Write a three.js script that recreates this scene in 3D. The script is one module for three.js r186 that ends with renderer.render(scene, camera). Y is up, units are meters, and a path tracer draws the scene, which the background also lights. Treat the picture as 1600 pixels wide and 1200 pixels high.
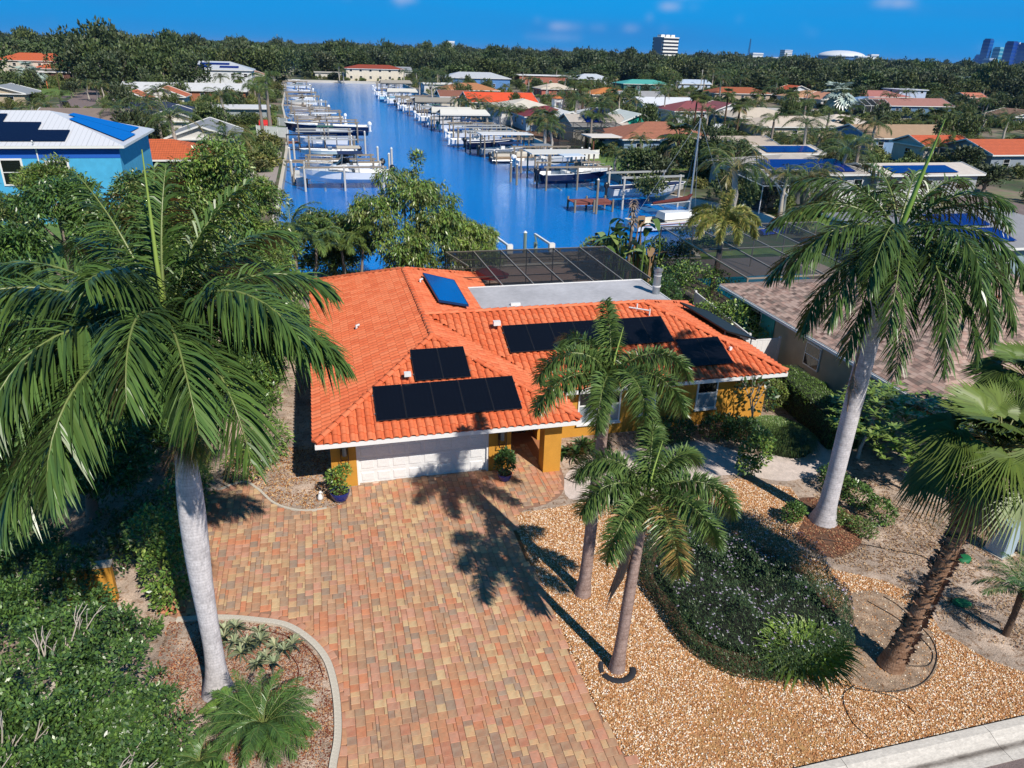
import * as THREE from 'three';
import { ConvexGeometry } from 'three/addons/geometries/ConvexGeometry.js';

// ---------- camera, sky, sun, exposure ----------
const scene = new THREE.Scene();
const camera = new THREE.PerspectiveCamera(55.1, 4 / 3, 0.5, 20000);
camera.rotation.order = 'YXZ';
camera.position.set(0, 14.7, 0);
camera.rotation.set(THREE.MathUtils.degToRad(-24.404), THREE.MathUtils.degToRad(-15), Math.atan(0.03));
const renderer = new THREE.WebGLRenderer({ antialias: true });
renderer.toneMapping = THREE.LinearToneMapping;
renderer.toneMappingExposure = 1.12;
renderer.shadowMap.enabled = true;

const SUN = new THREE.Vector3(0.345, 0, 0.939).multiplyScalar(Math.cos(0.765)).setY(Math.sin(0.765)).normalize();
const sun = new THREE.DirectionalLight(new THREE.Color(1, 0.93, 0.85), 5);
sun.position.copy(SUN).multiplyScalar(200).add(new THREE.Vector3(5, 0, -30));
sun.target.position.set(5, 0, -30);
sun.castShadow = true;
sun.shadow.mapSize.set(4096, 4096);
Object.assign(sun.shadow.camera, { left: -160, right: 160, top: 160, bottom: -160, near: 1, far: 900 });
scene.add(sun, sun.target);

function rng(seed) {
  let a = seed >>> 0;
  return () => { a = (a + 0x6d2b79f5) | 0; let t = Math.imul(a ^ (a >>> 15), 1 | a); t = (t + Math.imul(t ^ (t >>> 7), 61 | t)) ^ t; return ((t ^ (t >>> 14)) >>> 0) / 4294967296; };
}
// wrapped value noise on a lattice of n cells
function lattice(seed, n) {
  const r = rng(seed), g = new Float32Array(n * n);
  for (let i = 0; i < g.length; i++) g[i] = r();
  return (u, v) => {
    u = ((u % 1) + 1) % 1 * n; v = ((v % 1) + 1) % 1 * n;
    const i = Math.floor(u) % n, j = Math.floor(v) % n, i1 = (i + 1) % n, j1 = (j + 1) % n;
    let a = u - Math.floor(u), b = v - Math.floor(v); a = a * a * (3 - 2 * a); b = b * b * (3 - 2 * b);
    return (g[j * n + i] * (1 - a) + g[j * n + i1] * a) * (1 - b) + (g[j1 * n + i] * (1 - a) + g[j1 * n + i1] * a) * b;
  };
}
function fbm(seed, n, oct = 4) {
  const L = []; for (let k = 0; k < oct; k++) L.push(lattice(seed + k * 17, n << k));
  return (u, v) => { let s = 0, w = 0.5, t = 0; for (const l of L) { s += l(u, v) * w; t += w; w *= 0.55; } return s / t; };
}
{ // sky: deep blue air with a few low clouds
  const W = 1024, H = 512, d = new Float32Array(W * H * 4), n1 = fbm(5, 24, 5), n2 = fbm(9, 8, 4);
  const mix = (a, b, t) => a.map((x, i) => x + (b[i] - x) * t), sm = (x, a, b) => { const t = Math.min(1, Math.max(0, (x - a) / (b - a))); return t * t * (3 - 2 * t); };
  for (let j = 0; j < H; j++) {
    const el = ((j + 0.5) / H - 0.5) * 180;
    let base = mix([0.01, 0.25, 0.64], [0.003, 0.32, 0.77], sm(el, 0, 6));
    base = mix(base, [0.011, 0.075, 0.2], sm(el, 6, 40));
    for (let i = 0; i < W; i++) {
      const u = (i + 0.5) / W, v = (j + 0.5) / H;
      // small flat cumulus between 1 and 7 degrees up
      const band = sm(el, 0.6, 1.4) * (1 - sm(el, 3.4, 6.5));
      const puff = sm(n1(u * 3.1, v * 9) + 0.32 * n2(u, v * 3) , 0.76, 0.92) * band;
      const veil = sm(n2(u * 2, v * 16), 0.5, 0.85) * (1 - sm(el, 2.2, 5)) * sm(el, 0, 1) * 0.3;
      let c = mix(base, [0.045, 0.16, 0.48], veil);
      c = mix(c, [0.55, 0.56, 0.72], puff * 0.75);
      d.set([c[0], c[1], c[2], 1], (j * W + i) * 4);
    }
  }
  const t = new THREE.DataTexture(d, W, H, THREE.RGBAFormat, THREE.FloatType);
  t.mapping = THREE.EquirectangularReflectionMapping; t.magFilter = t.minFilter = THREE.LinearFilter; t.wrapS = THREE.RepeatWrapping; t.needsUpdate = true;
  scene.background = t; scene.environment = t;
}

// ---------- helpers ----------
const V = (x, y, z) => new THREE.Vector3(x, y, z), RAD = Math.PI / 180, TAU = Math.PI * 2;
const taken = new Map();
function numbered(name) { const n = taken.get(name) || 0; taken.set(name, n + 1); return n ? name + '_' + String(n).padStart(3, '0') : name; }
function tag(o, label, category, group) { o.userData.label = label; o.userData.category = category; if (group) o.userData.group = group; return o; }
function thing(name, label, category, [x, y, z] = [0, 0, 0], turn = 0, group) {
  const o = new THREE.Group(); o.name = numbered(name); scene.add(o); o.position.set(x, y, z); o.rotation.y = turn;
  return tag(o, label, category, group);
}
function part(name, g, m, parent, label) {
  const o = new THREE.Mesh(g.build ? g.build() : g, m), kin = parent.children.filter((c) => c.name === name || c.name.startsWith(name + '_0') || c.name.startsWith(name + '_1') || c.name.startsWith(name + '_2')).length;
  o.name = kin ? name + '_' + String(kin).padStart(3, '0') : name; o.castShadow = o.receiveShadow = true; parent.add(o);
  if (label) o.userData.label = label;
  return o;
}
const structOf = new Map();
function struct(name, g, m) { const o = new THREE.Mesh(g.build ? g.build() : g, m); o.name = numbered(name); o.castShadow = o.receiveShadow = true; o.userData.kind = 'structure'; scene.add(o); return o; }
function stuff(o, label) { o.userData.kind = 'stuff'; if (label) o.userData.label = label; return o; }
function dup(root, [x, y, z], turn, scale, label) {
  const r = root.clone(); r.name = numbered(root.name.replace(/_\d{3}$/, '')); r.userData = { ...root.userData }; scene.add(r);
  r.position.set(x, y, z); r.rotation.set(0, turn, 0); if (scale) r.scale.setScalar(scale);
  if (label) r.userData.label = label;
  return r;
}
// gathers triangles into one geometry: positions, uv, colour; flat or given normals
class MB {
  constructor(colored = false) { this.p = []; this.u = []; this.c = colored ? [] : null; this.n = []; this.i = []; this.col = [1, 1, 1]; }
  v(x, y, z, u = 0, w = 0, nx = 0, ny = 0, nz = 0) { this.p.push(x, y, z); this.u.push(u, w); this.n.push(nx, ny, nz); if (this.c) this.c.push(...this.col); return this.p.length / 3 - 1; }
  tri(a, b, c) { this.i.push(a, b, c); return this; }
  // flat polygon, uv in metres along its own edges
  poly(pts, uvs) {
    const a = pts[0], e = V(...pts[1]).sub(V(...a)).normalize(), n = new THREE.Vector3();
    for (let k = 0; k < pts.length; k++) { const p = pts[k], q = pts[(k + 1) % pts.length]; n.add(V((p[1] - q[1]) * (p[2] + q[2]), (p[2] - q[2]) * (p[0] + q[0]), (p[0] - q[0]) * (p[1] + q[1]))); }
    n.normalize(); const f = new THREE.Vector3().crossVectors(n, e), b = this.p.length / 3;
    pts.forEach((p, k) => { const d = V(...p).sub(V(...a)); const uv = uvs ? uvs[k] : [d.dot(e), d.dot(f)]; this.v(p[0], p[1], p[2], uv[0], uv[1], n.x, n.y, n.z); });
    for (let k = 1; k < pts.length - 1; k++) this.i.push(b, b + k, b + k + 1);
    return this;
  }
  box(x0, y0, z0, x1, y1, z1) { // by corners
    const q = (a, b, c, d) => this.poly([a, b, c, d]);
    q([x0, y0, z1], [x1, y0, z1], [x1, y1, z1], [x0, y1, z1]); q([x1, y0, z0], [x0, y0, z0], [x0, y1, z0], [x1, y1, z0]);
    q([x1, y0, z1], [x1, y0, z0], [x1, y1, z0], [x1, y1, z1]); q([x0, y0, z0], [x0, y0, z1], [x0, y1, z1], [x0, y1, z0]);
    q([x0, y1, z1], [x1, y1, z1], [x1, y1, z0], [x0, y1, z0]); q([x0, y0, z0], [x1, y0, z0], [x1, y0, z1], [x0, y0, z1]);
    return this;
  }
  cbox(x, y, z, w, h, d) { return this.box(x - w / 2, y - h / 2, z - d / 2, x + w / 2, y + h / 2, z + d / 2); }
  bar(a, b, w, h = w) { // a square bar from point to point
    const A = V(...a), B = V(...b), d = B.clone().sub(A), L = d.length(); d.normalize();
    const up = Math.abs(d.y) > 0.95 ? V(1, 0, 0) : V(0, 1, 0), s = new THREE.Vector3().crossVectors(up, d).normalize(), t = new THREE.Vector3().crossVectors(d, s);
    const m = new THREE.Matrix4().makeBasis(s, t, d).setPosition(A.add(B).multiplyScalar(0.5));
    return this.add(new THREE.BoxGeometry(w, h, L), m);
  }
  add(g, m) {
    const b = this.p.length / 3, P = g.attributes.position, N = g.attributes.normal, U = g.attributes.uv, v = new THREE.Vector3(), nm = m ? new THREE.Matrix3().getNormalMatrix(m) : null;
    for (let k = 0; k < P.count; k++) {
      v.fromBufferAttribute(P, k); if (m) v.applyMatrix4(m); const x = v.x, y = v.y, z = v.z;
      if (N) { v.fromBufferAttribute(N, k); if (nm) v.applyMatrix3(nm).normalize(); }
      this.v(x, y, z, U ? U.getX(k) : 0, U ? U.getY(k) : 0, v.x, v.y, v.z);
    }
    if (g.index) for (let k = 0; k < g.index.count; k++) this.i.push(b + g.index.getX(k)); else for (let k = 0; k < P.count; k++) this.i.push(b + k);
    return this;
  }
  // round tube along points with a radius each
  tube(pts, rad, seg = 8, cap = true, vscale = 1) {
    const base = this.p.length / 3, n = pts.length, P = pts.map((p) => (p.isVector3 ? p : V(...p))); let len = 0;
    let ref = Math.abs(P[n - 1].clone().sub(P[0]).normalize().y) > 0.8 ? V(1, 0, 0) : V(0, 1, 0);
    for (let k = 0; k < n; k++) {
      const d = P[Math.min(n - 1, k + 1)].clone().sub(P[Math.max(0, k - 1)]).normalize(), s = new THREE.Vector3().crossVectors(ref, d).normalize(), t = new THREE.Vector3().crossVectors(d, s);
      if (k) len += P[k].distanceTo(P[k - 1]);
      const r = Array.isArray(rad) ? rad[k] : rad;
      for (let j = 0; j <= seg; j++) { const a = j / seg * TAU, c = Math.cos(a), q = Math.sin(a), o = s.clone().multiplyScalar(c).addScaledVector(t, q); this.v(P[k].x + o.x * r, P[k].y + o.y * r, P[k].z + o.z * r, j / seg, len * vscale, o.x, o.y, o.z); }
    }
    const w = seg + 1;
    for (let k = 0; k < n - 1; k++) for (let j = 0; j < seg; j++) { const a = base + k * w + j; this.i.push(a, a + 1, a + w, a + 1, a + w + 1, a + w); }
    if (cap) for (const [k, s] of [[0, -1], [n - 1, 1]]) { const d = P[Math.min(n - 1, k + 1)].clone().sub(P[Math.max(0, k - 1)]).normalize().multiplyScalar(s), c = this.v(P[k].x, P[k].y, P[k].z, 0, 0, d.x, d.y, d.z), r0 = this.p.length / 3;
      for (let j = 0; j <= seg; j++) { const q = (base + k * w + j) * 3; this.v(this.p[q], this.p[q + 1], this.p[q + 2], 0, 0, d.x, d.y, d.z); }
      for (let j = 0; j < seg; j++) s > 0 ? this.i.push(c, r0 + j, r0 + j + 1) : this.i.push(c, r0 + j + 1, r0 + j); }
    return this;
  }
  build() {
    const g = new THREE.BufferGeometry();
    g.setAttribute('position', new THREE.Float32BufferAttribute(this.p, 3)); g.setAttribute('normal', new THREE.Float32BufferAttribute(this.n, 3)); g.setAttribute('uv', new THREE.Float32BufferAttribute(this.u, 2));
    if (this.c) g.setAttribute('color', new THREE.Float32BufferAttribute(this.c, 3));
    g.setIndex(this.i); return g;
  }
}
const at = (x, y, z, rx = 0, ry = 0, rz = 0, s = 1) => new THREE.Matrix4().compose(V(x, y, z), new THREE.Quaternion().setFromEuler(new THREE.Euler(rx, ry, rz, 'YXZ')), Array.isArray(s) ? V(...s) : V(s, s, s));
// colour-map from a function of (u, v) in 0..1 giving sRGB 0..255
function tex(size, f, srgb = true, rep = 1) {
  const d = new Uint8Array(size * size * 4);
  for (let j = 0; j < size; j++) for (let i = 0; i < size; i++) { const c = f((i + 0.5) / size, (j + 0.5) / size, i, j); const q = Array.isArray(c) ? c : [c, c, c]; d.set([Math.max(0, Math.min(255, q[0])), Math.max(0, Math.min(255, q[1])), Math.max(0, Math.min(255, q[2])), 255], (j * size + i) * 4); }
  const t = new THREE.DataTexture(d, size, size, THREE.RGBAFormat); t.wrapS = t.wrapT = THREE.RepeatWrapping; t.magFilter = THREE.LinearFilter; t.minFilter = THREE.LinearMipmapLinearFilter; t.generateMipmaps = true; t.anisotropy = 8;
  if (srgb) t.colorSpace = THREE.SRGBColorSpace; t.repeat.set(rep, rep); t.needsUpdate = true; return t;
}
function again(t, rx, ry = rx) { const c = t.clone(); c.repeat.set(rx, ry); c.needsUpdate = true; return c; }
const mat = (color, roughness = 0.8, more = {}) => new THREE.MeshStandardMaterial({ color, roughness, ...more });
const hexmix = (a, b, t) => new THREE.Color(a).lerp(new THREE.Color(b), t);
const N8 = fbm(101, 8, 5), N16 = fbm(202, 16, 4), N64 = fbm(303, 64, 3), N4 = fbm(404, 4, 5);
const grain = tex(512, (u, v) => 240 + 44 * (0.5 * N8(u, v) + 0.5 * N64(u, v) - 0.5));      // faint mottling for any paint or wall
const bumpy = tex(512, (u, v) => 255 * (0.4 * N16(u, v) + 0.6 * N64(u, v)), false);
// flat ground sheet from an outline of [x, z]
function sheet(outline, y, holes = []) {
  const s = new THREE.Shape(outline.map(([x, z]) => new THREE.Vector2(x, -z)));
  for (const h of holes) s.holes.push(new THREE.Path(h.map(([x, z]) => new THREE.Vector2(x, -z))));
  const g = new THREE.ShapeGeometry(s); g.rotateX(-Math.PI / 2); g.translate(0, y, 0); return g; // uv stays in metres
}
function smoothLine(pts, n = 6, closed = false) { const c = new THREE.CatmullRomCurve3(pts.map(([x, z]) => V(x, 0, z)), closed, 'centripetal'); return c.getPoints(pts.length * n).map((p) => [p.x, p.z]); }
function inside([x, z], P) { let r = false; for (let i = 0, j = P.length - 1; i < P.length; j = i++) { const [a, b] = P[i], [c, d] = P[j]; if ((b > z) !== (d > z) && x < (c - a) * (z - b) / (d - b) + a) r = !r; } return r; }
function distLine([x, z], L, closed = false) { let best = 1e9; for (let i = 0; i < L.length - (closed ? 0 : 1); i++) { const [a, b] = L[i], [c, d] = L[(i + 1) % L.length], t = Math.max(0, Math.min(1, ((x - a) * (c - a) + (z - b) * (d - b)) / ((c - a) ** 2 + (d - b) ** 2 || 1))); best = Math.min(best, Math.hypot(x - a - t * (c - a), z - b - t * (d - b))); } return best; }

// ---------- ground, canal, street ----------
const CANAL = [[-4, -52], [29, -52], [31, -58], [44, -62], [44.5, -69], [39, -79], [39.3, -130], [39.6, -345], [64, -347], [64, -357], [-11, -366], [-9, -350], [-7, -210], [-4.6, -154], [-4, -120]];
const CANAL2 = [[131.48, -213.48], [149.77, -201.36], [163.28, -185.51], [177.10, -174.89], [185.20, -183.13], [173.03, -196.89], [159.21, -214.35], [138.24, -224.67]];
{
  const land = tex(1024, (u, v) => { const a = N8(u, v), b = N64(u * 2, v * 2), g = N16(u * 2, v * 2); const t = Math.min(1, Math.max(0, (a - 0.42) * 6)); return [66 + 56 * t + 40 * (b - 0.5), 74 + 38 * t + 36 * (g - 0.5), 46 + 46 * t + 30 * (b - 0.5)]; });
  const m = mat(0xffffff, 0.95, { map: again(land, 1 / 90) });
  const far = [[-9000, 400], [9000, 400], [9000, -16000], [-9000, -16000]];
  struct('ground', sheet(far, 0, [CANAL, CANAL2]), m);
  const wave = tex(512, (u, v) => 255 * (0.55 * N64(u, v * 1) + 0.45 * N16(u * 2, v * 3)), false);
  const tint = tex(256, (u, v) => { const a = N8(u, v); return [0, 116 + 24 * (a - 0.5), 200 + 26 * (a - 0.5)]; });
  const wm = mat(0xffffff, 0.07, { map: again(tint, 1 / 120), bumpMap: again(wave, 1 / 9, 1 / 4.5), bumpScale: 0.035 });
  struct('canal_water', sheet([[-14, -47], [70, -47], [70, -372], [-14, -372]], -0.95), wm);
  const x2 = CANAL2.map((p) => p[0]), z2 = CANAL2.map((p) => p[1]);
  struct('canal_water', sheet([[Math.min(...x2) - 4, Math.max(...z2) + 4], [Math.max(...x2) + 4, Math.max(...z2) + 4], [Math.max(...x2) + 4, Math.min(...z2) - 4], [Math.min(...x2) - 4, Math.min(...z2) - 4]], -0.8), wm);
  const concrete = tex(512, (u, v) => { const a = 196 + 36 * (N8(u, v) - 0.5) + 40 * (N64(u * 2, v * 2) - 0.5); return [a, a * 0.96, a * 0.88]; });
  globalThis.CONC = mat(0xffffff, 0.85, { map: again(concrete, 0.4) });
  for (const C of [CANAL, CANAL2]) {
    const w = new MB();
    for (let k = 0; k < C.length; k++) {
      const [a, b] = C[k], [c, d] = C[(k + 1) % C.length], L = Math.hypot(c - a, d - b), nx = -(d - b) / L, nz = (c - a) / L;
      w.add(new THREE.BoxGeometry(L + 0.2, 1.9, 0.4), at((a + c) / 2 , -0.85, (b + d) / 2, 0, -Math.atan2(d - b, c - a), 0));
    }
    struct('seawall', w, CONC);
  }
}
// our yard: pale sandy soil with litter
const soilTex = tex(1024, (u, v) => { const a = N8(u, v), b = N64(u * 4, v * 4), c = N16(u * 3, v * 3), k = 0.85 + 0.5 * (a - 0.5) + 0.35 * (b - 0.5); const br = Math.max(0, c - 0.55) * 2.4; return [206 * k - 64 * br, 184 * k - 76 * br, 164 * k - 84 * br]; });
const soil = mat(0xffffff, 0.95, { map: again(soilTex, 1 / 5), bumpMap: again(bumpy, 1 / 1.2), bumpScale: 0.03 });
const YARD = [[-9.5, -9.45], [34, -9.45], [34, -26], [22, -26], [21.5, -52.2], [-9.5, -52.2]];
struct('yard_soil', sheet(YARD, 0.006), soil);

// street, kerb
{
  const asp = tex(512, (u, v) => { const a = 112 + 46 * (N64(u * 3, v * 3) - 0.5) + 24 * (N8(u, v) - 0.5); return [a * 1.06, a * 0.93, a * 0.9]; });
  globalThis.ASPHALT = mat(0xffffff, 0.9, { map: again(asp, 0.3), bumpMap: again(bumpy, 1), bumpScale: 0.01 });
  struct('street', sheet([[-80, -8.62], [90, -8.62], [90, 3], [-80, 3]], 0.008), ASPHALT);
  const stain = tex(512, (u, v) => { const n = N16(u * 2, v), s = Math.exp(-(((v - 0.28) / 0.07) ** 2)) * (0.35 + 0.9 * N8(u, v)), a = 196 + 34 * (n - 0.5) + 34 * (N64(u, v) - 0.5); return [a - s * 110, (a - s * 116) * 0.97, (a - s * 120) * 0.92]; });
  const km = mat(0xffffff, 0.85, { map: stain });
  const prof = [[-9.5, 0.0], [-9.5, 0.13], [-9.3, 0.13], [-9.12, 0.07], [-9.0, 0.025], [-8.6, 0.02], [-8.6, 0]];
  for (const [x0, x1] of [[6.6, 10.6], [10.61, 14.6], [14.61, 18.6], [18.61, 22.6], [-8, -4.6], [-4.59, -1.3]]) {
    const b = new MB(); let l = 0;
    for (let k = 0; k < prof.length - 1; k++) { const [z0, y0] = prof[k], [z1, y1] = prof[k + 1], d = Math.hypot(z1 - z0, y1 - y0); b.poly([[x0, y0, z0], [x0, y1, z1], [x1, y1, z1], [x1, y0, z0]].reverse(), [[x0 / 3, 1 - l], [x0 / 3, 1 - l - d], [x1 / 3, 1 - l - d], [x1 / 3, 1 - l]].reverse()); l += d; }
    struct('kerb', b, km);
  }
}
// driveway of tumbled concrete pavers on a sand bed
const DL = smoothLine([[-0.75, -10.3], [-0.58, -11.94], [-0.46, -12.59], [-0.42, -13.32], [-0.47, -14.33], [-0.65, -15.25], [-1.05, -16.05], [-1.73, -16.82], [-2.6, -17.23], [-3.56, -17.54], [-4.7, -17.7]]);
const DB = smoothLine([[-4.3, -24.25], [-3.46, -24.64], [-2.99, -24.1], [-2.28, -22.91], [-1.42, -22.32], [-0.5, -22.3], [0.2, -22.75], [0.52, -23.55]]);
const DR = smoothLine([[8.3, -23.2], [8.12, -22.3], [7.7, -21.45], [6.9, -20.98], [6.1, -20.78], [5.72, -19.9], [5.6, -18.6], [5.64, -17.3], [5.72, -15.5], [5.77, -13.5], [5.78, -11.9], [5.95, -10.9], [6.5, -9.55]], 5);
const DRIVE = [[-1.3, -9.5], ...DL, [-5.2, -18], [-5.2, -24.2], ...DB, [0.6, -23.6], [6.3, -23.6], [6.3, -25.3], [7.52, -25.3], [7.52, -23.6], [8.3, -23.6], ...DR];
{
  const d = struct('paver_driveway', sheet(DRIVE, 0.012), mat(0x9a7660, 0.95, { map: again(grain, 2) }));
  const U = 0.0775, x0 = -5.3, z0 = -9.4, nx = Math.ceil(14 / U), nz = Math.ceil(16.2 / U), used = new Uint8Array(nx * nz), R = rng(7), list = [];
  const kinds = [[3, 3], [3, 3], [3, 4], [3, 2], [4, 3], [3, 2], [2, 3], [3, 4], [3, 3], [4, 3], [3, 5]];
  for (let j = 0; j < nz; j++) for (let i = 0; i < nx; i++) {
    if (used[j * nx + i]) continue;
    let fit = null; const free = (w, h) => { for (let b = 0; b < h; b++) for (let a = 0; a < w; a++) if (i + a >= nx || j + b >= nz || used[(j + b) * nx + i + a]) return false; return true; };
    for (let t = 0; t < 6 && !fit; t++) { const k = kinds[Math.floor(R() * kinds.length)]; if (free(...k)) fit = k; }
    if (!fit) for (const k of [[3, 3], [3, 2], [2, 3], [2, 2], [1, 3], [3, 1], [2, 1], [1, 2], [1, 1]]) if (free(...k)) { fit = k; break; }
    const [w, h] = fit; for (let b = 0; b < h; b++) for (let a = 0; a < w; a++) used[(j + b) * nx + i + a] = 1;
    const cx = x0 + (i + w / 2) * U, cz = z0 - (j + h / 2) * U; // rows run away from the street
    if (inside([cx, cz], DRIVE) && (w > 1 || h > 1)) list.push([cx, cz, w, h]);
  }
  // soldier course along the curved bed, replacing what lies there
  const keep = list.filter(([x, z]) => distLine([x, z], DL) > 0.17 && distLine([x, z], DR) > 0.1), edge = [];
  const ESIDE = 0.1; let acc = 0; for (let k = 1; k < DL.length; k++) { const [a, b] = DL[k - 1], [c, e] = DL[k], L = Math.hypot(c - a, e - b); acc += L; if (acc > 0.2) { const nx1 = (e - b) / L, nz1 = -(c - a) / L; edge.push([(a + c) / 2 - nx1 * ESIDE, (b + e) / 2 - nz1 * ESIDE, Math.atan2(-(e - b), c - a), Math.min(acc, 0.26)]); acc = 0; } }
  const cols = ['#c69176', '#c38c70', '#bd866a', '#c39876', '#cba87e', '#b58b6c', '#a68a74', '#c98460', '#bf8b68', '#c79f76', '#ae8c70', '#c4906c'];
  const face = (k) => tex(128, (u, v) => { const a = N4(u * 0.5 + k * 0.31, v * 0.5 + k * 0.17), b = N64(u + k * 0.2, v), t = 240 + 56 * (a - 0.5) + 40 * (b - 0.5), h = 70 * (N4(u * 0.4 + k * 0.53, v * 0.4) - 0.5); return [t + h * 0.2, t - h * 0.7, t - h]; });
  const faces = [face(0), face(1), face(2), face(3)], ms = cols.map((c, k) => mat(c, 0.82, { map: faces[k % 4] }));
  const shapes = new Map();
  const shape = (w, h) => { const key = w + '_' + h; if (!shapes.has(key)) { const a = w * U - 0.007, b = h * U - 0.007, c = 0.006, t = 0.034, y = t - c, m = new MB();
    const o = [[-a / 2, 0, b / 2], [a / 2, 0, b / 2], [a / 2, 0, -b / 2], [-a / 2, 0, -b / 2]], up = o.map(([x, , z]) => [x, y, z]), ins = o.map(([x, , z]) => [x - Math.sign(x) * c, t, z - Math.sign(z) * c]);
    m.poly(ins, [[0, 0], [a * 4, 0], [a * 4, b * 4], [0, b * 4]]); for (let k = 0; k < 4; k++) { const q = (k + 1) % 4; m.poly([up[k], up[q], ins[q], ins[k]]); m.poly([o[k], o[q], up[q], up[k]]); }
    shapes.set(key, m.build()); } return shapes.get(key); };
  keep.sort((p, q) => Math.hypot(p[0], p[1]) - Math.hypot(q[0], q[1]));
  const warm = [7, 2, 0, 8, 11], cool = [4, 9, 3, 5, 10, 6], patch = (x, z, q) => { const L = N8(x / 14 + 0.2, z / 14) > 0.5 ? warm : cool; return L[Math.floor(q() * L.length)]; };
  const rest = new Map(); let single = 0;
  keep.forEach(([x, z, w, h]) => {
    const seen = z < -10.6 && x > -0.3, k = R() < 0.55 ? Math.floor(R() * cols.length) : patch(x, z, R), lift = R() * 0.004, ry = (R() - 0.5) * 0.012;
    if (seen && single < 270) { const p = part('paver', shape(w, h), ms[k], d); p.position.set(x, 0.012 + lift, z); p.rotation.y = ry; single++; } else { const key = w + '_' + h + '_' + k % 4; if (!rest.has(key)) rest.set(key, []); rest.get(key).push([x, z, lift, ry, k]); }
  });
  // the pavers past the count limit: one part, real geometry
  const all = new MB(true);
  const col = new THREE.Color();
  for (const [key, L] of rest) { const [w, h] = key.split('_').map(Number), g = shape(w, h); for (const [x, z, lift, ry, k] of L) { col.set(cols[k]).multiplyScalar(0.9 + R() * 0.2); all.col = [col.r, col.g, col.b]; all.add(g, at(x, 0.012 + lift, z, 0, ry, 0)); } }
  for (const [x, z, a, L] of edge) { col.set(cols[[0, 1, 2, 8, 11][Math.floor(R() * 5)]]); all.col = [col.r, col.g, col.b]; all.add(shape(3, 2), at(x, 0.013, z, 0, a, 0, [L / (3 * U), 1, 1.25])); }
  stuff(part('paver_field', all, mat(0xffffff, 0.82, { vertexColors: true, map: faces[1] }), d));
}
// concrete edging strip round the curved planting bed, and along the bed by the garage
{
  const strip = (L, w, h, side) => { const b = new MB(); const off = L.map(([x, z], k) => { const [a, c] = L[Math.max(0, k - 1)], [e, f] = L[Math.min(L.length - 1, k + 1)], d = Math.hypot(e - a, f - c); return [x + side * w * (f - c) / d, z - side * w * (e - a) / d]; });
    for (let k = 0; k < L.length - 1; k++) { const [p, q, r, s] = [L[k], L[k + 1], off[k + 1], off[k]]; const y = (c) => [c[0], h, c[1]], o = (c) => [c[0], 0, c[1]]; const f = (A) => b.poly(side > 0 ? A : A.reverse());
      f([y(p), y(s), y(r), y(q)].reverse()); f([o(p), y(p), y(q), o(q)]); f([o(q), o(r), y(r), y(q)].reverse()); f([o(r), y(r), y(s), o(s)].reverse()); }
    return b; };
  const e = tag(struct('garden_edging', strip(DL, 0.17, 0.075, 1), CONC), 'pale concrete edging strip curving round the planting bed beside the driveway', 'edging'); delete e.userData.kind;
  const f = tag(struct('garden_edging', strip(DB.slice(0, -14), 0.09, 0.06, 1), CONC), 'thin concrete edging along the bed left of the garage', 'edging'); delete f.userData.kind;
}
// golden gravel with loose pebbles
const RING = smoothLine([[8.75, -16.6], [8.8, -14.86], [8.84, -13.58], [9.38, -12.6], [10.37, -12.02], [11.5, -11.95], [12.9, -12.4], [13.7, -13.6], [13.9, -15.3], [13.2, -17], [11.6, -18], [9.8, -17.9]], 5, true);
const FANBED = smoothLine([[12.13, -12.13], [12.40, -11.45], [13.33, -10.92], [14.59, -11.12], [15.59, -12.07], [16.06, -13.26], [15.53, -14.38], [14.56, -14.44], [13.13, -13.25]], 5, true);
const GRAVEL = [[5.6, -20.7], [6.85, -20.69], [8.97, -20.94], [10.35, -19.82], [12.93, -20.45], [14.66, -21.18], [16.36, -20.18], [16.03, -18.61], [14.32, -17.08], [14.85, -15.61], [16.08, -14.77], [16.67, -13.83], [16.17, -12.57], [16.58, -11.36], [17.18, -10.72], [18.75, -9.85], [19, -9.5], [6.3, -9.5], [5.75, -11], [5.6, -13], [5.55, -15.5], [5.45, -17.3], [5.4, -18.6], [5.5, -19.9]];
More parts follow.
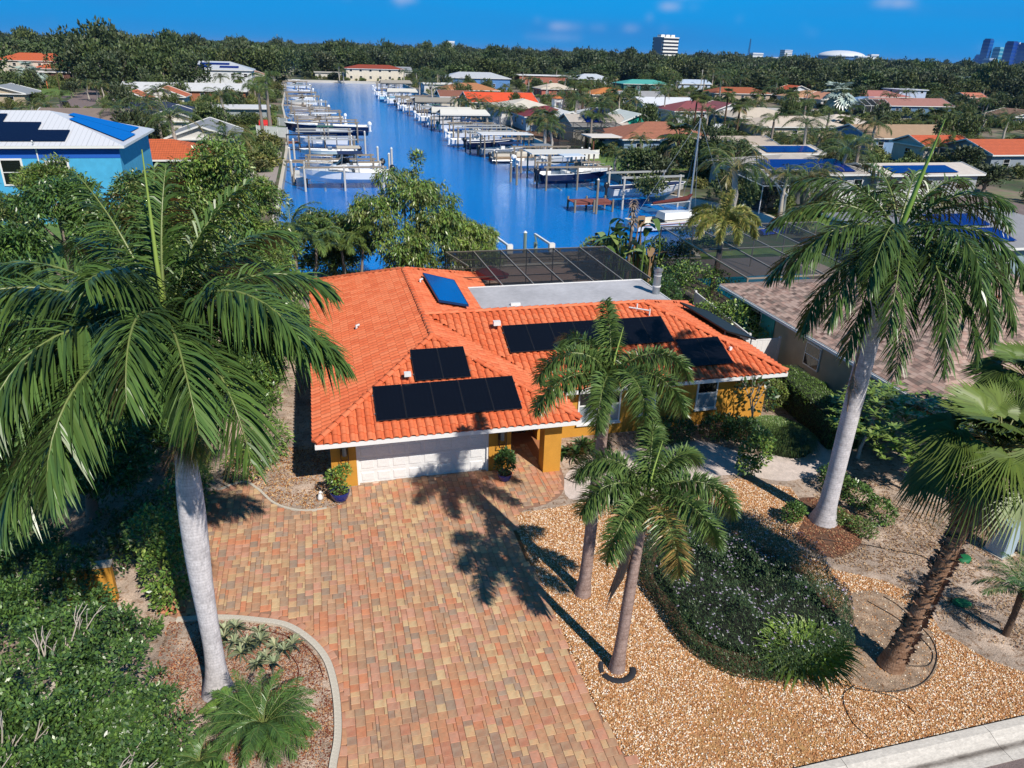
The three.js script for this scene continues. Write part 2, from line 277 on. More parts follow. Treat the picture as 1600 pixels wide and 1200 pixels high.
{
  const gt = tex(1024, (u, v) => { const a = N64(u * 4, v * 4), b = N64(u * 7, v * 7), k = N16(u, v), t = a - 0.5, s = b - 0.5; return [176 + 150 * t + 70 * s, 132 + 150 * t + 60 * s - 20 * (k - 0.5), 84 + 150 * t + 40 * s]; });
  struct('gravel', sheet(GRAVEL, 0.012, [RING]), mat(0xffffff, 0.9, { map: again(gt, 0.5), bumpMap: again(bumpy, 1.1), bumpScale: 0.03 }));
  const g = new THREE.IcosahedronGeometry(0.5, 0); g.scale(1, 0.6, 0.8);
  const R = rng(31), pts = [], bare = (x, z) => N8(x / 17 + 0.3, z / 17) > 0.64;
  for (let k = 0; k < 270000; k++) { const x = 5.6 + R() * 14.4, z = -21.5 + R() * 12; if (z > -9.52 || !inside([x, z], GRAVEL) || inside([x, z], RING)) continue; if (inside([x, z], FANBED) ? R() > 0.06 : bare(x, z) && z > -12.5 && R() > 0.3) continue; pts.push([x, z]); }
  const im = new THREE.InstancedMesh(g, mat(0xffffff, 0.75), pts.length), m = new THREE.Matrix4(), q = new THREE.Quaternion(), c = new THREE.Color(), pal = ['#c1905e', '#cfa270', '#e6d2b0', '#a66c3c', '#7e5430', '#f0e6d6', '#bd8a58', '#af7846'].map((h) => new THREE.Color(h));
  pts.forEach(([x, z], i) => { const s = 0.019 + R() * 0.03; q.setFromEuler(new THREE.Euler(R() * 0.7, R() * 6.3, R() * 0.7)); m.compose(V(x, 0.016 + R() * 0.012, z), q, V(s * 1.25, s, s)); im.setMatrixAt(i, m); im.setColorAt(i, c.copy(pal[Math.floor(R() * pal.length)]).multiplyScalar(0.85 + 0.3 * R())); });
  im.name = 'pebbles'; im.castShadow = im.receiveShadow = true; tag(stuff(im), 'loose golden river pebbles covering the front garden', 'gravel'); scene.add(im);
}
// planting soil islands
{
  const dark = tex(512, (u, v) => { const b = N64(u * 3, v * 3), a = N16(u, v), k = 0.75 + 0.6 * (b - 0.5) + 0.4 * (a - 0.5); return [128 * k, 92 * k, 70 * k]; });
  struct('mulch_bed', sheet(RING, 0.016), mat(0xffffff, 0.95, { map: again(dark, 0.6) }));
  struct('sand_ring', sheet(FANBED, 0.02), mat(0xe8e0d4, 0.95, { map: again(soilTex, 0.5), bumpMap: again(bumpy, 1), bumpScale: 0.03 }));
  const PB = smoothLine([[15.19, -18.79], [14.64, -17.01], [15.22, -16.12], [16.66, -16.57], [17.43, -17.91], [17.19, -19.21], [16.14, -19.43]], 5, true);
  struct('mulch_bed', sheet(PB, 0.02), mat(0xffffff, 0.95, { map: again(dark, 0.6) }));
  // pale path through the front beds
  const path = smoothLine([[8.39, -22.86], [10.02, -23.77], [12.88, -24.25], [14.85, -24.13], [16.35, -22.63], [18.62, -23.37], [20.14, -25.17], [19.97, -23.09], [19.05, -21.40], [16.51, -20.61], [14.80, -21.44], [12.87, -21.37], [10.54, -20.82], [9.03, -21.10], [7.95, -21.16]], 4, true);
  const pt = tex(512, (u, v) => { const a = 200 + 36 * (N16(u, v) - 0.5) + 44 * (N64(u * 2, v * 2) - 0.5); return [a, a * 0.93, a * 0.88]; });
  struct('garden_path', sheet(path, 0.01), mat(0xffffff, 0.9, { map: again(pt, 0.4) }));
}

// ---------- the house ----------
const stucco = tex(512, (u, v) => { const a = 236 + 26 * (N8(u, v) - 0.5) + 22 * (N64(u * 3, v * 3) - 0.5); return a; });
const M = {
  yellow: mat(0xcf9434, 0.9, { map: again(stucco, 0.4), bumpMap: again(bumpy, 1.5), bumpScale: 0.006 }),
  white: mat(0xe8e8e6, 0.55, { map: again(grain, 0.5) }), trim: mat(0xdcdcda, 0.6), black: mat(0x15151a, 0.5), bronze: mat(0x4a443c, 0.45, { metalness: 0.3 }), bronzeTop: mat(0x9a9082, 0.4, { metalness: 0.3 }),
  glass: mat(0x0d1216, 0.06), steel: mat(0x9aa2a8, 0.4, { metalness: 0.6 }), blind: mat(0xbfc2c0, 0.8), brown: mat(0x5a3822, 0.7), wood: mat(0x8a6a48, 0.85),
};
const house = thing('house', 'yellow stucco house under an orange barrel tile roof behind the paver driveway', 'house');
{
  const GW = 2.52, w = new MB();
  w.box(-0.28, 0, -41.3, 0.61, GW, -23.62).box(0.61, 2.13, -24.2, 5.5, GW, -23.62).box(0.61, 0, -41.3, 6.36, GW, -24.3).box(5.5, 0, -24.29, 6.36, GW, -23.62); // garage
  w.box(6.36, 0, -41.3, 8.22, GW, -26.4).box(8.22, 0, -34.2, 18.4, GW, -25.6); // living wing
  w.box(7.5, 0, -23.66, 8.17, GW, -23.05).box(8.0, 0, -26.4, 8.222, GW, -25.6); // porch column
  w.box(7.4, 0, -37.4, 17.4, 2.8, -34.2); // rear room under the flat roof
  part('wall', w, M.yellow, house);
  const sl = new MB(); sl.poly([[6.37, 0.03, -23.62], [8.2, 0.03, -23.62], [8.2, 0.03, -26.4], [6.37, 0.03, -26.4]]); part('porch_floor', sl, mat(0xa9714c, 0.9, { map: again(grain, 1) }), house);
  // garage door: four sections of raised panels
  const door = part('garage_door', new MB().box(0.62, 0, -23.86, 5.49, 2.13, -23.8), M.white, house);
  part('door_frame', new MB().box(0.612, 0, -23.79, 0.68, 2.128, -23.66).box(5.43, 0, -23.79, 5.498, 2.128, -23.66).box(0.68, 2.06, -23.79, 5.43, 2.128, -23.66), M.trim, house);
  const pg = new MB(); { const a = 0.47, b = 0.36, c = 0.03, d = 0.018; const o = [[0, 0], [a, 0], [a, b], [0, b]]; pg.poly([[c, c, d], [a - c, c, d], [a - c, b - c, d], [c, b - c, d]]); for (let k = 0; k < 4; k++) { const q = (k + 1) % 4, In = ([x, y]) => [x ? a - c : c, y ? b - c : c, d]; pg.poly([[...o[k], 0], [...o[q], 0], In(o[q]), In(o[k])]); } }
  const panel = pg.build(), frameG = new MB(); { const a = 0.52, b = 0.42; frameG.box(-0.025, -0.03, -0.006, a - 0.025, 0, 0.004).box(-0.025, b - 0.06, -0.006, a - 0.025, b - 0.03, 0.004); }
  for (let s = 0; s < 4; s++) { const sec = part('door_section', new MB().box(0.68, 0.012 + s * 0.515, -23.8, 5.43, 0.518 + s * 0.515, -23.765), M.white, door);
  }
  for (let s = 0; s < 4; s++) for (let k = 0; k < 8; k++) { const p = part('door_panel', panel, M.white, door); p.position.set(0.76 + k * 0.578, 0.085 + s * 0.515, -23.764); }
  // windows of the wing
  const win = (x0, y0, x1, y1, z) => { const f = part('window', new MB().box(x0 - 0.06, y0 - 0.06, z, x1 + 0.06, y0, z + 0.06).box(x0 - 0.06, y1, z, x1 + 0.06, y1 + 0.06, z + 0.06).box(x0 - 0.06, y0, z, x0, y1, z + 0.06).box(x1, y0, z, x1 + 0.06, y1, z + 0.06).box(x0, (y0 + y1) / 2 - 0.03, z, x1, (y0 + y1) / 2 + 0.03, z + 0.05), M.trim, house);
    part('pane', new MB().box(x0, (y0 + y1) / 2 + 0.03, z, x1, y1, z + 0.02), M.glass, f); part('pane', new MB().box(x0, y0, z, x1, (y0 + y1) / 2 - 0.03, z + 0.02), mat(0x8f979c, 0.12), f); part('sill', new MB().box(x0 - 0.1, y0 - 0.12, z, x1 + 0.1, y0 - 0.06, z + 0.12), M.trim, f); };
  win(9.75, 0.65, 10.6, 2.2, -25.6); win(11.0, 0.65, 11.5, 2.2, -25.6); win(12.4, 0.85, 13.1, 2.2, -25.6); win(15.1, 0.85, 15.95, 2.2, -25.6);
  const fd = part('front_door', new MB().box(6.7, 0.03, -26.4, 7.7, 2.1, -26.34), M.brown, house); part('door_pane', new MB().box(6.95, 1.0, -26.34, 7.45, 1.9, -26.33), M.glass, fd);
  part('wall_picture', new MB().box(6.365, 1.2, -25.4, 6.4, 1.9, -24.6), M.trim, house);
  // roof planes: eave line, direction up the slope, outline in plan
  const E = 2.47, K = 0.385, deckMat = mat(0xc4582c, 0.85, { map: again(grain, 1) }), hip = Math.sqrt(1 + K * K);
  const A = [-0.75, -22.45], B = [8.65, -22.45], P1 = [3.95, -27.15], R1 = [3.95, -29.7], P2 = [3.95, -37], C = [-0.75, -41.7], D = [8.65, -41.7], F = [8.65, -24.95], G = [18.85, -24.95], H = [18.85, -34.45], W = [14.1, -29.7], X = [8.65, -34.4];
  const fS = (z0) => (x, z) => E + K * (z0 - z), fN = (z0) => (x, z) => E + K * (z - z0), fW = (x0) => (x) => E + K * (x - x0), fE = (x0) => (x) => E + K * (x0 - x);
  const planes = [['S', A, [A, B, P1], fS(-22.45), 1], ['W', C, [C, A, P1, P2], fW(-0.75)], ['E', B, [B, F, R1, P1], fE(8.65)], ['E', F, [R1, X, D, P2], fE(8.65)], ['N', D, [D, C, P2], fN(-41.7)],
    ['S', F, [F, G, W, R1], fS(-24.95), 2], ['E', G, [G, H, W], fE(18.85)], ['N', H, [H, X, R1, W], fN(-34.45)]];
  const deck = new MB(); for (const [, , P, f] of planes) deck.poly(P.map(([x, z]) => [x, f(x, z), z]));
  const roof = part('roof', deck, deckMat, house);
  // barrel tile: a half round cover and its pan
  const tileG = () => { const m = new MB(), n = 7, wd = 0.29, L = 0.44; const pr = []; for (let k = 0; k <= n; k++) { const a = Math.PI * k / n; pr.push([0.105 - 0.105 * Math.cos(a) - 0.145, 0.012 + 0.085 * Math.sin(a)]); } pr.push([wd / 2, 0.012]);
    const nr = pr.map((p, k) => { const a = pr[Math.max(0, k - 1)], b = pr[Math.min(pr.length - 1, k + 1)], d = Math.hypot(b[0] - a[0], b[1] - a[1]); return [-(b[1] - a[1]) / d, (b[0] - a[0]) / d]; });
    const rowAt = (v, lift, sc) => pr.map(([x, y], k) => m.v(x * sc, y + lift, -v, x * 3, v * 3, nr[k][0], nr[k][1], 0)); const lo = rowAt(0, 0.038, 1), hi = rowAt(L, 0.0, 0.96), under = pr.map(([x, y]) => m.v(x * 0.93, y + 0.022, 0, x, 0, 0, 0, 1)), lo2 = pr.map(([x, y]) => m.v(x, y + 0.038, 0, x, 0.1, 0, 0, 1));
    for (let k = 0; k < pr.length - 1; k++) { m.i.push(lo[k], lo[k + 1], hi[k + 1], lo[k], hi[k + 1], hi[k]); m.i.push(under[k], under[k + 1], lo2[k + 1], under[k], lo2[k + 1], lo2[k]); } return m.build(); };
  const tg = tileG(), clay = tex(256, (u, v) => { const t = 236 + 50 * (N4(u, v) - 0.5) + 40 * (N64(u, v) - 0.5); return t; });
  const tc = ['#dd7144', '#e07548', '#d96c3f', '#df794d', '#d6683c', '#e27c50'], tm = tc.map((c) => mat(c, 0.72, { map: again(clay, 1) }));
  const spots = []; const R = rng(77), yaw = { S: 0, N: Math.PI, E: Math.PI / 2, W: -Math.PI / 2 }, ex = 0.365;
  for (const [dir, o, P, f, rank] of planes) {
    const du = { S: [1, 0], N: [-1, 0], E: [0, -1], W: [0, 1] }[dir], dv = { S: [0, -1], N: [0, 1], E: [-1, 0], W: [1, 0] }[dir];
    const us = P.map(([x, z]) => (x - o[0]) * du[0] + (z - o[1]) * du[1]), u0 = Math.min(...us), u1 = Math.max(...us);
    for (let r = 0; r * ex / hip < 5; r++) for (let u = Math.ceil(u0 / 0.29) * 0.29 + 0.145; u < u1; u += 0.29) {
      const v = r * ex / hip, x = o[0] + du[0] * u + dv[0] * v, z = o[1] + du[1] * u + dv[1] * v, cx = x + dv[0] * 0.16, cz = z + dv[1] * 0.16;
      if (!inside([cx, cz], P)) continue;
      if (cx > 7.45 && cx < 17.5 && cz < -33.1 && cz > -37.6) continue; // under the flat roof
      spots.push([x - dv[0] * 0.05, f(x - dv[0] * 0.05, z - dv[1] * 0.05) + 0.004, z - dv[1] * 0.05, yaw[dir], Math.floor(R() * 6), rank || 9, (R() - 0.5) * 0.008]);
    }
  }
  const all = new MB(true), cc = new THREE.Color(), pitch = Math.atan(K); let n1 = 0;
  spots.sort((a, b) => a[5] - b[5] || b[2] - a[2]);
  for (const [x, y, z, ry, k, rank, j] of spots) {
    if (n1 < 296 && rank < 9) { const t = part('roof_tile', tg, tm[k], roof); t.rotation.order = 'YXZ'; t.position.set(x, y + Math.abs(j), z); t.rotation.set(pitch, ry, j); n1++; }
    else { cc.set(tc[k]).multiplyScalar(0.96 + 0.08 * R()); all.col = [cc.r, cc.g, cc.b]; all.add(tg, at(x, y + Math.abs(j), z, pitch, ry, j)); }
  }
  stuff(part('tile_field', all, mat(0xffffff, 0.72, { vertexColors: true, map: again(clay, 1) }), roof));
  // ridge and hip caps
  const cap = new MB(), L = 0.42, n = 8; { const rows = [[0, 0.125], [-L, 0.105]].map(([z, r], i) => { const q = []; for (let k = 0; k <= n; k++) { const a = Math.PI * k / n; q.push(cap.v(-Math.cos(a) * r, Math.sin(a) * r * 0.8 + (i ? -0.02 : 0.015), z, k / n, -z, -Math.cos(a), Math.sin(a), 0)); } return q; }); for (let k = 0; k < n; k++) cap.i.push(rows[0][k], rows[0][k + 1], rows[1][k + 1], rows[0][k], rows[1][k + 1], rows[1][k]);
    const c0 = []; for (let k = 0; k <= n; k++) { const a = Math.PI * k / n; c0.push([-Math.cos(a) * 0.124, Math.sin(a) * 0.1 + 0.014, 0]); } cap.poly(c0.reverse().map((p) => p)); }
  const cg = cap.build();
  const line = (a, ya, b, yb) => { const p = V(a[0], ya, a[1]), q = V(b[0], yb, b[1]), d = q.clone().sub(p), len = d.length(), yw = Math.atan2(-d.x, -d.z), pt = Math.atan2(d.y, Math.hypot(d.x, d.z)); d.normalize();
    for (let s = 0; s < len - 0.15; s += 0.36) { const t = part('ridge_tile', cg, tm[Math.floor(R() * 6)], roof); t.rotation.order = 'YXZ'; t.position.copy(p).addScaledVector(d, s).y += 0.07; t.rotation.set(pt, yw, 0); } };
  const top = E + K * 4.7, top2 = E + K * 4.75;
  line(A, E + 0.02, P1, top); line(B, E + 0.02, P1, top); line(P1, top, P2, top); line(C, E, P2, top); line(D, E, P2, top); line(G, E + 0.02, W, top2); line(H, E, W, top2); line(W, top2, R1, top2);
  // fascia and soffit
  const fa = new MB(), e = 0.02; const side = (a, b) => { const d = Math.hypot(b[0] - a[0], b[1] - a[1]), nx = (b[1] - a[1]) / d, nz = -(b[0] - a[0]) / d; fa.add(new THREE.BoxGeometry(d, 0.17, 0.03), at((a[0] + b[0]) / 2 - nx * e, E - 0.075, (a[1] + b[1]) / 2 - nz * e, 0, -Math.atan2(b[1] - a[1], b[0] - a[0]), 0)); };
  side(A, B); side([A[0] , A[1]], C); side(B, F); side(F, G); side(G, H); side(C, D);
  part('fascia', fa, M.trim, house);
  const so = new MB(); for (const [x0, z0, x1, z1] of [[-0.73, -41.68, -0.28, -22.47], [-0.28, -23.6, 8.63, -22.47], [8.23, -25.58, 18.83, -24.97], [18.41, -34.4, 18.83, -25.58], [6.38, -26.38, 8.63, -23.62]]) so.poly([[x0, E - 0.06, z0], [x1, E - 0.06, z0], [x1, E - 0.06, z1], [x0, E - 0.06, z1]]);
  part('soffit', so, M.trim, house);
  // flat roof at the back
  const ft = tex(512, (u, v) => { const a = 176 + 34 * (N8(u, v) - 0.5) + 18 * (N64(u, v) - 0.5), d = Math.hypot(u - 0.3, (v - 0.62) * 1.2), r = Math.exp(-((d / 0.06) ** 2)) * (0.5 + N16(u, v)) * 40; return [a + r * 0.2, a - r * 0.5, a * 1.02 - r * 1.4]; });
  const fl = part('flat_roof', new MB().box(7.36, 2.81, -37.6, 17.5, 2.95, -33.16), mat(0xffffff, 0.8, { map: again(ft, 0.1) }), house);
  part('roof_edge', new MB().box(7.33, 2.85, -37.66, 17.53, 2.985, -37.6).box(17.5, 2.85, -37.6, 17.55, 2.985, -33.2).box(7.3, 2.85, -37.6, 7.36, 2.985, -33.5), M.trim, fl);
  part('roof_vent', new MB().box(9.0, 2.95, -34.4, 9.5, 3.08, -34.25), M.white, fl);
  part('roof_vent', new MB().box(13.5, 2.95, -33.9, 14.3, 3.05, -33.6), mat(0x7a5640, 0.8), fl);
  for (const [x, z, f] of [[1.2, -31.2, fW(-0.75)], [4.55, -35.0, fE(8.65)]]) part('roof_vent', new MB().tube([[x, f(x, z), z], [x, f(x, z) + 0.28, z]], 0.05, 8).tube([[x, f(x, z) + 0.25, z], [x + 0.14, f(x, z) + 0.3, z]], 0.05, 8), M.white, roof);
  part('roof_vent', new MB().tube([[13.2, 4.28, -29.3], [13.95, 4.28, -28.7]], 0.035, 6).tube([[13.5, 4.2, -29.1], [13.5, 4.5, -29.1]], 0.035, 6).tube([[13.95, 4.05, -28.7], [13.95, 4.36, -28.7]], 0.035, 6), M.white, roof);
  part('junction_box', new MB().box(2.55, 3.72, -24.9, 2.8, 3.86, -24.7), M.white, roof); part('junction_box', new MB().box(6.72, 4.15, -28.5, 7.02, 4.33, -28.3), M.white, roof); part('junction_box', new MB().box(16.75, 3.1, -26.4, 16.87, 3.25, -26.3), M.white, roof);
}
// chimney pipe
{ const t = thing('chimney_pipe', 'white metal chimney pipe with a round cap on the flat grey roof', 'chimney', [17.25, 2.95, -35.0]);
  part('pipe', new MB().tube([[0, 0, 0], [0, 1.25, 0]], 0.2, 20), M.steel, t); part('collar', new MB().tube([[0, 0.4, 0], [0, 0.47, 0]], 0.225, 20).tube([[0, 1.0, 0], [0, 1.04, 0]], 0.215, 20), M.white, t); part('rain_cap', new MB().tube([[0, 1.27, 0], [0, 1.34, 0], [0, 1.42, 0]], [0.26, 0.25, 0.1], 20), M.steel, t); }
// solar arrays
{
  const cells = tex(512, (u, v) => { const x = (u * 6) % 1, y = (v * 10) % 1, l = x < 0.035 || y < 0.03 ? 11 : 0, b = (x * 5) % 1 < 0.1 ? 2 : 0; return [13 + l + b, 14 + l * 1.1 + b, 20 + l * 1.3 + b]; });
  const pm = mat(0xffffff, 0.16, { map: cells }), fm = mat(0x3a3c40, 0.35, { metalness: 0.6 }), K = 0.385, hip = Math.sqrt(1 + K * K), rail = mat(0x8b8d90, 0.4, { metalness: 0.5 });
  const g = (w, h) => new MB().poly([[0.015, 0.036, -0.015], [w - 0.015, 0.036, -0.015], [w - 0.015, 0.036, -h + 0.015], [0.015, 0.036, -h + 0.015]], [[0, 0], [1, 0], [1, 1], [0, 1]]).build();
  const fr = (w, h) => new MB().box(0, 0, -0.014, w, 0.04, 0).box(0, 0, -h, w, 0.04, -h + 0.014).box(0, 0, -h + 0.014, 0.014, 0.04, -0.014).box(w - 0.014, 0, -h + 0.014, w, 0.04, -0.014).box(0.014, 0, -h + 0.014, w - 0.014, 0.02, -0.014).build();
  const rows = [[1.37, -23.03, 5, 1.045, 1.68, -22.45, 'solar array of five black panels in the lower row above the garage door'], [2.95, -24.72, 2, 1.045, 1.68, -22.45, 'solar array of two black panels in the upper row above the garage'],
    [7.12, -26.98, 7, 1.045, 1.68, -24.95, 'long solar array of seven black panels across the right wing roof'], [14.5, -25.5, 2, 1.02, 1.68, -24.95, 'solar array of two black panels near the right eave of the wing']];
  for (const [x, z, n, w, h, z0, label] of rows) {
    const t = thing('solar_array', label, 'solar panels', [x, 2.47 + K * (z0 - z) + 0.17, z], 0, 'black solar arrays on the tile roof'); t.rotation.x = Math.atan(K);
    for (let k = 0; k < n; k++) { const p = part('solar_panel', g(w - 0.012, h), pm, t); p.position.x = k * w; part('frame', fr(w - 0.012, h), fm, p); }
    part('mounting_rail', new MB().box(-0.05, -0.05, -0.4, n * w + 0.04, -0.005, -0.36).box(-0.05, -0.05, -1.3, n * w + 0.04, -0.005, -1.26), rail, t);
    const ft = new MB(); for (let k = 0; k <= n; k++) for (const q of [-0.38, -1.28]) ft.cbox(k * w * 0.98 + 0.03, -0.11, q, 0.04, 0.12, 0.04); part('mounting_foot', ft, rail, t);
  }
  // sloped slabs given by their four corners
  const slab = (c, th, m) => { const b = new MB(), lo = c.map(([x, y, z]) => [x, y - th, z]); b.poly(c, [[0, 0], [1, 0], [1, 1], [0, 1]]); b.poly([...lo].reverse()); for (let k = 0; k < 4; k++) b.poly([lo[k], lo[(k + 1) % 4], c[(k + 1) % 4], c[k]]); return b; };
  const tilted = (name, label, cat, c, th, m, lm, foot) => { const o = [(c[0][0] + c[2][0]) / 2, 0, (c[0][2] + c[2][2]) / 2], t = thing(name, label, cat, o), r = c.map(([x, y, z]) => [x - o[0], y, z - o[2]]); part('collector_plate', slab(r, th, m), m, t); const fr2 = new MB(); for (let k = 0; k < 4; k++) fr2.bar(r[k].map((v, q) => v - (q === 1 ? th / 2 : 0)), r[(k + 1) % 4].map((v, q) => v - (q === 1 ? th / 2 : 0)), 0.05, th * 1.15); part('frame', fr2, lm, t);
    const legs = new MB(); for (const k of [0, 1, 2, 3]) legs.bar([r[k][0] * 0.9, r[k][1] - th, r[k][2] * 0.9], [r[k][0] * 0.9, r[k][1] - foot, r[k][2] * 0.9], 0.04); part('mounting_foot', legs, rail, t); };
  const blue = tex(128, (u, v) => { const l = (v * 4) % 1 < 0.04 ? -10 : 0; return [10, 62 + l + 14 * N4(u, v), 140 + l + 20 * N4(u, v)]; });
  tilted('solar_water_heater', 'blue flat solar water collector lying on the orange slope left of the flat roof', 'solar collector', [[5.0, 4.2, -32.0], [6.5, 3.66, -32.7], [6.58, 3.63, -36.95], [4.86, 4.3, -36.2]], 0.09, mat(0xffffff, 0.15, { map: blue }), mat(0x10325c, 0.4), 0.4);
  tilted('solar_water_heater', 'black tilted solar collector overhanging the right edge of the tile roof', 'solar collector', [[17.45, 3.4, -27.9], [19.3, 2.72, -28.3], [18.75, 2.9, -32.0], [16.95, 3.58, -31.6]], 0.06, mat(0x22241f, 0.5, { map: again(grain, 1) }), mat(0x181816, 0.5), 0.5);
}
// screened pool cage behind
{
  const xs = [7.4, 9.15, 10.9, 12.63, 14.4, 16.15, 17.9], z0 = -37.66, z1 = -44.5, y0 = 2.96, y1 = 3.16;
  const t = thing('pool_cage', 'dark screened pool enclosure with slim beams behind the flat grey roof', 'pool enclosure');
  xs.forEach((x, k) => part('roof_beam', new MB().bar([x + (k ? 0.25 : 0.9), y0, k ? z0 : -41.8], [x, y1, z1], 0.06, 0.1), M.bronzeTop, t));
  for (const f of [0.25, 0.5, 0.75, 1]) part('cross_beam', new MB().bar([7.4, y0 + (y1 - y0) * f - 0.012, z0 + (z1 - z0) * f], [17.9, y0 + (y1 - y0) * f - 0.012, z0 + (z1 - z0) * f], f === 1 ? 0.08 : 0.045), f === 1 ? M.bronzeTop : M.bronze, t);
  for (const x of xs) part('post', new MB().bar([x, 0, z1], [x, y1 - 0.05, z1], 0.05), M.bronze, t);
  for (const f of [0.33, 0.66]) part('post', new MB().bar([17.95, 0, z0 + (z1 - z0) * f], [17.95, 3.05, z0 + (z1 - z0) * f], 0.05), M.bronze, t);
  part('rail', new MB().bar([7.4, 1.0, z1], [17.9, 1.0, z1], 0.05).bar([17.95, 1.0, z0], [17.9, 1.0, z1], 0.05), M.bronze, t);
  const screen = new THREE.MeshStandardMaterial({ color: 0x16171a, roughness: 0.7, transparent: true, opacity: 0.6, side: THREE.DoubleSide });
  for (let k = 0; k < 6; k++) { const x = xs[k], X = xs[k + 1]; part('screen_panel', new MB().poly([[x + (k ? 0.25 : 0.9) + 0.02, y0 + 0.02, k ? z0 : -41.8], [X + 0.25, y0 + 0.02, z0], [X - 0.02, y1 + 0.02, z1], [x + 0.02, y1 + 0.02, z1]]), screen, t); part('screen_panel', new MB().poly([[x, 0.1, z1 - 0.03], [X, 0.1, z1 - 0.03], [X, y1 - 0.05, z1 - 0.03], [x, y1 - 0.05, z1 - 0.03]]), screen, t); }
  part('screen_panel', new MB().poly([[17.98, 0.1, z0], [17.98, 0.1, z1], [17.93, 3.1, z1], [17.98, 2.95, z0]]), screen, t);
  const deckT = tex(256, (u, v) => { const a = 176 + 60 * (N64(u, v) - 0.5); return [a, a * 0.84, a * 0.74]; });
  struct('pool_deck', sheet([[6.5, -37.4], [18.4, -37.4], [18.4, -51], [6.5, -51]], 0.03, [[[10.5, -42.0], [16.2, -42.0], [16.6, -43.6], [11.2, -44.0]]]), mat(0xffffff, 0.85, { map: again(deckT, 0.5) }));
  const pool = tag(struct('swimming_pool', new MB().box(10.4, -0.6, -44.1, 16.7, -0.06, -41.9), mat(0x0a6a86, 0.08)), 'small blue swimming pool inside the screened enclosure behind the house', 'swimming pool'); delete pool.userData.kind;
  const um = thing('patio_umbrella', 'dark red patio umbrella folded open inside the pool enclosure', 'umbrella', [9.9, 0.03, -43.0]);
  part('canopy', new MB().add(new THREE.ConeGeometry(1.25, 0.6, 8, 1, true), at(0, 2.3, 0)), mat(0x7a1f1c, 0.85, { side: THREE.DoubleSide }), um); part('pole', new MB().tube([[0, 0, 0], [0, 2.6, 0]], 0.03, 8), M.bronze, um);
  const fl = thing('pool_float', 'pale teal inflatable lounger standing inside the pool enclosure', 'pool float', [10.3, 0.05, -41.0], 0.5);
  part('seat', new MB().tube([[0, 0.2, 0.6], [0, 0.25, 0], [0.05, 0.35, -0.4]], [0.32, 0.36, 0.34], 12), mat(0x6fb7b4, 0.4), fl); part('backrest', new MB().tube([[0.05, 0.4, -0.4], [0.05, 0.9, -0.7], [0.05, 1.3, -0.85]], [0.3, 0.34, 0.22], 12), mat(0x86c8c2, 0.4), fl);
  const chair = (name, label, p, turn) => { const c = thing(name, label, 'chair', p, turn); part('seat', new MB().box(-0.25, 0.4, -0.25, 0.25, 0.46, 0.25), M.brown, c); part('backrest', new MB().box(-0.25, 0.46, -0.27, 0.25, 0.95, -0.22), M.brown, c); for (const [a, b] of [[-1, -1], [1, -1], [1, 1], [-1, 1]]) part('leg', new MB().cbox(a * 0.22, 0.2, b * 0.22, 0.04, 0.4, 0.04), M.black, c); return c; };
  const tb = thing('patio_table', 'dark round patio table under the pool screen beside the flat roof', 'table', [11.9, 0.03, -39.4]); part('tabletop', new MB().tube([[0, 0.7, 0], [0, 0.74, 0]], 0.65, 20), mat(0x3a2a22, 0.4), tb); part('pedestal', new MB().tube([[0, 0, 0], [0, 0.1, 0], [0, 0.7, 0]], [0.3, 0.06, 0.06], 12), M.black, tb);
  chair('patio_chair', 'brown patio chair left of the round table under the pool screen', [10.95, 0.03, -39.4], Math.PI / 2); chair('patio_chair', 'brown patio chair right of the round table under the pool screen', [12.85, 0.03, -39.4], -Math.PI / 2); chair('patio_chair', 'brown patio chair behind the round table under the pool screen', [11.9, 0.03, -40.4], 0);
  const lou = (x, label) => { const c = thing('sun_lounger', label, 'sun lounger', [x, 0.03, -39.8]); part('frame', new MB().box(-0.3, 0.25, -0.9, 0.3, 0.32, 0.6), mat(0xb8b8b4, 0.6), c); part('backrest', new MB().bar([0, 0.34, 0.55], [0, 0.85, 1.0], 0.58, 0.06), mat(0xb8b8b4, 0.6), c); for (const s of [-0.25, 0.25]) for (const q of [-0.8, 0.5]) part('leg', new MB().cbox(s, 0.14, q, 0.04, 0.22, 0.04), M.trim, c); };
  lou(14.4, 'left pale sun lounger under the pool screen by the flat roof'); lou(15.3, 'right pale sun lounger under the pool screen by the flat roof');
}
// wall lanterns and potted plants by the garage
{
  for (const [x, label] of [[0.2, 'black framed wall lantern on the yellow pillar left of the garage door'], [5.98, 'black framed wall lantern on the yellow pillar right of the garage door']]) {
    const t = thing('wall_lantern', label, 'wall light', [x, 1.15, -23.6], 0, 'lanterns beside the garage door');
    const f = new MB(); for (const a of [-0.13, 0.13]) for (const b of [0.03, 0.25]) f.bar([a, 0, b], [a, 0.75, b], 0.022); for (const y of [0, 0.75]) f.bar([-0.13, y, 0.03], [0.13, y, 0.03], 0.022).bar([-0.13, y, 0.25], [0.13, y, 0.25], 0.022).bar([-0.13, y, 0.03], [-0.13, y, 0.25], 0.022).bar([0.13, y, 0.03], [0.13, y, 0.25], 0.022);
    part('frame', f, M.black, t); part('back_plate', new MB().box(-0.1, 0.2, -0.015, 0.1, 0.65, 0.02), M.black, t); part('glass_shade', new MB().tube([[0, 0.25, 0.14], [0, 0.6, 0.14]], 0.075, 12), mat(0x8f8f88, 0.2), t);
  }
}

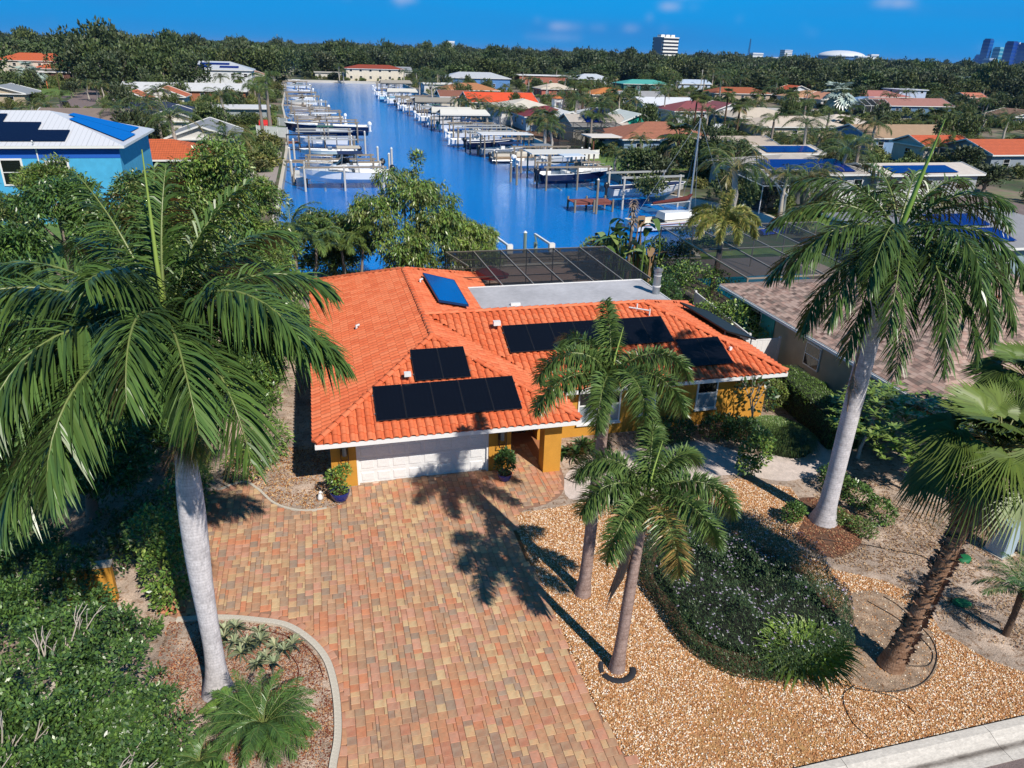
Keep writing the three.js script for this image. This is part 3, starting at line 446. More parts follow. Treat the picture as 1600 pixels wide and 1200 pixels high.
// ---------- plants: leaves, fronds, crowns ----------
const leafMat = (rough = 0.42, more = {}) => new THREE.MeshStandardMaterial({ color: 0xffffff, roughness: rough, vertexColors: true, side: THREE.DoubleSide, ...more });
const LEAF = leafMat(0.36), LEAFM = leafMat(0.6), FAN = leafMat(0.45);
const lin = (r, g, b) => [r, g, b];
const vary = (c, R, a = 0.35) => { const k = 1.4 * (1 + (R() - 0.5) * a * 2), h = (R() - 0.5) * a * 0.5; return [Math.max(0, c[0] * k * (1 + h)), Math.max(0, c[1] * k), Math.max(0, c[2] * k * (1 - h))]; };
// one leaf blade: root, direction, side vector, length, width, sag
function blade(m, p, d, s, L, w, sag, seg = 2) {
  const n = new THREE.Vector3().crossVectors(s, d).normalize(); let prev = null;
  const pt = (t) => V(p.x + d.x * L * t, p.y + d.y * L * t - sag * L * t * t, p.z + d.z * L * t);
  for (let k = 0; k < seg; k++) { const t = k / seg, q = pt(t), hw = w / 2 * (k === 0 ? 0.45 : 1); const a = m.v(q.x - s.x * hw, q.y - s.y * hw, q.z - s.z * hw, 0, t, n.x, n.y, n.z), b = m.v(q.x + s.x * hw, q.y + s.y * hw, q.z + s.z * hw, 1, t, n.x, n.y, n.z); if (prev) m.i.push(prev[0], prev[1], b, prev[0], b, a); prev = [a, b]; }
  const e = pt(1), c = m.v(e.x, e.y, e.z, 0.5, 1, n.x, n.y, n.z); m.i.push(prev[0], prev[1], c);
}
// feather leaf growing along +x from the origin, bending from el0 down by droop
function frond(o) {
  const { len, el0, droop, pairs = 60, leaf = 0.75, lw = 0.045, ranks = [-0.35, 0.1, 0.5], sag = 0.5, angle = 55, plume = false, seed = 1, col = [0.055, 0.115, 0.02], stem = [0.16, 0.2, 0.06], stemR = 0.035, start = 0.16, seg = 2, twist = 0, tipcol = null } = o;
  const R = rng(seed), m = new MB(true), N = 14, pts = [], el = [];
  let p = V(0, 0, 0), bend = 0; for (let k = 0; k <= N; k++) { const e = (el0 - droop * Math.pow(k / N, 1.25)) * RAD, tz = twist * (k / N) * (k / N); el.push([e, tz]); pts.push(p.clone()); p = p.clone().add(V(Math.cos(e) * Math.cos(tz), Math.sin(e), Math.cos(e) * Math.sin(tz)).multiplyScalar(len / N)); }
  m.col = stem; m.tube(pts, pts.map((_, k) => stemR * (1 - 0.85 * k / N)), 5, false);
  for (let k = 0; k < pairs; k++) {
    const t = start + (1 - start) * (k + R() * 0.7) / pairs, f = Math.min(N - 0.001, t * N), i = Math.floor(f), q = pts[i].clone().lerp(pts[i + 1], f - i), e = el[i][0], tz = el[i][1], T = V(Math.cos(e) * Math.cos(tz), Math.sin(e), Math.cos(e) * Math.sin(tz)), U = V(-Math.sin(e) * Math.cos(tz), Math.cos(e), -Math.sin(e) * Math.sin(tz)), S = new THREE.Vector3().crossVectors(T, U);
    const taper = Math.pow(Math.sin(Math.PI * Math.min(1, 0.22 + 0.7 * t)), plume ? 0.35 : 0.7) * (t > 0.9 ? 0.8 : 1);
    for (const side of [-1, 1]) {
      const lift = plume ? (R() * 2 - 1) * 1.5 : ranks[Math.floor(R() * ranks.length)] + (R() - 0.5) * 0.25, A = (angle - 22 * t + (R() - 0.5) * 14) * RAD;
      const out = S.clone().multiplyScalar(side * Math.cos(lift)).addScaledVector(U, Math.sin(lift)), d = T.clone().multiplyScalar(Math.cos(A)).addScaledVector(out, Math.sin(A)).normalize(), nrm = new THREE.Vector3().crossVectors(d, out).normalize(), w = new THREE.Vector3().crossVectors(d, V(0, 1, 0).addScaledVector(nrm, plume ? 1.2 : 0.5).addScaledVector(V(R() - 0.5, R() - 0.5, R() - 0.5), 0.6)).normalize();
      let c = vary(col, R, 0.3); if (tipcol && R() < tipcol[3]) c = vary(tipcol.slice(0, 3), R, 0.3); m.col = c; blade(m, q, d, w, leaf * taper * (0.85 + 0.3 * R()), lw * (0.85 + 0.3 * R()), sag * (0.7 + 0.6 * R()), seg);
    }
  }
  return m.build();
}
// fan leaf: stalk along +x then a pleated fan
function fanLeaf(o) {
  const { stalk = 1.1, rad = 0.95, el0 = 40, droop = 40, ribs = 26, spread = 250, col = [0.07, 0.13, 0.02], sag = 0.5, seed = 1, stem = [0.16, 0.17, 0.05], seg = 2, split = 0.45 } = o;
  const R = rng(seed), m = new MB(true), N = 5, pts = []; let p = V(0, 0, 0), e = el0 * RAD;
  for (let k = 0; k <= N; k++) { e = (el0 - droop * k / N) * RAD; pts.push(p.clone()); p = p.clone().add(V(Math.cos(e), Math.sin(e), 0).multiplyScalar(stalk / N)); }
  m.col = stem; m.tube(pts, 0.022, 4, false);
  const c = pts[N], T = V(Math.cos(e), Math.sin(e), 0), U = V(-Math.sin(e), Math.cos(e), 0), S = V(0, 0, 1), half = spread / 2 * RAD, hub = [];
  const dir = (a) => T.clone().multiplyScalar(Math.cos(a)).addScaledVector(S, Math.sin(a)).addScaledVector(U, 0.12 * (1 - Math.cos(a))).normalize();
  m.col = vary(col, R, 0.15);
  for (let k = 0; k < ribs; k++) {
    const a0 = -half + 2 * half * k / ribs, a1 = -half + 2 * half * (k + 1) / ribs, am = (a0 + a1) / 2, L = rad * (0.8 + 0.2 * Math.cos(am)) * (0.92 + 0.16 * R()), r1 = L * split, d = dir(am), tipdrop = sag * L * (0.6 + 0.5 * R());
    const P = (a, r, lift) => c.clone().addScaledVector(dir(a), r).addScaledVector(U, lift); const n = U;
    const mid = P(am, r1, 0.08 * rad), l = P(a0, r1, -0.01), rr = P(a1, r1, -0.01), tip = P(am, L, 0).add(V(0, -tipdrop * 0.55, 0)); m.col = vary(col, R, 0.22);
    const v = (q) => m.v(q.x, q.y, q.z, 0, 0, n.x, n.y, n.z), C = v(c), a = v(l), b = v(mid), g = v(rr), h = v(tip); m.i.push(C, b, a, C, g, b, a, b, h, b, g, h);
  }
  return m.build();
}
const ringTex = (a, b, rings, seed) => { const n = fbm(seed, 8, 4), q = fbm(seed + 3, 32, 3); return tex(512, (u, v) => { const r = (v * rings + 0.7 * (n(u, v) - 0.5)) % 1, s = r < 0.14 ? -20 * n(u * 2, v) * 2 : 0, t = 60 * (n(u, v) - 0.5) + 46 * (q(u * 2, v * 0.5) - 0.5) + s; return [a[0] + t, a[1] + t, a[2] + t + b]; }); };
const BARK = {
  royal: mat(0xffffff, 0.85, { map: again(ringTex([192, 188, 186], 3, 15, 61), 1, 0.8), bumpMap: again(ringTex([150, 150, 150], 0, 15, 61), 1, 0.8), bumpScale: 0.008 }),
  foxtail: mat(0xffffff, 0.85, { map: again(ringTex([150, 128, 118], 0, 6, 71), 1, 1.2) }),
  fan: mat(0xffffff, 0.95, { map: again(ringTex([136, 104, 84], -4, 9, 81), 1, 1.1), bumpMap: again(ringTex([120, 120, 120], 0, 9, 81), 1, 1.1), bumpScale: 0.06 }),
  grey: mat(0x8c8074, 0.9, { map: again(grain, 1) }), pale: mat(0xb9afa2, 0.85, { map: again(grain, 1) }), brown: mat(0x5e4a3a, 0.95, { map: again(grain, 1) }),
};
const frondMat = LEAF, SHAFT = mat(0x5f8a3a, 0.45, { map: again(grain, 1) });
function trunk(t, pts, rad, m, seg = 16, name = 'trunk') { const c = new THREE.CatmullRomCurve3(pts.map((p) => V(...p))), n = 26, P = c.getPoints(n); const r = P.map((_, k) => { const f = k / n * (rad.length - 1), i = Math.min(rad.length - 2, Math.floor(f)); return rad[i] + (rad[i + 1] - rad[i]) * (f - i); }); return part(name, new MB().tube(P, r, seg, true, 1), m, t); }
function crownOf(t, top, list, common, m, fn = frond, name = 'frond') { list.forEach((f, k) => { const [az, el0, droop, len] = f, o = { ...common, el0, droop, len: len || common.len, seed: common.seed + k * 13, ...(f[4] || {}) }; const q = part(name, fn(o), m, t); q.position.set(...top); q.rotation.y = (az - 15) * RAD; }); }

// left royal palm
{
  const t = thing('royal_palm', 'tall royal palm with thick pale grey trunk left of the driveway', 'palm tree', [-3.3, 0, -14.8]);
  trunk(t, [[-0.05, 0, 0.03], [0, 1.2, 0], [0.02, 3.5, 0], [0.1, 5.6, 0], [0.18, 7.1, 0]], [0.4, 0.28, 0.235, 0.215, 0.225, 0.25, 0.275, 0.285, 0.265, 0.22, 0.2], BARK.royal, 24);
  trunk(t, [[0.18, 7.0, 0], [0.2, 8.2, 0], [0.22, 9.3, 0]], [0.22, 0.24, 0.2, 0.13, 0.09], SHAFT, 18, 'crownshaft');
  const R = rng(5), fl = new MB(true); for (let k = 0; k < 900; k++) { const a = R() * TAU, e = (R() - 0.7) * 1.5, d = V(Math.cos(a) * Math.cos(e), Math.sin(e), Math.sin(a) * Math.cos(e)), p = V(0.3 + 0.35 * R(), 7.1 + 0.2 * R(), 0.25 + 0.3 * R()).addScaledVector(d, 0.2 * R()); fl.col = vary(R() < 0.75 ? [0.17, 0.2, 0.03] : [0.2, 0.1, 0.05], R, 0.3); blade(fl, p, d, V(-d.z, 0, d.x).normalize(), 0.35 + 0.25 * R(), 0.014, 0.6, 1); }
  part('flower_cluster', fl, LEAFM, t);
  const dry = new MB(true); for (let k = 0; k < 260; k++) { const a = R() * TAU; dry.col = vary([0.16, 0.09, 0.055], R, 0.4); blade(dry, V(0.18 + Math.cos(a) * 0.2, 7.0, Math.sin(a) * 0.2), V(Math.cos(a) * 0.9, 0.1 - R() * 0.8, Math.sin(a) * 0.9).normalize(), V(-Math.sin(a), 0, Math.cos(a)), 0.3 + 0.25 * R(), 0.02, 0.9, 1); } part('dry_sheath', dry, LEAFM, t);
  crownOf(t, [0.22, 9.15, 0], [[172, 52, 85, 4.5], [108, 78, 50, 3.9], [52, 66, 88, 3.9], [196, 28, 70, 4.7], [232, 30, 108, 4.6], [262, 30, 118, 4.7], [312, 34, 122, 4.5], [352, 44, 98, 3.8], [142, 60, 95, 4.3], [75, 50, 100, 4.1], [20, 58, 105, 3.9], [214, 56, 95, 4.4], [284, 58, 128, 4.2], [335, 62, 120, 4.2], [160, 30, 90, 4.3], [222, 8, 78, 4.9], [206, 14, 78, 4.8], [243, 4, 80, 4.7], [184, 46, 92, 4.6], [246, 46, 120, 4.4], [300, 46, 122, 4.4], [120, 40, 95, 4.3], [8, 28, 88, 3.8], [92, 84, 34, 3.6], [150, 76, 44, 3.8], [40, 78, 50, 3.7], [270, 78, 90, 3.4]],
    { pairs: 130, leaf: 1.0, lw: 0.043, ranks: [-0.5, -0.1, 0.35, 0.7], sag: 0.62, angle: 62, col: [0.052, 0.096, 0.022], stemR: 0.05, seed: 100, seg: 3 }, LEAF);
  part('spear_leaf', new MB().tube([[0.22, 9.0, 0], [0.25, 10.9, -0.05], [0.32, 12.9, -0.1]], [0.06, 0.04, 0.01], 8), mat(0x8aa04a, 0.5), t);
}
// right royal palm
{
  const t = thing('royal_palm', 'tall royal palm with smooth pale trunk on the right beside the gravel', 'palm tree', [16.3, 0, -18.05]);
  trunk(t, [[-0.06, 0, 0.02], [0, 0.9, 0], [0.05, 4.5, -0.02], [0.12, 8, -0.03], [0.12, 8.6, -0.03]], [0.5, 0.36, 0.3, 0.28, 0.28, 0.29, 0.28, 0.26, 0.24, 0.22], BARK.royal, 24);
  trunk(t, [[0.12, 8.5, -0.03], [0.14, 9.3, -0.03], [0.15, 10.2, -0.03]], [0.22, 0.24, 0.19, 0.12, 0.08], SHAFT, 18, 'crownshaft');
  crownOf(t, [0.15, 10.0, -0.03], [[172, 40, 95, 4.1], [8, 42, 95, 4.1], [30, 60, 90, 3.7], [152, 58, 92, 3.8], [198, 26, 105, 4.3], [342, 26, 105, 4.3], [224, 8, 92, 4.5], [248, 10, 96, 4.6], [272, 8, 94, 4.6], [296, 8, 94, 4.6], [318, 8, 92, 4.5], [236, 34, 120, 4.2], [286, 36, 125, 4.2], [232, -18, 66, 4.4], [258, -22, 62, 4.6], [284, -20, 64, 4.6], [306, -16, 66, 4.4], [208, -6, 78, 4.4], [330, -6, 78, 4.3], [184, 12, 80, 4.2], [356, 12, 80, 4.2], [95, 64, 80, 3.5], [60, 66, 90, 3.4], [122, 50, 98, 3.6], [352, 60, 100, 3.5]],
    { pairs: 105, leaf: 0.76, lw: 0.045, ranks: [-0.6, -0.1, 0.4, 0.8], sag: 0.6, angle: 60, col: [0.05, 0.09, 0.022], stemR: 0.045, seed: 300, seg: 3 }, LEAF);
  part('spear_leaf', new MB().tube([[0.15, 9.9, 0], [0.35, 11.6, 0.1], [0.6, 13.3, 0.2]], [0.09, 0.06, 0.012], 8), mat(0x76963f, 0.5), t);
  const dr = new MB(true), R = rng(8); dr.col = [0.24, 0.17, 0.12]; dr.tube([[-0.35, 4.4, 0.25], [-0.42, 5.2, 0.2], [-0.3, 7.6, 0.1]], [0.015, 0.05, 0.03], 6); for (let k = 0; k < 60; k++) { dr.col = vary([0.26, 0.19, 0.13], R, 0.3); blade(dr, V(-0.4, 5.3 + R() * 0.4, 0.22), V(R() - 0.5, -0.6 * R(), R() - 0.3).normalize(), V(1, 0, 0), 0.4, 0.05, 0.6, 1); } part('dead_frond', dr, LEAFM, t);
}
// the two foxtail palms by the driveway
for (const [p, h, r, list, label, seed] of [
  [[6.72, 0, -16.22], 6.1, 0.17, [[186, 62, 158, 2.61], [208, 30, 105, 2.61], [2, 58, 140, 2.61], [98, 80, 50, 2.16], [292, 48, 150, 2.52], [255, 40, 135, 2.52], [328, 40, 125, 2.52], [140, 66, 120, 2.16]], 'foxtail palm standing in gravel near the porch, the farther of the two by the driveway', 500],
  [[6.62, 0, -13.25], 4.45, 0.15, [[160, 66, 160, 2.43], [200, 50, 140, 2.16], [352, 46, 132, 2.52], [238, 24, 100, 2.34], [284, 14, 85, 2.34, { tipcol: [0.22, 0.15, 0.05, 0.45] }], [80, 76, 80, 2.07], [40, 60, 120, 2.16], [320, 30, 110, 2.25]], 'foxtail palm with brown hanging sheath in gravel, the nearer of the two by the driveway', 600]]) {
  const t = thing('foxtail_palm', label, 'palm tree', p);
  trunk(t, [[0, 0, 0], [0.05, 1, 0], [0.1, h * 0.6, 0.03], [0.2, h, 0.02]], [r * 1.5, r * 1.1, r, r * 0.98, r * 0.9, r * 0.8], BARK.foxtail, 16);
  trunk(t, [[0.2, h - 0.05, 0.02], [0.22, h + 0.5, 0.02], [0.25, h + 1.0, 0.02]], [r * 0.8, r * 0.9, r * 0.6, r * 0.4], SHAFT, 14, 'crownshaft');
  crownOf(t, [0.25, h + 0.9, 0.02], list, { pairs: 300, leaf: 0.46, lw: 0.034, plume: true, sag: 0.45, angle: 88, col: [0.07, 0.115, 0.03], stemR: 0.032, seed, seg: 2, start: 0.12 }, LEAF);
  part('spear_leaf', new MB().tube([[0.25, h + 0.9, 0.02], [0.35, h + 1.6, 0], [0.5, h + 2.3, -0.02]], [0.04, 0.025, 0.008], 6), mat(0x9db35a, 0.5), t);
  if (seed === 600) { const d = new MB(true), R = rng(3); for (let k = 0; k < 5; k++) { d.col = vary([0.17, 0.1, 0.06], R, 0.3); const a = 2.2 + R() * 1.6; d.tube([[0.12 + Math.cos(a) * 0.1, 4.2, Math.sin(a) * -0.1], [0.05 + Math.cos(a) * 0.26, 3.1, Math.sin(a) * -0.22], [Math.cos(a) * 0.45, 2.0 + R() * 0.6, Math.sin(a) * -0.3]], [0.1, 0.07, 0.012], 6); } part('dead_frond', d, LEAFM, t); }
}
// leaning fan palm on the right
{
  const t = thing('fan_palm', 'leaning fan palm with rough brown trunk in a sandy ring near the kerb', 'palm tree', [13.95, 0, -11.75]);
  trunk(t, [[-0.1, 0, 0], [0.02, 0.8, 0], [0.25, 2.5, 0.1], [0.5, 4.6, 0.2], [0.75, 6.6, 0.25]], [0.36, 0.25, 0.2, 0.185, 0.19, 0.2, 0.2], BARK.fan, 18);
  const R = rng(21), boots = new MB(true); for (let k = 0; k < 520; k++) { const y = 0.15 + R() * 5.6, a = R() * TAU, x = y < 2.5 ? 0.25 * y / 2.5 : 0.25 + 0.25 * (y - 2.5) / 1.8, z = 0.04 * y; boots.col = vary([0.2, 0.125, 0.085], R, 0.4); blade(boots, V(x + Math.cos(a) * 0.185, y, z + Math.sin(a) * 0.185), V(Math.cos(a) * 0.6, 0.8, Math.sin(a) * 0.6).normalize(), V(-Math.sin(a), 0, Math.cos(a)), 0.16 + 0.14 * R(), 0.13, 0.5, 2); } stuff(part('leaf_bases', boots, LEAFM, t));
  const list = []; for (let k = 0; k < 45; k++) { const lay = Math.floor(k / 15); list.push([k * 37 + R() * 12, [8, 38, 66][lay] + R() * 10, [70, 60, 40][lay], 0, { stalk: [1.25, 1.2, 0.95][lay], rad: 1.1, sag: [1.25, 0.8, 0.35][lay] }]); }
  crownOf(t, [0.75, 6.6, 0.25], list, { ribs: 38, spread: 260, split: 0.34, col: [0.07, 0.105, 0.02], seed: 700 }, FAN, fanLeaf, 'fan_leaf');
  const dl = []; for (let k = 0; k < 9; k++) dl.push([k * 40 + R() * 20, -50, 40, 0]); crownOf(t, [0.72, 6.35, 0.24], dl, { ribs: 20, spread: 190, stalk: 0.9, rad: 0.85, col: [0.2, 0.14, 0.07], stem: [0.2, 0.13, 0.07], sag: 1.1, seed: 760 }, FAN, fanLeaf, 'dead_leaf');
}

// cabbage palm cut by the right edge
{
  const t = thing('fan_palm', 'bushy fan palm cut by the right picture edge behind the leaning palm', 'palm tree', [22.2, 0, -17.2]);
  trunk(t, [[0, 0, 0], [0.05, 2.6, 0], [0, 5.2, 0]], [0.3, 0.24, 0.22], BARK.fan, 14);
  const R = rng(23), L = []; for (let k = 0; k < 34; k++) { const lay = Math.floor(k / 12); L.push([k * 41 + R() * 12, [5, 35, 64][lay] + R() * 10, [65, 55, 40][lay], 0, { stalk: [1.2, 1.1, 0.9][lay], sag: [1.0, 0.6, 0.3][lay] }]); } crownOf(t, [0, 5.2, 0], L, { ribs: 34, rad: 1.0, spread: 250, split: 0.3, col: [0.06, 0.1, 0.02], seed: 820 }, FAN, fanLeaf, 'fan_leaf');
}

// ---------- shrubs and small plants ----------
// leaves scattered through overlapping ellipsoids: [x, y, z, rx, ry, rz]
function foliage(blobs, n, size, seed, cols, { up = 0.5, wid = 0.5, shell = 0.55, tuft = 1, spread = 0.25, droop = 0.2 } = {}) {
  const R = rng(seed), m = new MB(true), vol = blobs.map((b) => Math.pow(b[3] * b[4] * b[5], 0.7)), tot = vol.reduce((a, b) => a + b, 0);
  for (let k = 0; k < n; k++) {
    let q = R() * tot, i = 0; while (q > vol[i] && i < blobs.length - 1) q -= vol[i++]; const b = blobs[i];
    const a = R() * TAU, c = R() * 2 - 1, s = Math.sqrt(1 - c * c), d = V(Math.cos(a) * s, c, Math.sin(a) * s); if (d.y < -0.3 && R() < 0.6) d.y *= -1;
    const lump = 0.82 + 0.36 * N8(a / TAU + i * 0.13, c * 0.5 + 0.5 + i * 0.29), r = (shell + (1 - shell) * Math.pow(R(), 0.6)) * lump, p = V(b[0] + d.x * b[3] * r, b[1] + d.y * b[4] * r, b[2] + d.z * b[5] * r);
    if (p.y < 0.03) p.y = 0.03 + R() * 0.1;
    const base = cols[Math.floor(R() * cols.length)], o = d.clone().addScaledVector(V(0, 1, 0), up).normalize();
    for (let t = 0; t < tuft; t++) {
      const g = o.clone().add(V(R() - 0.5, R() - 0.5 - droop, R() - 0.5).multiplyScalar(1.9)).normalize(), w = new THREE.Vector3().crossVectors(g, V(R() - 0.5, R() + 0.2, R() - 0.5)).normalize(), z = size * (0.6 + 0.8 * R()), f = tuft > 1 ? V(R() - 0.5, R() - 0.5, R() - 0.5).multiplyScalar(spread) : V(0, 0, 0), P = p.clone().add(f);
      m.col = vary(base, R, 0.28); const nn = new THREE.Vector3().crossVectors(w, g).normalize(), hw = z * wid / 2, M1 = P.clone().addScaledVector(g, z * 0.5).addScaledVector(nn, z * 0.05), e = P.clone().addScaledVector(g, z);
      const v = (x) => m.v(x.x, x.y, x.z, 0, 0, nn.x, nn.y, nn.z), A = v(P), B = v(M1.clone().addScaledVector(w, hw)), C = v(e), D = v(M1.clone().addScaledVector(w, -hw)); m.i.push(A, B, C, A, C, D);
    }
  }
  return m;
}
// breaks big ellipsoids into many leafy lumps with gaps between them
function lumps(blobs, per, seed, k = 0.36, core = 0.86) { const R = rng(seed), out = blobs.map((b) => [b[0], b[1] - (1 - core) * 0.5, b[2], b[3] * core, b[4] * core, b[5] * core]); for (const b of blobs) for (let j = 0; j < per; j++) { const a = R() * TAU, c = -0.45 + 1.4 * R(), cc = Math.min(1, c), s = Math.sqrt(1 - cc * cc), r = 0.6 + 0.42 * R(), q = k * (0.65 + 0.7 * R()); out.push([b[0] + Math.cos(a) * s * b[3] * r, Math.max(0.15, b[1] + cc * b[4] * r), b[2] + Math.sin(a) * s * b[5] * r, b[3] * q, b[4] * q * 0.85, b[5] * q]); } return out; }

const GREEN = { dark: [[0.03, 0.065, 0.018], [0.045, 0.09, 0.02], [0.022, 0.05, 0.016]], mid: [[0.06, 0.115, 0.022], [0.08, 0.14, 0.03], [0.045, 0.09, 0.02]], lime: [[0.12, 0.19, 0.03], [0.16, 0.21, 0.045], [0.08, 0.14, 0.025]], olive: [[0.1, 0.12, 0.035], [0.13, 0.15, 0.05], [0.07, 0.09, 0.025]], grey: [[0.17, 0.2, 0.11], [0.13, 0.16, 0.08], [0.21, 0.22, 0.13]] };
function branchy(m, from, dir, len, r, depth, R, spread = 0.7) {
  const mid = from.clone().addScaledVector(dir, len * 0.5).add(V(R() - 0.5, R() - 0.5, R() - 0.5).multiplyScalar(len * 0.18)), end = from.clone().addScaledVector(dir, len).add(V(R() - 0.5, R() - 0.5, R() - 0.5).multiplyScalar(len * 0.15));
  m.tube([from, mid, end], [r, r * 0.8, r * 0.6], depth > 1 ? 7 : 5, true, 1);
  if (depth > 0) for (let k = 0; k < 3; k++) branchy(m, end, dir.clone().add(V(R() - 0.5, R() * 0.5 - 0.1, R() - 0.5).multiplyScalar(spread * 2)).normalize(), len * (0.6 + 0.25 * R()), r * 0.55, depth - 1, R, spread);
}
function bush(name, label, cat, pos, blobs, n, size, seed, cols, opt = {}, group) {
  const t = thing(name, label, cat, pos, 0, group); part('foliage', foliage(blobs, n, size, seed, cols, opt), opt.mat || LEAF, t);
  const R = rng(seed + 9), m = new MB(); for (let k = 0; k < (opt.stems || 3); k++) { const b = blobs[k % blobs.length]; branchy(m, V(b[0] * 0.6 + (R() - 0.5) * 0.2, 0, b[2] * 0.6 + (R() - 0.5) * 0.2), V((R() - 0.5) * 0.8, 1, (R() - 0.5) * 0.8).normalize(), Math.max(0.2, b[1] * 0.6), opt.stemR || 0.03, 1, R); }
  part('stem', m, opt.bark || BARK.brown, t); return t;
}
// big glossy shrub tree filling the lower left corner
{
  const t = thing('shrub_tree', 'wide glossy dark green shrub tree with pale bare branches filling the lower left corner', 'tree', [-6.2, 0, -13.6]);
  const bl = [[-0.2, 1.7, -1.6, 1.3, 1.1, 1.1], [0.6, 1.4, -0.4, 1.4, 1.1, 1.1], [1.5, 1.1, 0.6, 1.3, 0.9, 1.0], [0.2, 1.9, 0.9, 1.4, 1.1, 1.1], [-1.2, 1.6, 0.3, 1.2, 1.1, 1.1], [-0.6, 1.9, 1.7, 1.4, 1.2, 1.1], [1.0, 1.3, 1.7, 1.4, 1.0, 1.0], [2.1, 0.6, 1.5, 0.9, 0.6, 0.9], [0.2, 1.5, 2.7, 1.5, 1.1, 1.0], [-2.0, 1.8, 2.4, 1.3, 1.2, 1.2]];
  part('foliage', foliage(lumps(bl, 13, 40, 0.3, 0.62), 11500, 0.1, 41, [...GREEN.dark, ...GREEN.mid, [0.055, 0.1, 0.03]], { wid: 0.5, shell: 0.35, up: 0.7, tuft: 4, spread: 0.16 }), LEAF, t);
  const R = rng(42); for (const [x, z, dx, dz] of [[-1.9, 1.7, 0.9, -0.1], [-1.7, 2.3, 0.9, 0.2], [-1.2, 0.2, 0.6, -0.5], [0.2, 1.9, 0.9, 0.4]]) { const m = new MB(); branchy(m, V(x, 0.9, z), V(dx, 0.5, dz).normalize(), 1.0, 0.08, 3, R, 0.6); part('branch', m, BARK.pale, t); }
  const t2 = thing('shrub_tree', 'dense green shrub tree at the left edge under the drooping royal palm fronds', 'tree', [-8.6, 0, -18.6]);
  part('foliage', foliage(lumps([[0, 1.8, 0, 1.5, 1.1, 1.4], [-1.2, 1.6, 1.2, 1.4, 1.2, 1.3], [1.3, 1.3, 0.9, 1.2, 0.9, 1.2], [0.4, 1.5, 2.0, 1.3, 1.0, 1.1], [-1.6, 1.6, -1.3, 1.4, 1.2, 1.3]], 12, 44, 0.32, 0.62), 6500, 0.11, 43, [...GREEN.mid, ...GREEN.dark], { wid: 0.45, shell: 0.35, up: 0.8, tuft: 4, spread: 0.18 }), LEAF, t2);
  for (const [x, z] of [[0, 0], [-1, 1], [1, 0.8]]) { const m2 = new MB(); branchy(m2, V(x, 0, z), V((R() - 0.5) * 0.6, 1, (R() - 0.5) * 0.6).normalize(), 0.8, 0.06, 2, R); part('branch', m2, BARK.pale, t2); }
}
bush('hedge_shrub', 'leafy climbing shrub behind the left royal palm trunk', 'shrub', [-5.0, 0, -18.6], [[0, 1.0, 0, 0.7, 1.0, 0.7], [-0.3, 1.9, -0.6, 0.7, 0.8, 0.7], [0.1, 0.5, 0.5, 0.5, 0.5, 0.5]], 2600, 0.13, 51, [...GREEN.mid, ...GREEN.lime], { up: 0.3 });
bush('hedge_shrub', 'tall green hedge shrub along the left side of the driveway', 'shrub', [-4.9, 0, -22.9], [[0, 1.1, 0, 0.75, 1.1, 1.1], [-0.2, 1.6, -1.5, 0.8, 1.4, 1.0], [-0.1, 1.2, 1.5, 0.7, 1.1, 1.1], [-0.2, 1.0, 2.9, 0.6, 0.9, 0.9]], 5200, 0.13, 52, [...GREEN.mid, ...GREEN.dark, ...GREEN.lime], { up: 0.3 });
{ const w = thing('garden_wall', 'short mustard yellow garden wall half hidden by shrubs at the left', 'wall', [-7.0, 0, -18.9]); part('wall_panel', new MB().box(-0.7, 0, -0.1, 0.55, 1.25, 0.1), M.yellow, w); part('wall_cap', new MB().box(-0.74, 1.25, -0.14, 0.59, 1.32, 0.14), CONC, w); }
// low rosette plants and pygmy palms
function rosette(n, L, w, seed, cols, el = 55) { const R = rng(seed), m = new MB(true); for (let k = 0; k < n; k++) { const a = R() * TAU, e = (20 + R() * el) * RAD, d = V(Math.cos(a) * Math.cos(e), Math.sin(e), Math.sin(a) * Math.cos(e)); m.col = vary(cols[Math.floor(R() * cols.length)], R, 0.25); blade(m, V(0, 0.04, 0), d, V(-Math.sin(a), 0, Math.cos(a)), L * (0.6 + 0.5 * R()), w, 0.55, 3); } return m; }
{
  const where = [[[-1.80, -15.97], 'behind the pygmy palm nearest the driveway edging'], [[-2.59, -16.39], 'farthest in the curved bed'], [[-2.99, -16.13], 'closest to the royal palm trunk in the curved bed'], [[-2.26, -15.39], 'just behind the small pygmy palm'], [[-3.24, -16.78], 'tucked beside the royal palm trunk at the rear']];
  where.forEach(([p, l], k) => { const t = thing('bromeliad', 'pale grey green bromeliad rosette ' + l, 'plant', [p[0], 0, p[1]], k, 'bromeliads in the curved bed'); for (let j = 0; j < 3; j++) { const q = part('rosette', rosette(40, 0.5, 0.042, 60 + k * 5 + j, GREEN.grey), LEAFM, t); q.position.set((j - 1) * 0.22, 0, (j % 2) * 0.2); } });
}
const pygmy = (name, label, p, seed, n, len, h, col = [0.06, 0.125, 0.022], leaf = 0.26) => { const t = thing(name, label, 'palm tree', [p[0], 0, p[1]]); trunk(t, [[0, 0, 0], [0.02, h * 0.5, 0], [0, h, 0]], [0.1, 0.08, 0.09], BARK.brown, 10); const L = []; for (let k = 0; k < n; k++) L.push([k * 137.5, 15 + (k * 53 % 65), 60 + (k * 31 % 40), len * (0.85 + 0.3 * ((k * 7) % 5) / 5)]); crownOf(t, [0, h, 0], L, { pairs: 56, leaf, lw: 0.017, ranks: [-0.1, 0.15], sag: 0.35, angle: 58, col, stemR: 0.014, seed, start: 0.14 }, LEAF); return t; };
pygmy('pygmy_palm', 'small feathery pygmy palm in the curved bed at the bottom left', [-2.15, -13.0], 900, 32, 1.4, 0.5, [0.05, 0.1, 0.022], 0.3);
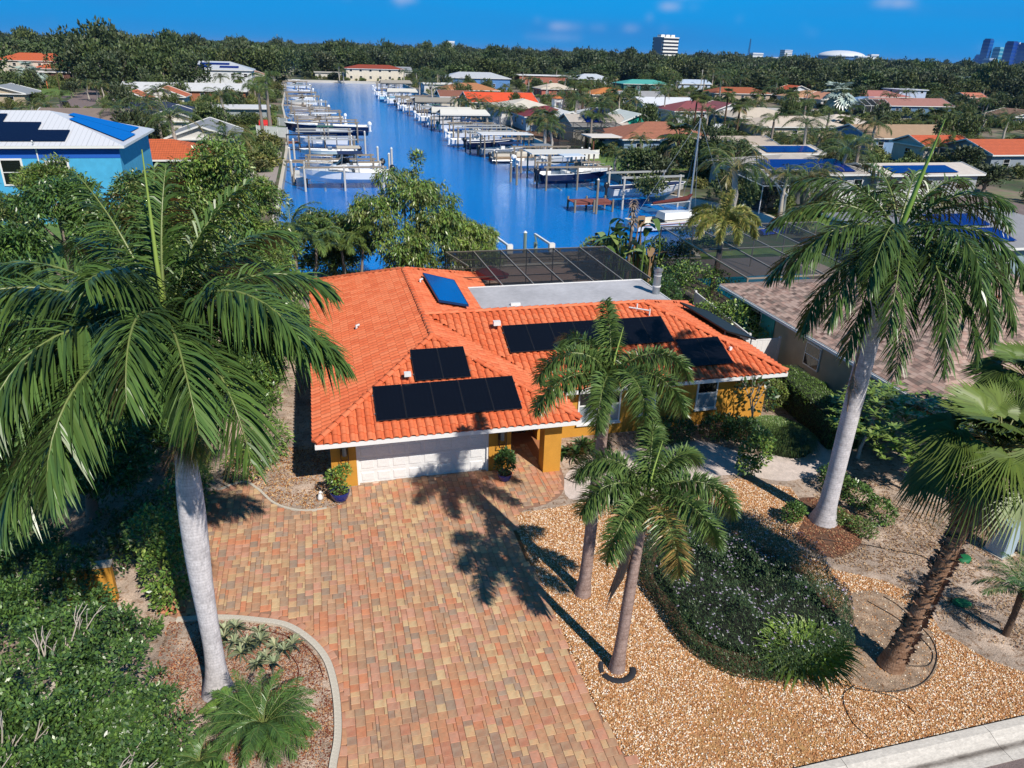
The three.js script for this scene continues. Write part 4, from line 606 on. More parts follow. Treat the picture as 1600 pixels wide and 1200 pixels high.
pygmy('pygmy_palm', 'short leafy palm shoot at the foot of the left royal palm', [-3.1, -14.0], 940, 12, 0.6, 0.15, [0.09, 0.16, 0.03], 0.2);
pygmy('pygmy_palm', 'small dark palm by the right edge above the kerb', [17.9, -12.0], 980, 16, 1.3, 1.5, [0.04, 0.085, 0.02], 0.3);
pygmy('pygmy_palm', 'spiky young palm clump left of the pygmy palm in the lower corner', [-3.5, -12.6], 1010, 14, 0.75, 0.2, [0.05, 0.1, 0.025], 0.22);
bush('ground_shrub', 'narrow leaved low shrub at the bottom beside the pygmy palm', 'shrub', [-3.3, 0, -11.7], [[0, 0.3, 0, 0.6, 0.3, 0.6], [0.5, 0.25, 0.5, 0.5, 0.25, 0.5]], 900, 0.16, 65, GREEN.mid, { wid: 0.25 });
// strewn leaves: red brown in the curved bed, tan elsewhere
function litter(name, label, area, n, seed, cols, s0, s1, y = 0.022) { const R = rng(seed), xs = area.map((p) => p[0]), zs = area.map((p) => p[1]), g = new MB().poly([[-0.5, 0, 0], [0, 0.06, 0.22], [0.5, 0, 0], [0, 0.06, -0.22]]).build(), L = []; while (L.length < n) { const x = Math.min(...xs) + R() * (Math.max(...xs) - Math.min(...xs)), z = Math.min(...zs) + R() * (Math.max(...zs) - Math.min(...zs)); if (inside([x, z], area) && N8(x / 5, z / 5) + 0.3 * (R() - 0.5) > 0.42) L.push([x, z]); }
  const im = new THREE.InstancedMesh(g, mat(0xffffff, 0.85, { side: THREE.DoubleSide }), n), m = new THREE.Matrix4(), q = new THREE.Quaternion(), c = new THREE.Color(); L.forEach(([x, z], i) => { const s = s0 + R() * (s1 - s0); m.compose(V(x, y + R() * 0.015, z), q.setFromEuler(new THREE.Euler((R() - 0.5) * 0.9, R() * 6.3, (R() - 0.5) * 0.9)), V(s, s, s)); im.setMatrixAt(i, m); im.setColorAt(i, c.set(cols[Math.floor(R() * cols.length)]).multiplyScalar(0.8 + 0.4 * R())); });
  im.name = numbered(name); im.castShadow = im.receiveShadow = true; scene.add(im); tag(stuff(im), label, 'leaf litter'); }
litter('leaf_litter', 'red brown fallen leaflets strewn over the curved bed by the driveway', [...DL.slice(2).map(([x, z]) => [x - 0.2, z + 0.12]), [-5, -17], [-4.8, -10.5], [-0.9, -10.5]], 22000, 70, ['#6a2f1c', '#7d3a22', '#8e5636', '#a9744c', '#5c2a1a', '#b98d62'], 0.025, 0.075);
litter('leaf_litter', 'dry tan leaves scattered on the sandy soil right of the gravel', [[18.33, -20.80], [22.88, -18.91], [24, -16], [21, -10], [17.32, -11.68], [16.41, -12.78], [16.45, -14.94], [15.05, -15.89], [14.85, -17.69]], 16000, 71, ['#9a7a58', '#7a5a40', '#b79a74', '#6a4630', '#a88a66'], 0.03, 0.1);
litter('leaf_litter', 'orange and tan leaves in the bed left of the garage', [[-4.2, -24.4], ...DB.slice(8, -8), [0.4, -23.6], [-0.3, -23.7], [-0.4, -27], [-4.2, -27]], 5000, 72, ['#b07a44', '#8a5630', '#c79a62', '#7a4526', '#d2b07e'], 0.04, 0.1);
litter('leaf_litter', 'brown mulch scraps round the foot of the right royal palm', [[15.19, -18.79], [14.64, -17.01], [15.22, -16.12], [16.66, -16.57], [17.43, -17.91], [17.19, -19.21], [16.14, -19.43]], 2500, 73, ['#7a4a34', '#8c5a40', '#6a3c2a', '#a57656'], 0.04, 0.11, 0.026);
// potted plants
for (const [p, label, seed, big] of [[[-0.06, -22.75], 'deep blue glazed pot with a bushy green plant left of the garage door', 81, 1], [[5.95, -22.85], 'round blue glazed pot with a clipped green plant by the porch pillar', 82, 0.8]]) {
  const t = thing('potted_plant', label, 'potted plant', [p[0], 0.02, p[1]]), s = big;
  part('pot', new THREE.LatheGeometry([[0, 0], [0.19, 0], [0.27, 0.12], [0.33, 0.3], [0.35, 0.4], [0.32, 0.4], [0.29, 0.33], [0, 0.33]].map(([x, y]) => new THREE.Vector2(x * s, y * s)), 28), mat(0x14286e, 0.15), t);
  part('potting_soil', new MB().tube([[0, 0.3 * s, 0], [0, 0.35 * s, 0]], 0.28 * s, 16), mat(0x3a2a1e, 1), t);
  part('foliage', foliage(big === 1 ? [[0, 0.5, 0, 0.32, 0.16, 0.32], [-0.1, 1.0, 0, 0.35, 0.3, 0.3], [0.2, 1.15, 0, 0.25, 0.25, 0.25]] : [[0, 0.75, 0, 0.38, 0.42, 0.38], [0.05, 1.0, 0, 0.3, 0.3, 0.3]], big === 1 ? 700 : 1300, 0.11, seed, big === 1 ? [...GREEN.mid, ...GREEN.lime] : GREEN.dark), LEAF, t);
  const st = new MB(), R = rng(seed); branchy(st, V(0, 0.3, 0), V(0, 1, 0.1), 0.35, 0.02, 2, R); part('stem', st, BARK.brown, t);
}
{ const s = thing('garden_figurine', 'tiny white garden figurine in the leaf bed left of the blue pot', 'figurine', [-0.75, 0.02, -22.95]); part('body', new THREE.LatheGeometry([[0, 0], [0.09, 0], [0.1, 0.08], [0.06, 0.2], [0.03, 0.26], [0, 0.27]].map(([x, y]) => new THREE.Vector2(x, y)), 12), M.white, s); part('head', new MB().add(new THREE.SphereGeometry(0.06, 10, 8), at(0.02, 0.3, 0.02)).add(new THREE.ConeGeometry(0.03, 0.09, 6), at(0.08, 0.3, 0.03, 0, 0, -1.4)), M.white, s); }
// front beds of the right wing
{
  const spiky = (label, p, seed, n, L, w, cols, h = 0) => { const t = thing('spiky_plant', label, 'plant', [p[0], 0, p[1]]); for (let k = 0; k < 3; k++) { const q = part('rosette', rosette(n, L, w, seed + k, cols, 65), LEAF, t); q.position.set((k - 1) * 0.35, h * k * 0.3, (k % 2) * 0.35); } };
  spiky('dark spiky plant clump beside the porch column', [9.1, -24.2], 91, 60, 0.85, 0.07, GREEN.dark, 0.5); spiky('second spiky plant behind the front foxtail palm under the arched window', [10.2, -24.5], 95, 50, 0.8, 0.07, [...GREEN.dark, ...GREEN.mid], 0.4);
  bush('foundation_shrub', 'dark foundation shrub left of the tall bedroom window', 'shrub', [13.6, 0, -24.4], [[0, 0.5, 0, 0.9, 0.55, 0.7], [-1.0, 0.4, 0.1, 0.8, 0.45, 0.6]], 2200, 0.13, 96, [...GREEN.dark, GREEN.mid[2]]);
  bush('foundation_shrub', 'dark foundation shrub directly below the bedroom window', 'shrub', [15.6, 0, -24.3], [[0, 0.5, 0, 0.9, 0.55, 0.7], [0.8, 0.45, 0.2, 0.7, 0.5, 0.6]], 2200, 0.13, 97, [...GREEN.dark, GREEN.mid[2]]);
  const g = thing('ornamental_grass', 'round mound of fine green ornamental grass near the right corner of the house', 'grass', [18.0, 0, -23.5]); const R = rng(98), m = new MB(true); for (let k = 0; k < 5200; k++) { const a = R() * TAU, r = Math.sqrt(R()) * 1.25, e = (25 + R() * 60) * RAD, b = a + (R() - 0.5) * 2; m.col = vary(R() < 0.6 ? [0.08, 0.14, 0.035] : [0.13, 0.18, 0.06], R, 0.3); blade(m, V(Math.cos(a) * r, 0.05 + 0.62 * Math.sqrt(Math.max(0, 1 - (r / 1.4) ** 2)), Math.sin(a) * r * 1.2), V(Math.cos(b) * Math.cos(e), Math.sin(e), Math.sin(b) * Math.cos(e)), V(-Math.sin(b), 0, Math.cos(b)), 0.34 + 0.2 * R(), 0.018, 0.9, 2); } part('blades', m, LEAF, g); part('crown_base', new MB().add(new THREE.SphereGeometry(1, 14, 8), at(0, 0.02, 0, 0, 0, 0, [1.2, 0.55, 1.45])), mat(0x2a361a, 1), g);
  const b = thing('frangipani_tree', 'small bare frangipani tree with forked branches before the right corner wall', 'tree', [17.0, 0, -24.3]), bm = new MB(); branchy(bm, V(0, 0, 0), V(0.05, 1, 0).normalize(), 1.0, 0.07, 3, rng(15), 0.65); part('trunk', bm, BARK.pale, b); part('foliage', foliage([[0, 1.9, 0, 0.9, 0.6, 0.9]], 240, 0.2, 16, GREEN.dark), LEAF, b);
  bush('leafy_shrub', 'loose light green shrub with a dark stump in the gravel beside the path', 'shrub', [15.6, 0, -21.6], [[0, 0.75, 0, 0.65, 0.6, 0.6], [0.3, 1.2, -0.2, 0.45, 0.5, 0.45], [-0.4, 0.45, 0.3, 0.45, 0.35, 0.45]], 1500, 0.14, 99, [...GREEN.mid, ...GREEN.lime]);
  bush('rose_shrub', 'small dark shrub with a few red blooms left of the grass mound', 'shrub', [16.3, 0, -23.4], [[0, 0.7, 0, 0.7, 0.6, 0.6]], 1100, 0.12, 100, [...GREEN.dark, [0.04, 0.08, 0.02], [0.2, 0.02, 0.03]].slice(0, 4));
  // trimmed hedge by the right corner
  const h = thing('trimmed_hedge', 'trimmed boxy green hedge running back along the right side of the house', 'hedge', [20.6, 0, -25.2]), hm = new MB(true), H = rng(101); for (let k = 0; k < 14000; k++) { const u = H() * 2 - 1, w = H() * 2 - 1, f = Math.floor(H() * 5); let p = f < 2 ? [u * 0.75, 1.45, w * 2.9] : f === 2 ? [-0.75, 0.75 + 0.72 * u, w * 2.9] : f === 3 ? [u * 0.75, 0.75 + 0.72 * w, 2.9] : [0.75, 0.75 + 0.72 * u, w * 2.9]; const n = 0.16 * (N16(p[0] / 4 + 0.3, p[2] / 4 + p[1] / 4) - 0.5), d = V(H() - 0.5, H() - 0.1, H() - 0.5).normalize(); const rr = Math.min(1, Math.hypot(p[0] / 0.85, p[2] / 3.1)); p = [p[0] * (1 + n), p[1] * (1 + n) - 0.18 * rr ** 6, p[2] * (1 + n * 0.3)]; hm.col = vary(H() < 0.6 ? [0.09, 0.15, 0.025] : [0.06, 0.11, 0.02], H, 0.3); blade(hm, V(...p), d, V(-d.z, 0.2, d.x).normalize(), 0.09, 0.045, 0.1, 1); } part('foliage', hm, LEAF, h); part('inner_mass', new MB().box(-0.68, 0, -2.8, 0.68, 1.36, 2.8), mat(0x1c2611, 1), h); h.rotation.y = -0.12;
  bush('corner_shrub', 'yellow green shrub tucked behind the hedge at the house corner', 'shrub', [19.4, 0, -26.4], [[0, 0.7, 0, 0.7, 0.7, 0.8]], 1300, 0.11, 103, [...GREEN.lime, ...GREEN.olive]);
  bush('round_shrub', 'small round shrub in gravel left of the right royal palm', 'shrub', [15.05, 0, -18.2], [[0, 0.35, 0, 0.36, 0.36, 0.36], [0.1, 0.55, 0.1, 0.28, 0.28, 0.28]], 1400, 0.085, 104, GREEN.mid);
  bush('creeping_shrub', 'low creeping shrub right of the royal palm trunk', 'shrub', [17.0, 0, -17.6], [[-0.3, 0.16, -0.5, 0.45, 0.22, 0.6], [0.15, 0.16, 0.4, 0.45, 0.22, 0.6]], 1900, 0.08, 105, [...GREEN.mid, ...GREEN.olive]);
  bush('border_hedge', 'row of upright green shrubs behind the creeping shrub', 'hedge', [18.0, 0, -18.6], [[-0.2, 0.45, -1.1, 0.5, 0.5, 0.7], [0, 0.45, 0, 0.5, 0.5, 0.7], [0.15, 0.42, 1.0, 0.45, 0.45, 0.6]], 3000, 0.11, 106, [...GREEN.mid, GREEN.dark[1]]);
  // plumeria at the right
  const pl = thing('plumeria_tree', 'spreading plumeria with whorled light green leaves and grey forked branches', 'tree', [21.3, 0, -20.0]), pm = new MB(), PR = rng(107); for (const [x, z] of [[0, 0], [-0.8, 0.8], [0.9, -1.2], [-0.9, -1.6]]) branchy(pm, V(x, 0, z), V((PR() - 0.5) * 0.5, 1, (PR() - 0.5) * 0.5).normalize(), 1.1, 0.08, 2, PR, 0.6); part('trunk', pm, BARK.pale, pl);
  const lm = new MB(true); for (let k = 0; k < 460; k++) { const a = PR() * TAU, r = Math.sqrt(PR()) * 2.7, y = 2.9 - 0.25 * r * r * 0.5 + (PR() - 0.6) * 1.1, p = V(Math.cos(a) * r - 0.2, Math.max(0.6, y), Math.sin(a) * r * 1.1 - 0.5); for (let j = 0; j < 9; j++) { const b = j / 9 * TAU + PR(), e = (5 + PR() * 35) * RAD; lm.col = vary(PR() < 0.7 ? [0.1, 0.16, 0.03] : [0.14, 0.19, 0.05], PR, 0.25); blade(lm, p, V(Math.cos(b) * Math.cos(e), Math.sin(e), Math.sin(b) * Math.cos(e)), V(-Math.sin(b), 0, Math.cos(b)), 0.34, 0.1, 0.25, 2); } } part('foliage', lm, LEAF, pl);
}
// ring hedge with pale flowers
{
  const t = thing('flowering_hedge', 'large round dark hedge dotted with tiny pale lilac flowers inside the gravel', 'hedge', [11.3, 0, -14.9]);
  const out = RING.map(([x, z]) => [x - 11.3, z + 14.9]), R = rng(111), m = new MB(true), fl = new MB(true);
  const cx0 = out.reduce((q, p) => q + p[0], 0) / out.length, cz0 = out.reduce((q, p) => q + p[1], 0) / out.length; let n = 0; while (n < 44000) { let x, z, y, top; const rim = n % 5 < 2; if (rim) { const k = R() * out.length, i = Math.floor(k), f = k - i, a = out[i], b = out[(i + 1) % out.length], q = 1.06 - 0.16 * R(); x = cx0 + (a[0] + (b[0] - a[0]) * f - cx0) * q; z = cz0 + (a[1] + (b[1] - a[1]) * f - cz0) * q; top = 1.6 * Math.pow(Math.max(0.02, (1.07 - q) / 0.36), 0.5) * (0.6 + 0.8 * N8(x / 5 + 0.4, z / 5)); y = R() * top; } else { x = -3.1 + R() * 6.4; z = -3.6 + R() * 7.1; if (!inside([x, z], out)) continue; const e = distLine([x, z], out, true); top = 1.7 * Math.min(1, Math.pow((e + 0.3) / 1.1, 0.5)) * (0.6 + 0.8 * N8(x / 5 + 0.4, z / 5)); y = R() < 0.8 ? top * (0.88 + 0.14 * R()) : R() * top; } n++;

    const d = V(R() - 0.5, R() * 0.9, R() - 0.5).normalize(); m.col = vary(R() < 0.6 ? [0.03, 0.056, 0.018] : [0.05, 0.08, 0.028], R, 0.35); blade(m, V(x, y, z), d, V(-d.z, 0.15, d.x).normalize(), 0.085, 0.045, 0.1, 1); if (n % 26 === 0 && !rim && N8(x / 4, z / 4) > 0.42 - z * 0.02) { fl.col = R() < 0.6 ? [0.62, 0.6, 0.68] : [0.5, 0.38, 0.58]; for (let j = 0; j < 4; j++) blade(fl, V(x, top + 0.05, z), V(Math.cos(j * 1.57), 0.3, Math.sin(j * 1.57)).normalize(), V(-Math.sin(j * 1.57), 0, Math.cos(j * 1.57)), 0.045, 0.03, 0, 1); } }
  part('foliage', m, LEAF, t); stuff(part('flower', fl, LEAFM, t));
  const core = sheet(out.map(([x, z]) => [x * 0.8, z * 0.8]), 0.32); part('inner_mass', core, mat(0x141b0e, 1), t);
  const ly = thing('lily_clump', 'bright green strap leaf lily clump at the front of the dark hedge', 'plant', [11.7, 0, -12.55]), lm = new MB(true); for (let k = 0; k < 800; k++) { const a = R() * TAU, r = Math.sqrt(R()) * 0.8, e = (40 + R() * 48) * RAD; lm.col = vary(R() < 0.7 ? [0.13, 0.21, 0.04] : [0.19, 0.25, 0.08], R, 0.25); const b = a + (R() - 0.5); blade(lm, V(Math.cos(a) * r, 0.05, Math.sin(a) * r * 0.8), V(Math.cos(b) * Math.cos(e), Math.sin(e), Math.sin(b) * Math.cos(e)), V(-Math.sin(b), 0, Math.cos(b)), 1.0 + 0.4 * R(), 0.045, 0.6, 4); } part('leaves', lm, LEAF, ly);
}
// irrigation tubes and small yard fittings
{
  const black = mat(0x1a1817, 0.6), hose = (label, pts, m = black, r = 0.014) => { const t = thing('irrigation_hose', label, 'hose'); part('tube', new MB().tube(smoothLine(pts, 8).map(([x, z]) => [x, 0.03, z]), r, 5), m, t); };
  hose('black irrigation hose curving along the front edge of the dark hedge', [[8.91, -16.44], [8.79, -14.82], [8.87, -13.53], [9.33, -12.54], [10.00, -12.10], [11.00, -11.90]]);
  hose('black irrigation hose looping right round the leaning fan palm', [[11.81, -12.09], [12.07, -11.52], [13.02, -11.01], [14.22, -11.03], [15.24, -11.66], [15.65, -12.30], [15.71, -12.93], [15.70, -13.76], [15.56, -14.13]]);
  hose('thin black hose arc inside the sandy palm ring', [[14.22, -11.62], [14.85, -11.52], [15.30, -11.89], [15.38, -12.36], [15.31, -13.16], [14.94, -14.07]]);
  hose('thin black hose straying across the gravel below the fan palm ring', [[12.78, -11.06], [13.20, -10.76], [13.34, -10.26]]);
  hose('black hose bent through the gravel near the kerb', [[12.43, -11.36], [11.97, -11.18], [11.78, -10.92], [11.61, -10.40], [11.71, -9.84]]);
  hose('dark hose running over sandy soil from the royal palm to the right', [[15.02, -17.66], [15.15, -17.33], [15.79, -16.90], [16.72, -16.49], [17.54, -15.96], [18.18, -15.54], [18.30, -14.85]]);
  hose('black hose coil on the pale path under the porch palms', [[8.20, -22.53], [8.53, -22.14], [9.56, -22.53], [9.97, -23.27], [8.90, -22.85], [8.51, -22.46]]);
  hose('rust stained hose inside the curved bed by the driveway', [[-3.45, -16.98], [-2.83, -16.82], [-2.06, -16.52], [-1.38, -16.00], [-0.97, -15.28], [-0.82, -14.62]], mat(0x5a2a1a, 0.8));
  hose('rust stained inner hose behind the pygmy palm', [[-2.14, -16.29], [-1.71, -15.72], [-1.44, -15.09], [-1.47, -14.56]], mat(0x5a2a1a, 0.8));
  const lid = (label, p, turn) => { const t = thing('meter_pit', label, 'utility cover', [p[0], 0.01, p[1]], turn, 'green utility lids'); const a = new THREE.LatheGeometry([[0, 0.1], [0.1, 0.1], [0.18, 0.085], [0.21, 0.05], [0.22, 0]].map(([x, y]) => new THREE.Vector2(x, y)), 24); a.scale(1.25, 1, 0.85); part('lid', a, mat(0x12693c, 0.6), t); part('rim', new THREE.TorusGeometry(0.24, 0.015, 6, 28).rotateX(Math.PI / 2).scale(1.25, 1, 0.85), mat(0x0d4a2b, 0.7), t); };
  lid('green oval utility lid in sandy soil, the farther one right of the fan palm', [19.46, -15.13], 0.3); lid('green oval utility lid in sandy soil, the nearer one right of the fan palm', [17.69, -13.37], -0.4); lid('green lid half hidden in leaves beside the right royal palm', [24.38, -24.65], 0.2);
  const u = thing('utility_cabinet', 'pale blue grey utility cabinet at the right edge behind the fan palm', 'cabinet', [20.9, 0, -15.2], 0.2); part('cabinet_body', new MB().box(-0.3, 0.05, -0.3, 0.3, 1.25, 0.3), mat(0x8ea2ad, 0.5), u); part('door', new MB().box(-0.27, 0.1, 0.3, 0.27, 1.2, 0.32), mat(0x9db0ba, 0.5), u); part('base', new MB().box(-0.36, 0, -0.36, 0.36, 0.05, 0.36), CONC, u);
  const u2 = thing('utility_cabinet', 'lower white utility box just right of the blue grey cabinet', 'cabinet', [21.9, 0, -14.9], 0.2); part('cabinet_body', new MB().box(-0.3, 0.05, -0.3, 0.3, 0.9, 0.3), mat(0xb9c4c8, 0.5), u2); part('cover', new MB().box(-0.33, 0.9, -0.33, 0.33, 0.96, 0.33), mat(0xc4cdd0, 0.5), u2);
  const r = thing('hose_reel', 'bright green hose reel box against the tan neighbour wall', 'hose reel', [22.3, 0, -27.2], -0.4); part('reel_body', new MB().tube([[-0.35, 0.4, 0], [0.35, 0.4, 0]], 0.36, 16), mat(0x1b8f3c, 0.5), r); part('reel_frame', new MB().box(-0.42, 0, -0.3, -0.36, 0.7, 0.3).box(0.36, 0, -0.3, 0.42, 0.7, 0.3), M.black, r); part('handle', new MB().bar([0.42, 0.4, 0], [0.55, 0.4, 0], 0.04).bar([0.55, 0.4, 0], [0.55, 0.6, 0], 0.04), M.black, r);
  const c = thing('tree_collar', 'broken black rubber collar round the nearer foxtail palm', 'tree ring', [6.62, 0, -13.25]); part('collar_arc', new THREE.TorusGeometry(0.42, 0.09, 8, 20, 2.6).rotateX(Math.PI / 2).rotateY(-0.2).scale(1, 0.55, 1).translate(0, 0.03, 0), mat(0x22242a, 0.85), c); part('collar_arc', new THREE.TorusGeometry(0.42, 0.07, 8, 12, 0.9).rotateX(Math.PI / 2).rotateY(3.3).scale(1, 0.55, 1).translate(0, 0.03, 0), mat(0x2b2d33, 0.85), c);
}

bush('hedge_shrub', 'dark shrub between the yellow wall and the royal palm trunk', 'shrub', [-6.1, 0, -20.8], lumps([[0, 1.1, 0, 0.9, 1.1, 1.0], [-0.7, 0.8, 0.8, 0.8, 0.8, 0.8]], 8, 120), 2600, 0.12, 121, [...GREEN.dark, GREEN.mid[2]]);
bush('hedge_shrub', 'low green shrub in front of the short yellow garden wall', 'shrub', [-6.4, 0, -17.4], lumps([[0, 0.5, 0, 0.8, 0.5, 0.6], [0.8, 0.35, 0.5, 0.6, 0.4, 0.5]], 8, 122), 1800, 0.1, 123, [...GREEN.mid, ...GREEN.dark]);

// ---------- buildings ----------
const roofTex = { tile: tex(256, (u, v) => { const r = (v * 16) % 1, c = (u * 24) % 1; return 226 + 40 * (N16(u * 2, v * 2) - 0.5) - (r < 0.16 ? 46 : 0) - (c < 0.25 ? 26 : 0); }), plain: again(grain, 0.2), metal: tex(128, (u, v) => { const c = (u * 10) % 1; return c < 0.1 ? 200 : 236; }),
  shingle: tex(512, (u, v) => { const row = Math.floor(v * 32), r = (v * 32) % 1, c = (u * 20 + (row % 2) * 0.5 + 0.37 * Math.sin(row * 7.1)), k = N64(Math.floor(c) / 20 + row * 0.031, row / 32 + 0.11), h = N64(Math.floor(c) / 20 * 0.7 + 0.4, row / 32 * 0.9 + row * 0.07); const s = 0.5 + 0.95 * k - (r < 0.12 ? 0.22 : 0); return [232 * s + 26 * (h - 0.5), 226 * s - 8 * (h - 0.5), 224 * s + 14 * (0.5 - h)]; }) };
const matCache = new Map();
function roofMat(c, kind) { const k = c + kind; if (!matCache.has(k)) matCache.set(k, mat(c, kind === 'metal' ? 0.4 : 0.85, { map: kind === 'tile' ? again(roofTex.tile, 0.17) : kind === 'shingle' ? again(roofTex.shingle, 0.19) : kind === 'metal' ? again(roofTex.metal, 0.25) : roofTex.plain })); return matCache.get(k); }
function wallMat(c) { const k = 'w' + c; if (!matCache.has(k)) matCache.set(k, mat(c, 0.9, { map: again(stucco, 0.3) })); return matCache.get(k); }
const WINW = mat(0xd8d8d4, 0.6), PV = mat(0x0d1430, 0.14), PVB = mat(0x0b1f70, 0.2), SCREEN = new THREE.MeshStandardMaterial({ color: 0x1c2024, roughness: 0.7, transparent: true, opacity: 0.62, side: THREE.DoubleSide });
const winF = new MB().box(-0.58, -0.6, 0, 0.58, 0.6, 0.07).build(), winP = new MB().box(-0.52, -0.52, 0.07, 0.52, -0.03, 0.085).box(-0.52, 0.03, 0.07, 0.52, 0.52, 0.085).build();
const sites = [];
function building(o) {
  const { label, short, p, w, d, h = 2.8, type = 'hip', axis = w >= d ? 'x' : 'z', rise = 1.5, over = 0.55, wall = '#d8d2c4', roof = '#b8b0a4', kind = 'plain', turn = 0, name = 'house', y = 0, solar = [], windows = true, cat = 'house', doorX } = o;
  const t = thing(name, label, cat, [p[0], y, p[1]], turn), W = w / 2, D = d / 2, ew = W + over, ed = D + over;
  sites.push({ p, w, d, short });
  const wm = new MB().box(-W, 0, -D, W, h, D);
  const rm = new MB(), f = new MB(), e = h - 0.02; let slopeK = rise / (axis === 'x' ? ed : ew);
  const uvs = (pts, dir) => pts.map((q) => dir === 'x' ? [q[0], Math.hypot(q[2], q[1] - h)] : [q[2], Math.hypot(q[0], q[1] - h)]);
  const face = (pts, dir) => rm.poly(pts, uvs(pts, dir));
  if (type === 'hip') {
    if (axis === 'x') { const r = Math.max(0.2, ew - ed), T = e + rise; face([[-ew, e, ed], [ew, e, ed], [r, T, 0], [-r, T, 0]], 'x'); face([[ew, e, -ed], [-ew, e, -ed], [-r, T, 0], [r, T, 0]], 'x'); face([[ew, e, ed], [ew, e, -ed], [r, T, 0]], 'z'); face([[-ew, e, -ed], [-ew, e, ed], [-r, T, 0]], 'z'); }
    else { const r = Math.max(0.2, ed - ew), T = e + rise; face([[ew, e, ed], [ew, e, -ed], [0, T, -r], [0, T, r]], 'z'); face([[-ew, e, -ed], [-ew, e, ed], [0, T, r], [0, T, -r]], 'z'); face([[-ew, e, ed], [ew, e, ed], [0, T, r]], 'x'); face([[ew, e, -ed], [-ew, e, -ed], [0, T, -r]], 'x'); }
  } else if (type === 'gable') {
    const T = e + rise, g = rise * (axis === 'x' ? D / ed : W / ew), b = 0.12;
    if (axis === 'x') { face([[-ew, e, ed], [ew, e, ed], [ew, T, 0], [-ew, T, 0]], 'x'); face([[ew, e, -ed], [-ew, e, -ed], [-ew, T, 0], [ew, T, 0]], 'x'); for (const s of [-1, 1]) { wm.poly(s > 0 ? [[W, h, D], [W, h, -D], [W, h + g, 0]] : [[-W, h, -D], [-W, h, D], [-W, h + g, 0]]); for (const q of [-1, 1]) f.bar([s * ew, e - 0.02, q * ed], [s * ew, T - 0.02, 0], 0.06, 0.22); } }
    else { face([[ew, e, ed], [ew, e, -ed], [0, T, -ed], [0, T, ed]], 'z'); face([[-ew, e, -ed], [-ew, e, ed], [0, T, ed], [0, T, -ed]], 'z'); for (const s of [-1, 1]) { wm.poly(s > 0 ? [[-W, h, D], [W, h, D], [0, h + g, D]] : [[W, h, -D], [-W, h, -D], [0, h + g, -D]]); for (const q of [-1, 1]) f.bar([q * ew, e - 0.02, s * ed], [0, T - 0.02, s * ed], 0.06, 0.22); } }
  } else rm.box(-ew, e, -ed, ew, e + 0.25, ed);
  if (type !== 'flat') f.box(-ew, e - 0.2, ed - 0.03, ew, e - 0.01, ed + 0.01).box(-ew, e - 0.2, -ed - 0.01, ew, e - 0.01, -ed + 0.03).box(ew - 0.02, e - 0.2, -ed + 0.03, ew + 0.02, e - 0.01, ed - 0.03).box(-ew - 0.02, e - 0.2, -ed + 0.03, -ew + 0.02, e - 0.01, ed - 0.03);
  part('wall', wm, wallMat(wall), t); const rp = part('roof', rm, roofMat(roof, kind), t); if (f.i.length) part('fascia', f, WINW, t);
  part('soffit', new MB().box(-ew + 0.03, e - 0.06, -ed + 0.04, ew - 0.03, e - 0.03, ed - 0.04), WINW, t);
  // solar: [along 0..1 from left, width, up 0..1, height] on the slope facing the camera
  for (const [x0, sw, v0, sv, m] of solar) { const q = (x, v) => { const yy = e + rise * v + 0.12, dd = axis === 'x' ? [x, yy, ed * (1 - v)] : [x, yy, 0]; return dd; }; part('solar_panel', new MB().poly([q(x0, v0), q(x0 + sw, v0), q(x0 + sw, v0 + sv), q(x0, v0 + sv)]), m || PV, rp); }
  if (windows) for (let s = 0; s < Math.max(1, Math.round(h / 3)); s++) {
    const yy = 1.55 + s * 3, put = (x, z, ry) => { const wn = part('window', winF, WINW, t); wn.position.set(x, yy, z); wn.rotation.y = ry; part('pane', winP, M.glass, wn); };
    const nW = Math.max(1, Math.floor(w / 4)); for (let k = 0; k < nW; k++) put(-W + (k + 0.5) * w / nW, D, 0);
    const nD = Math.max(1, Math.floor(d / 5)); for (let k = 0; k < nD; k++) { put(-W, -D + (k + 0.5) * d / nD, -Math.PI / 2); }
  }
  return t;
}
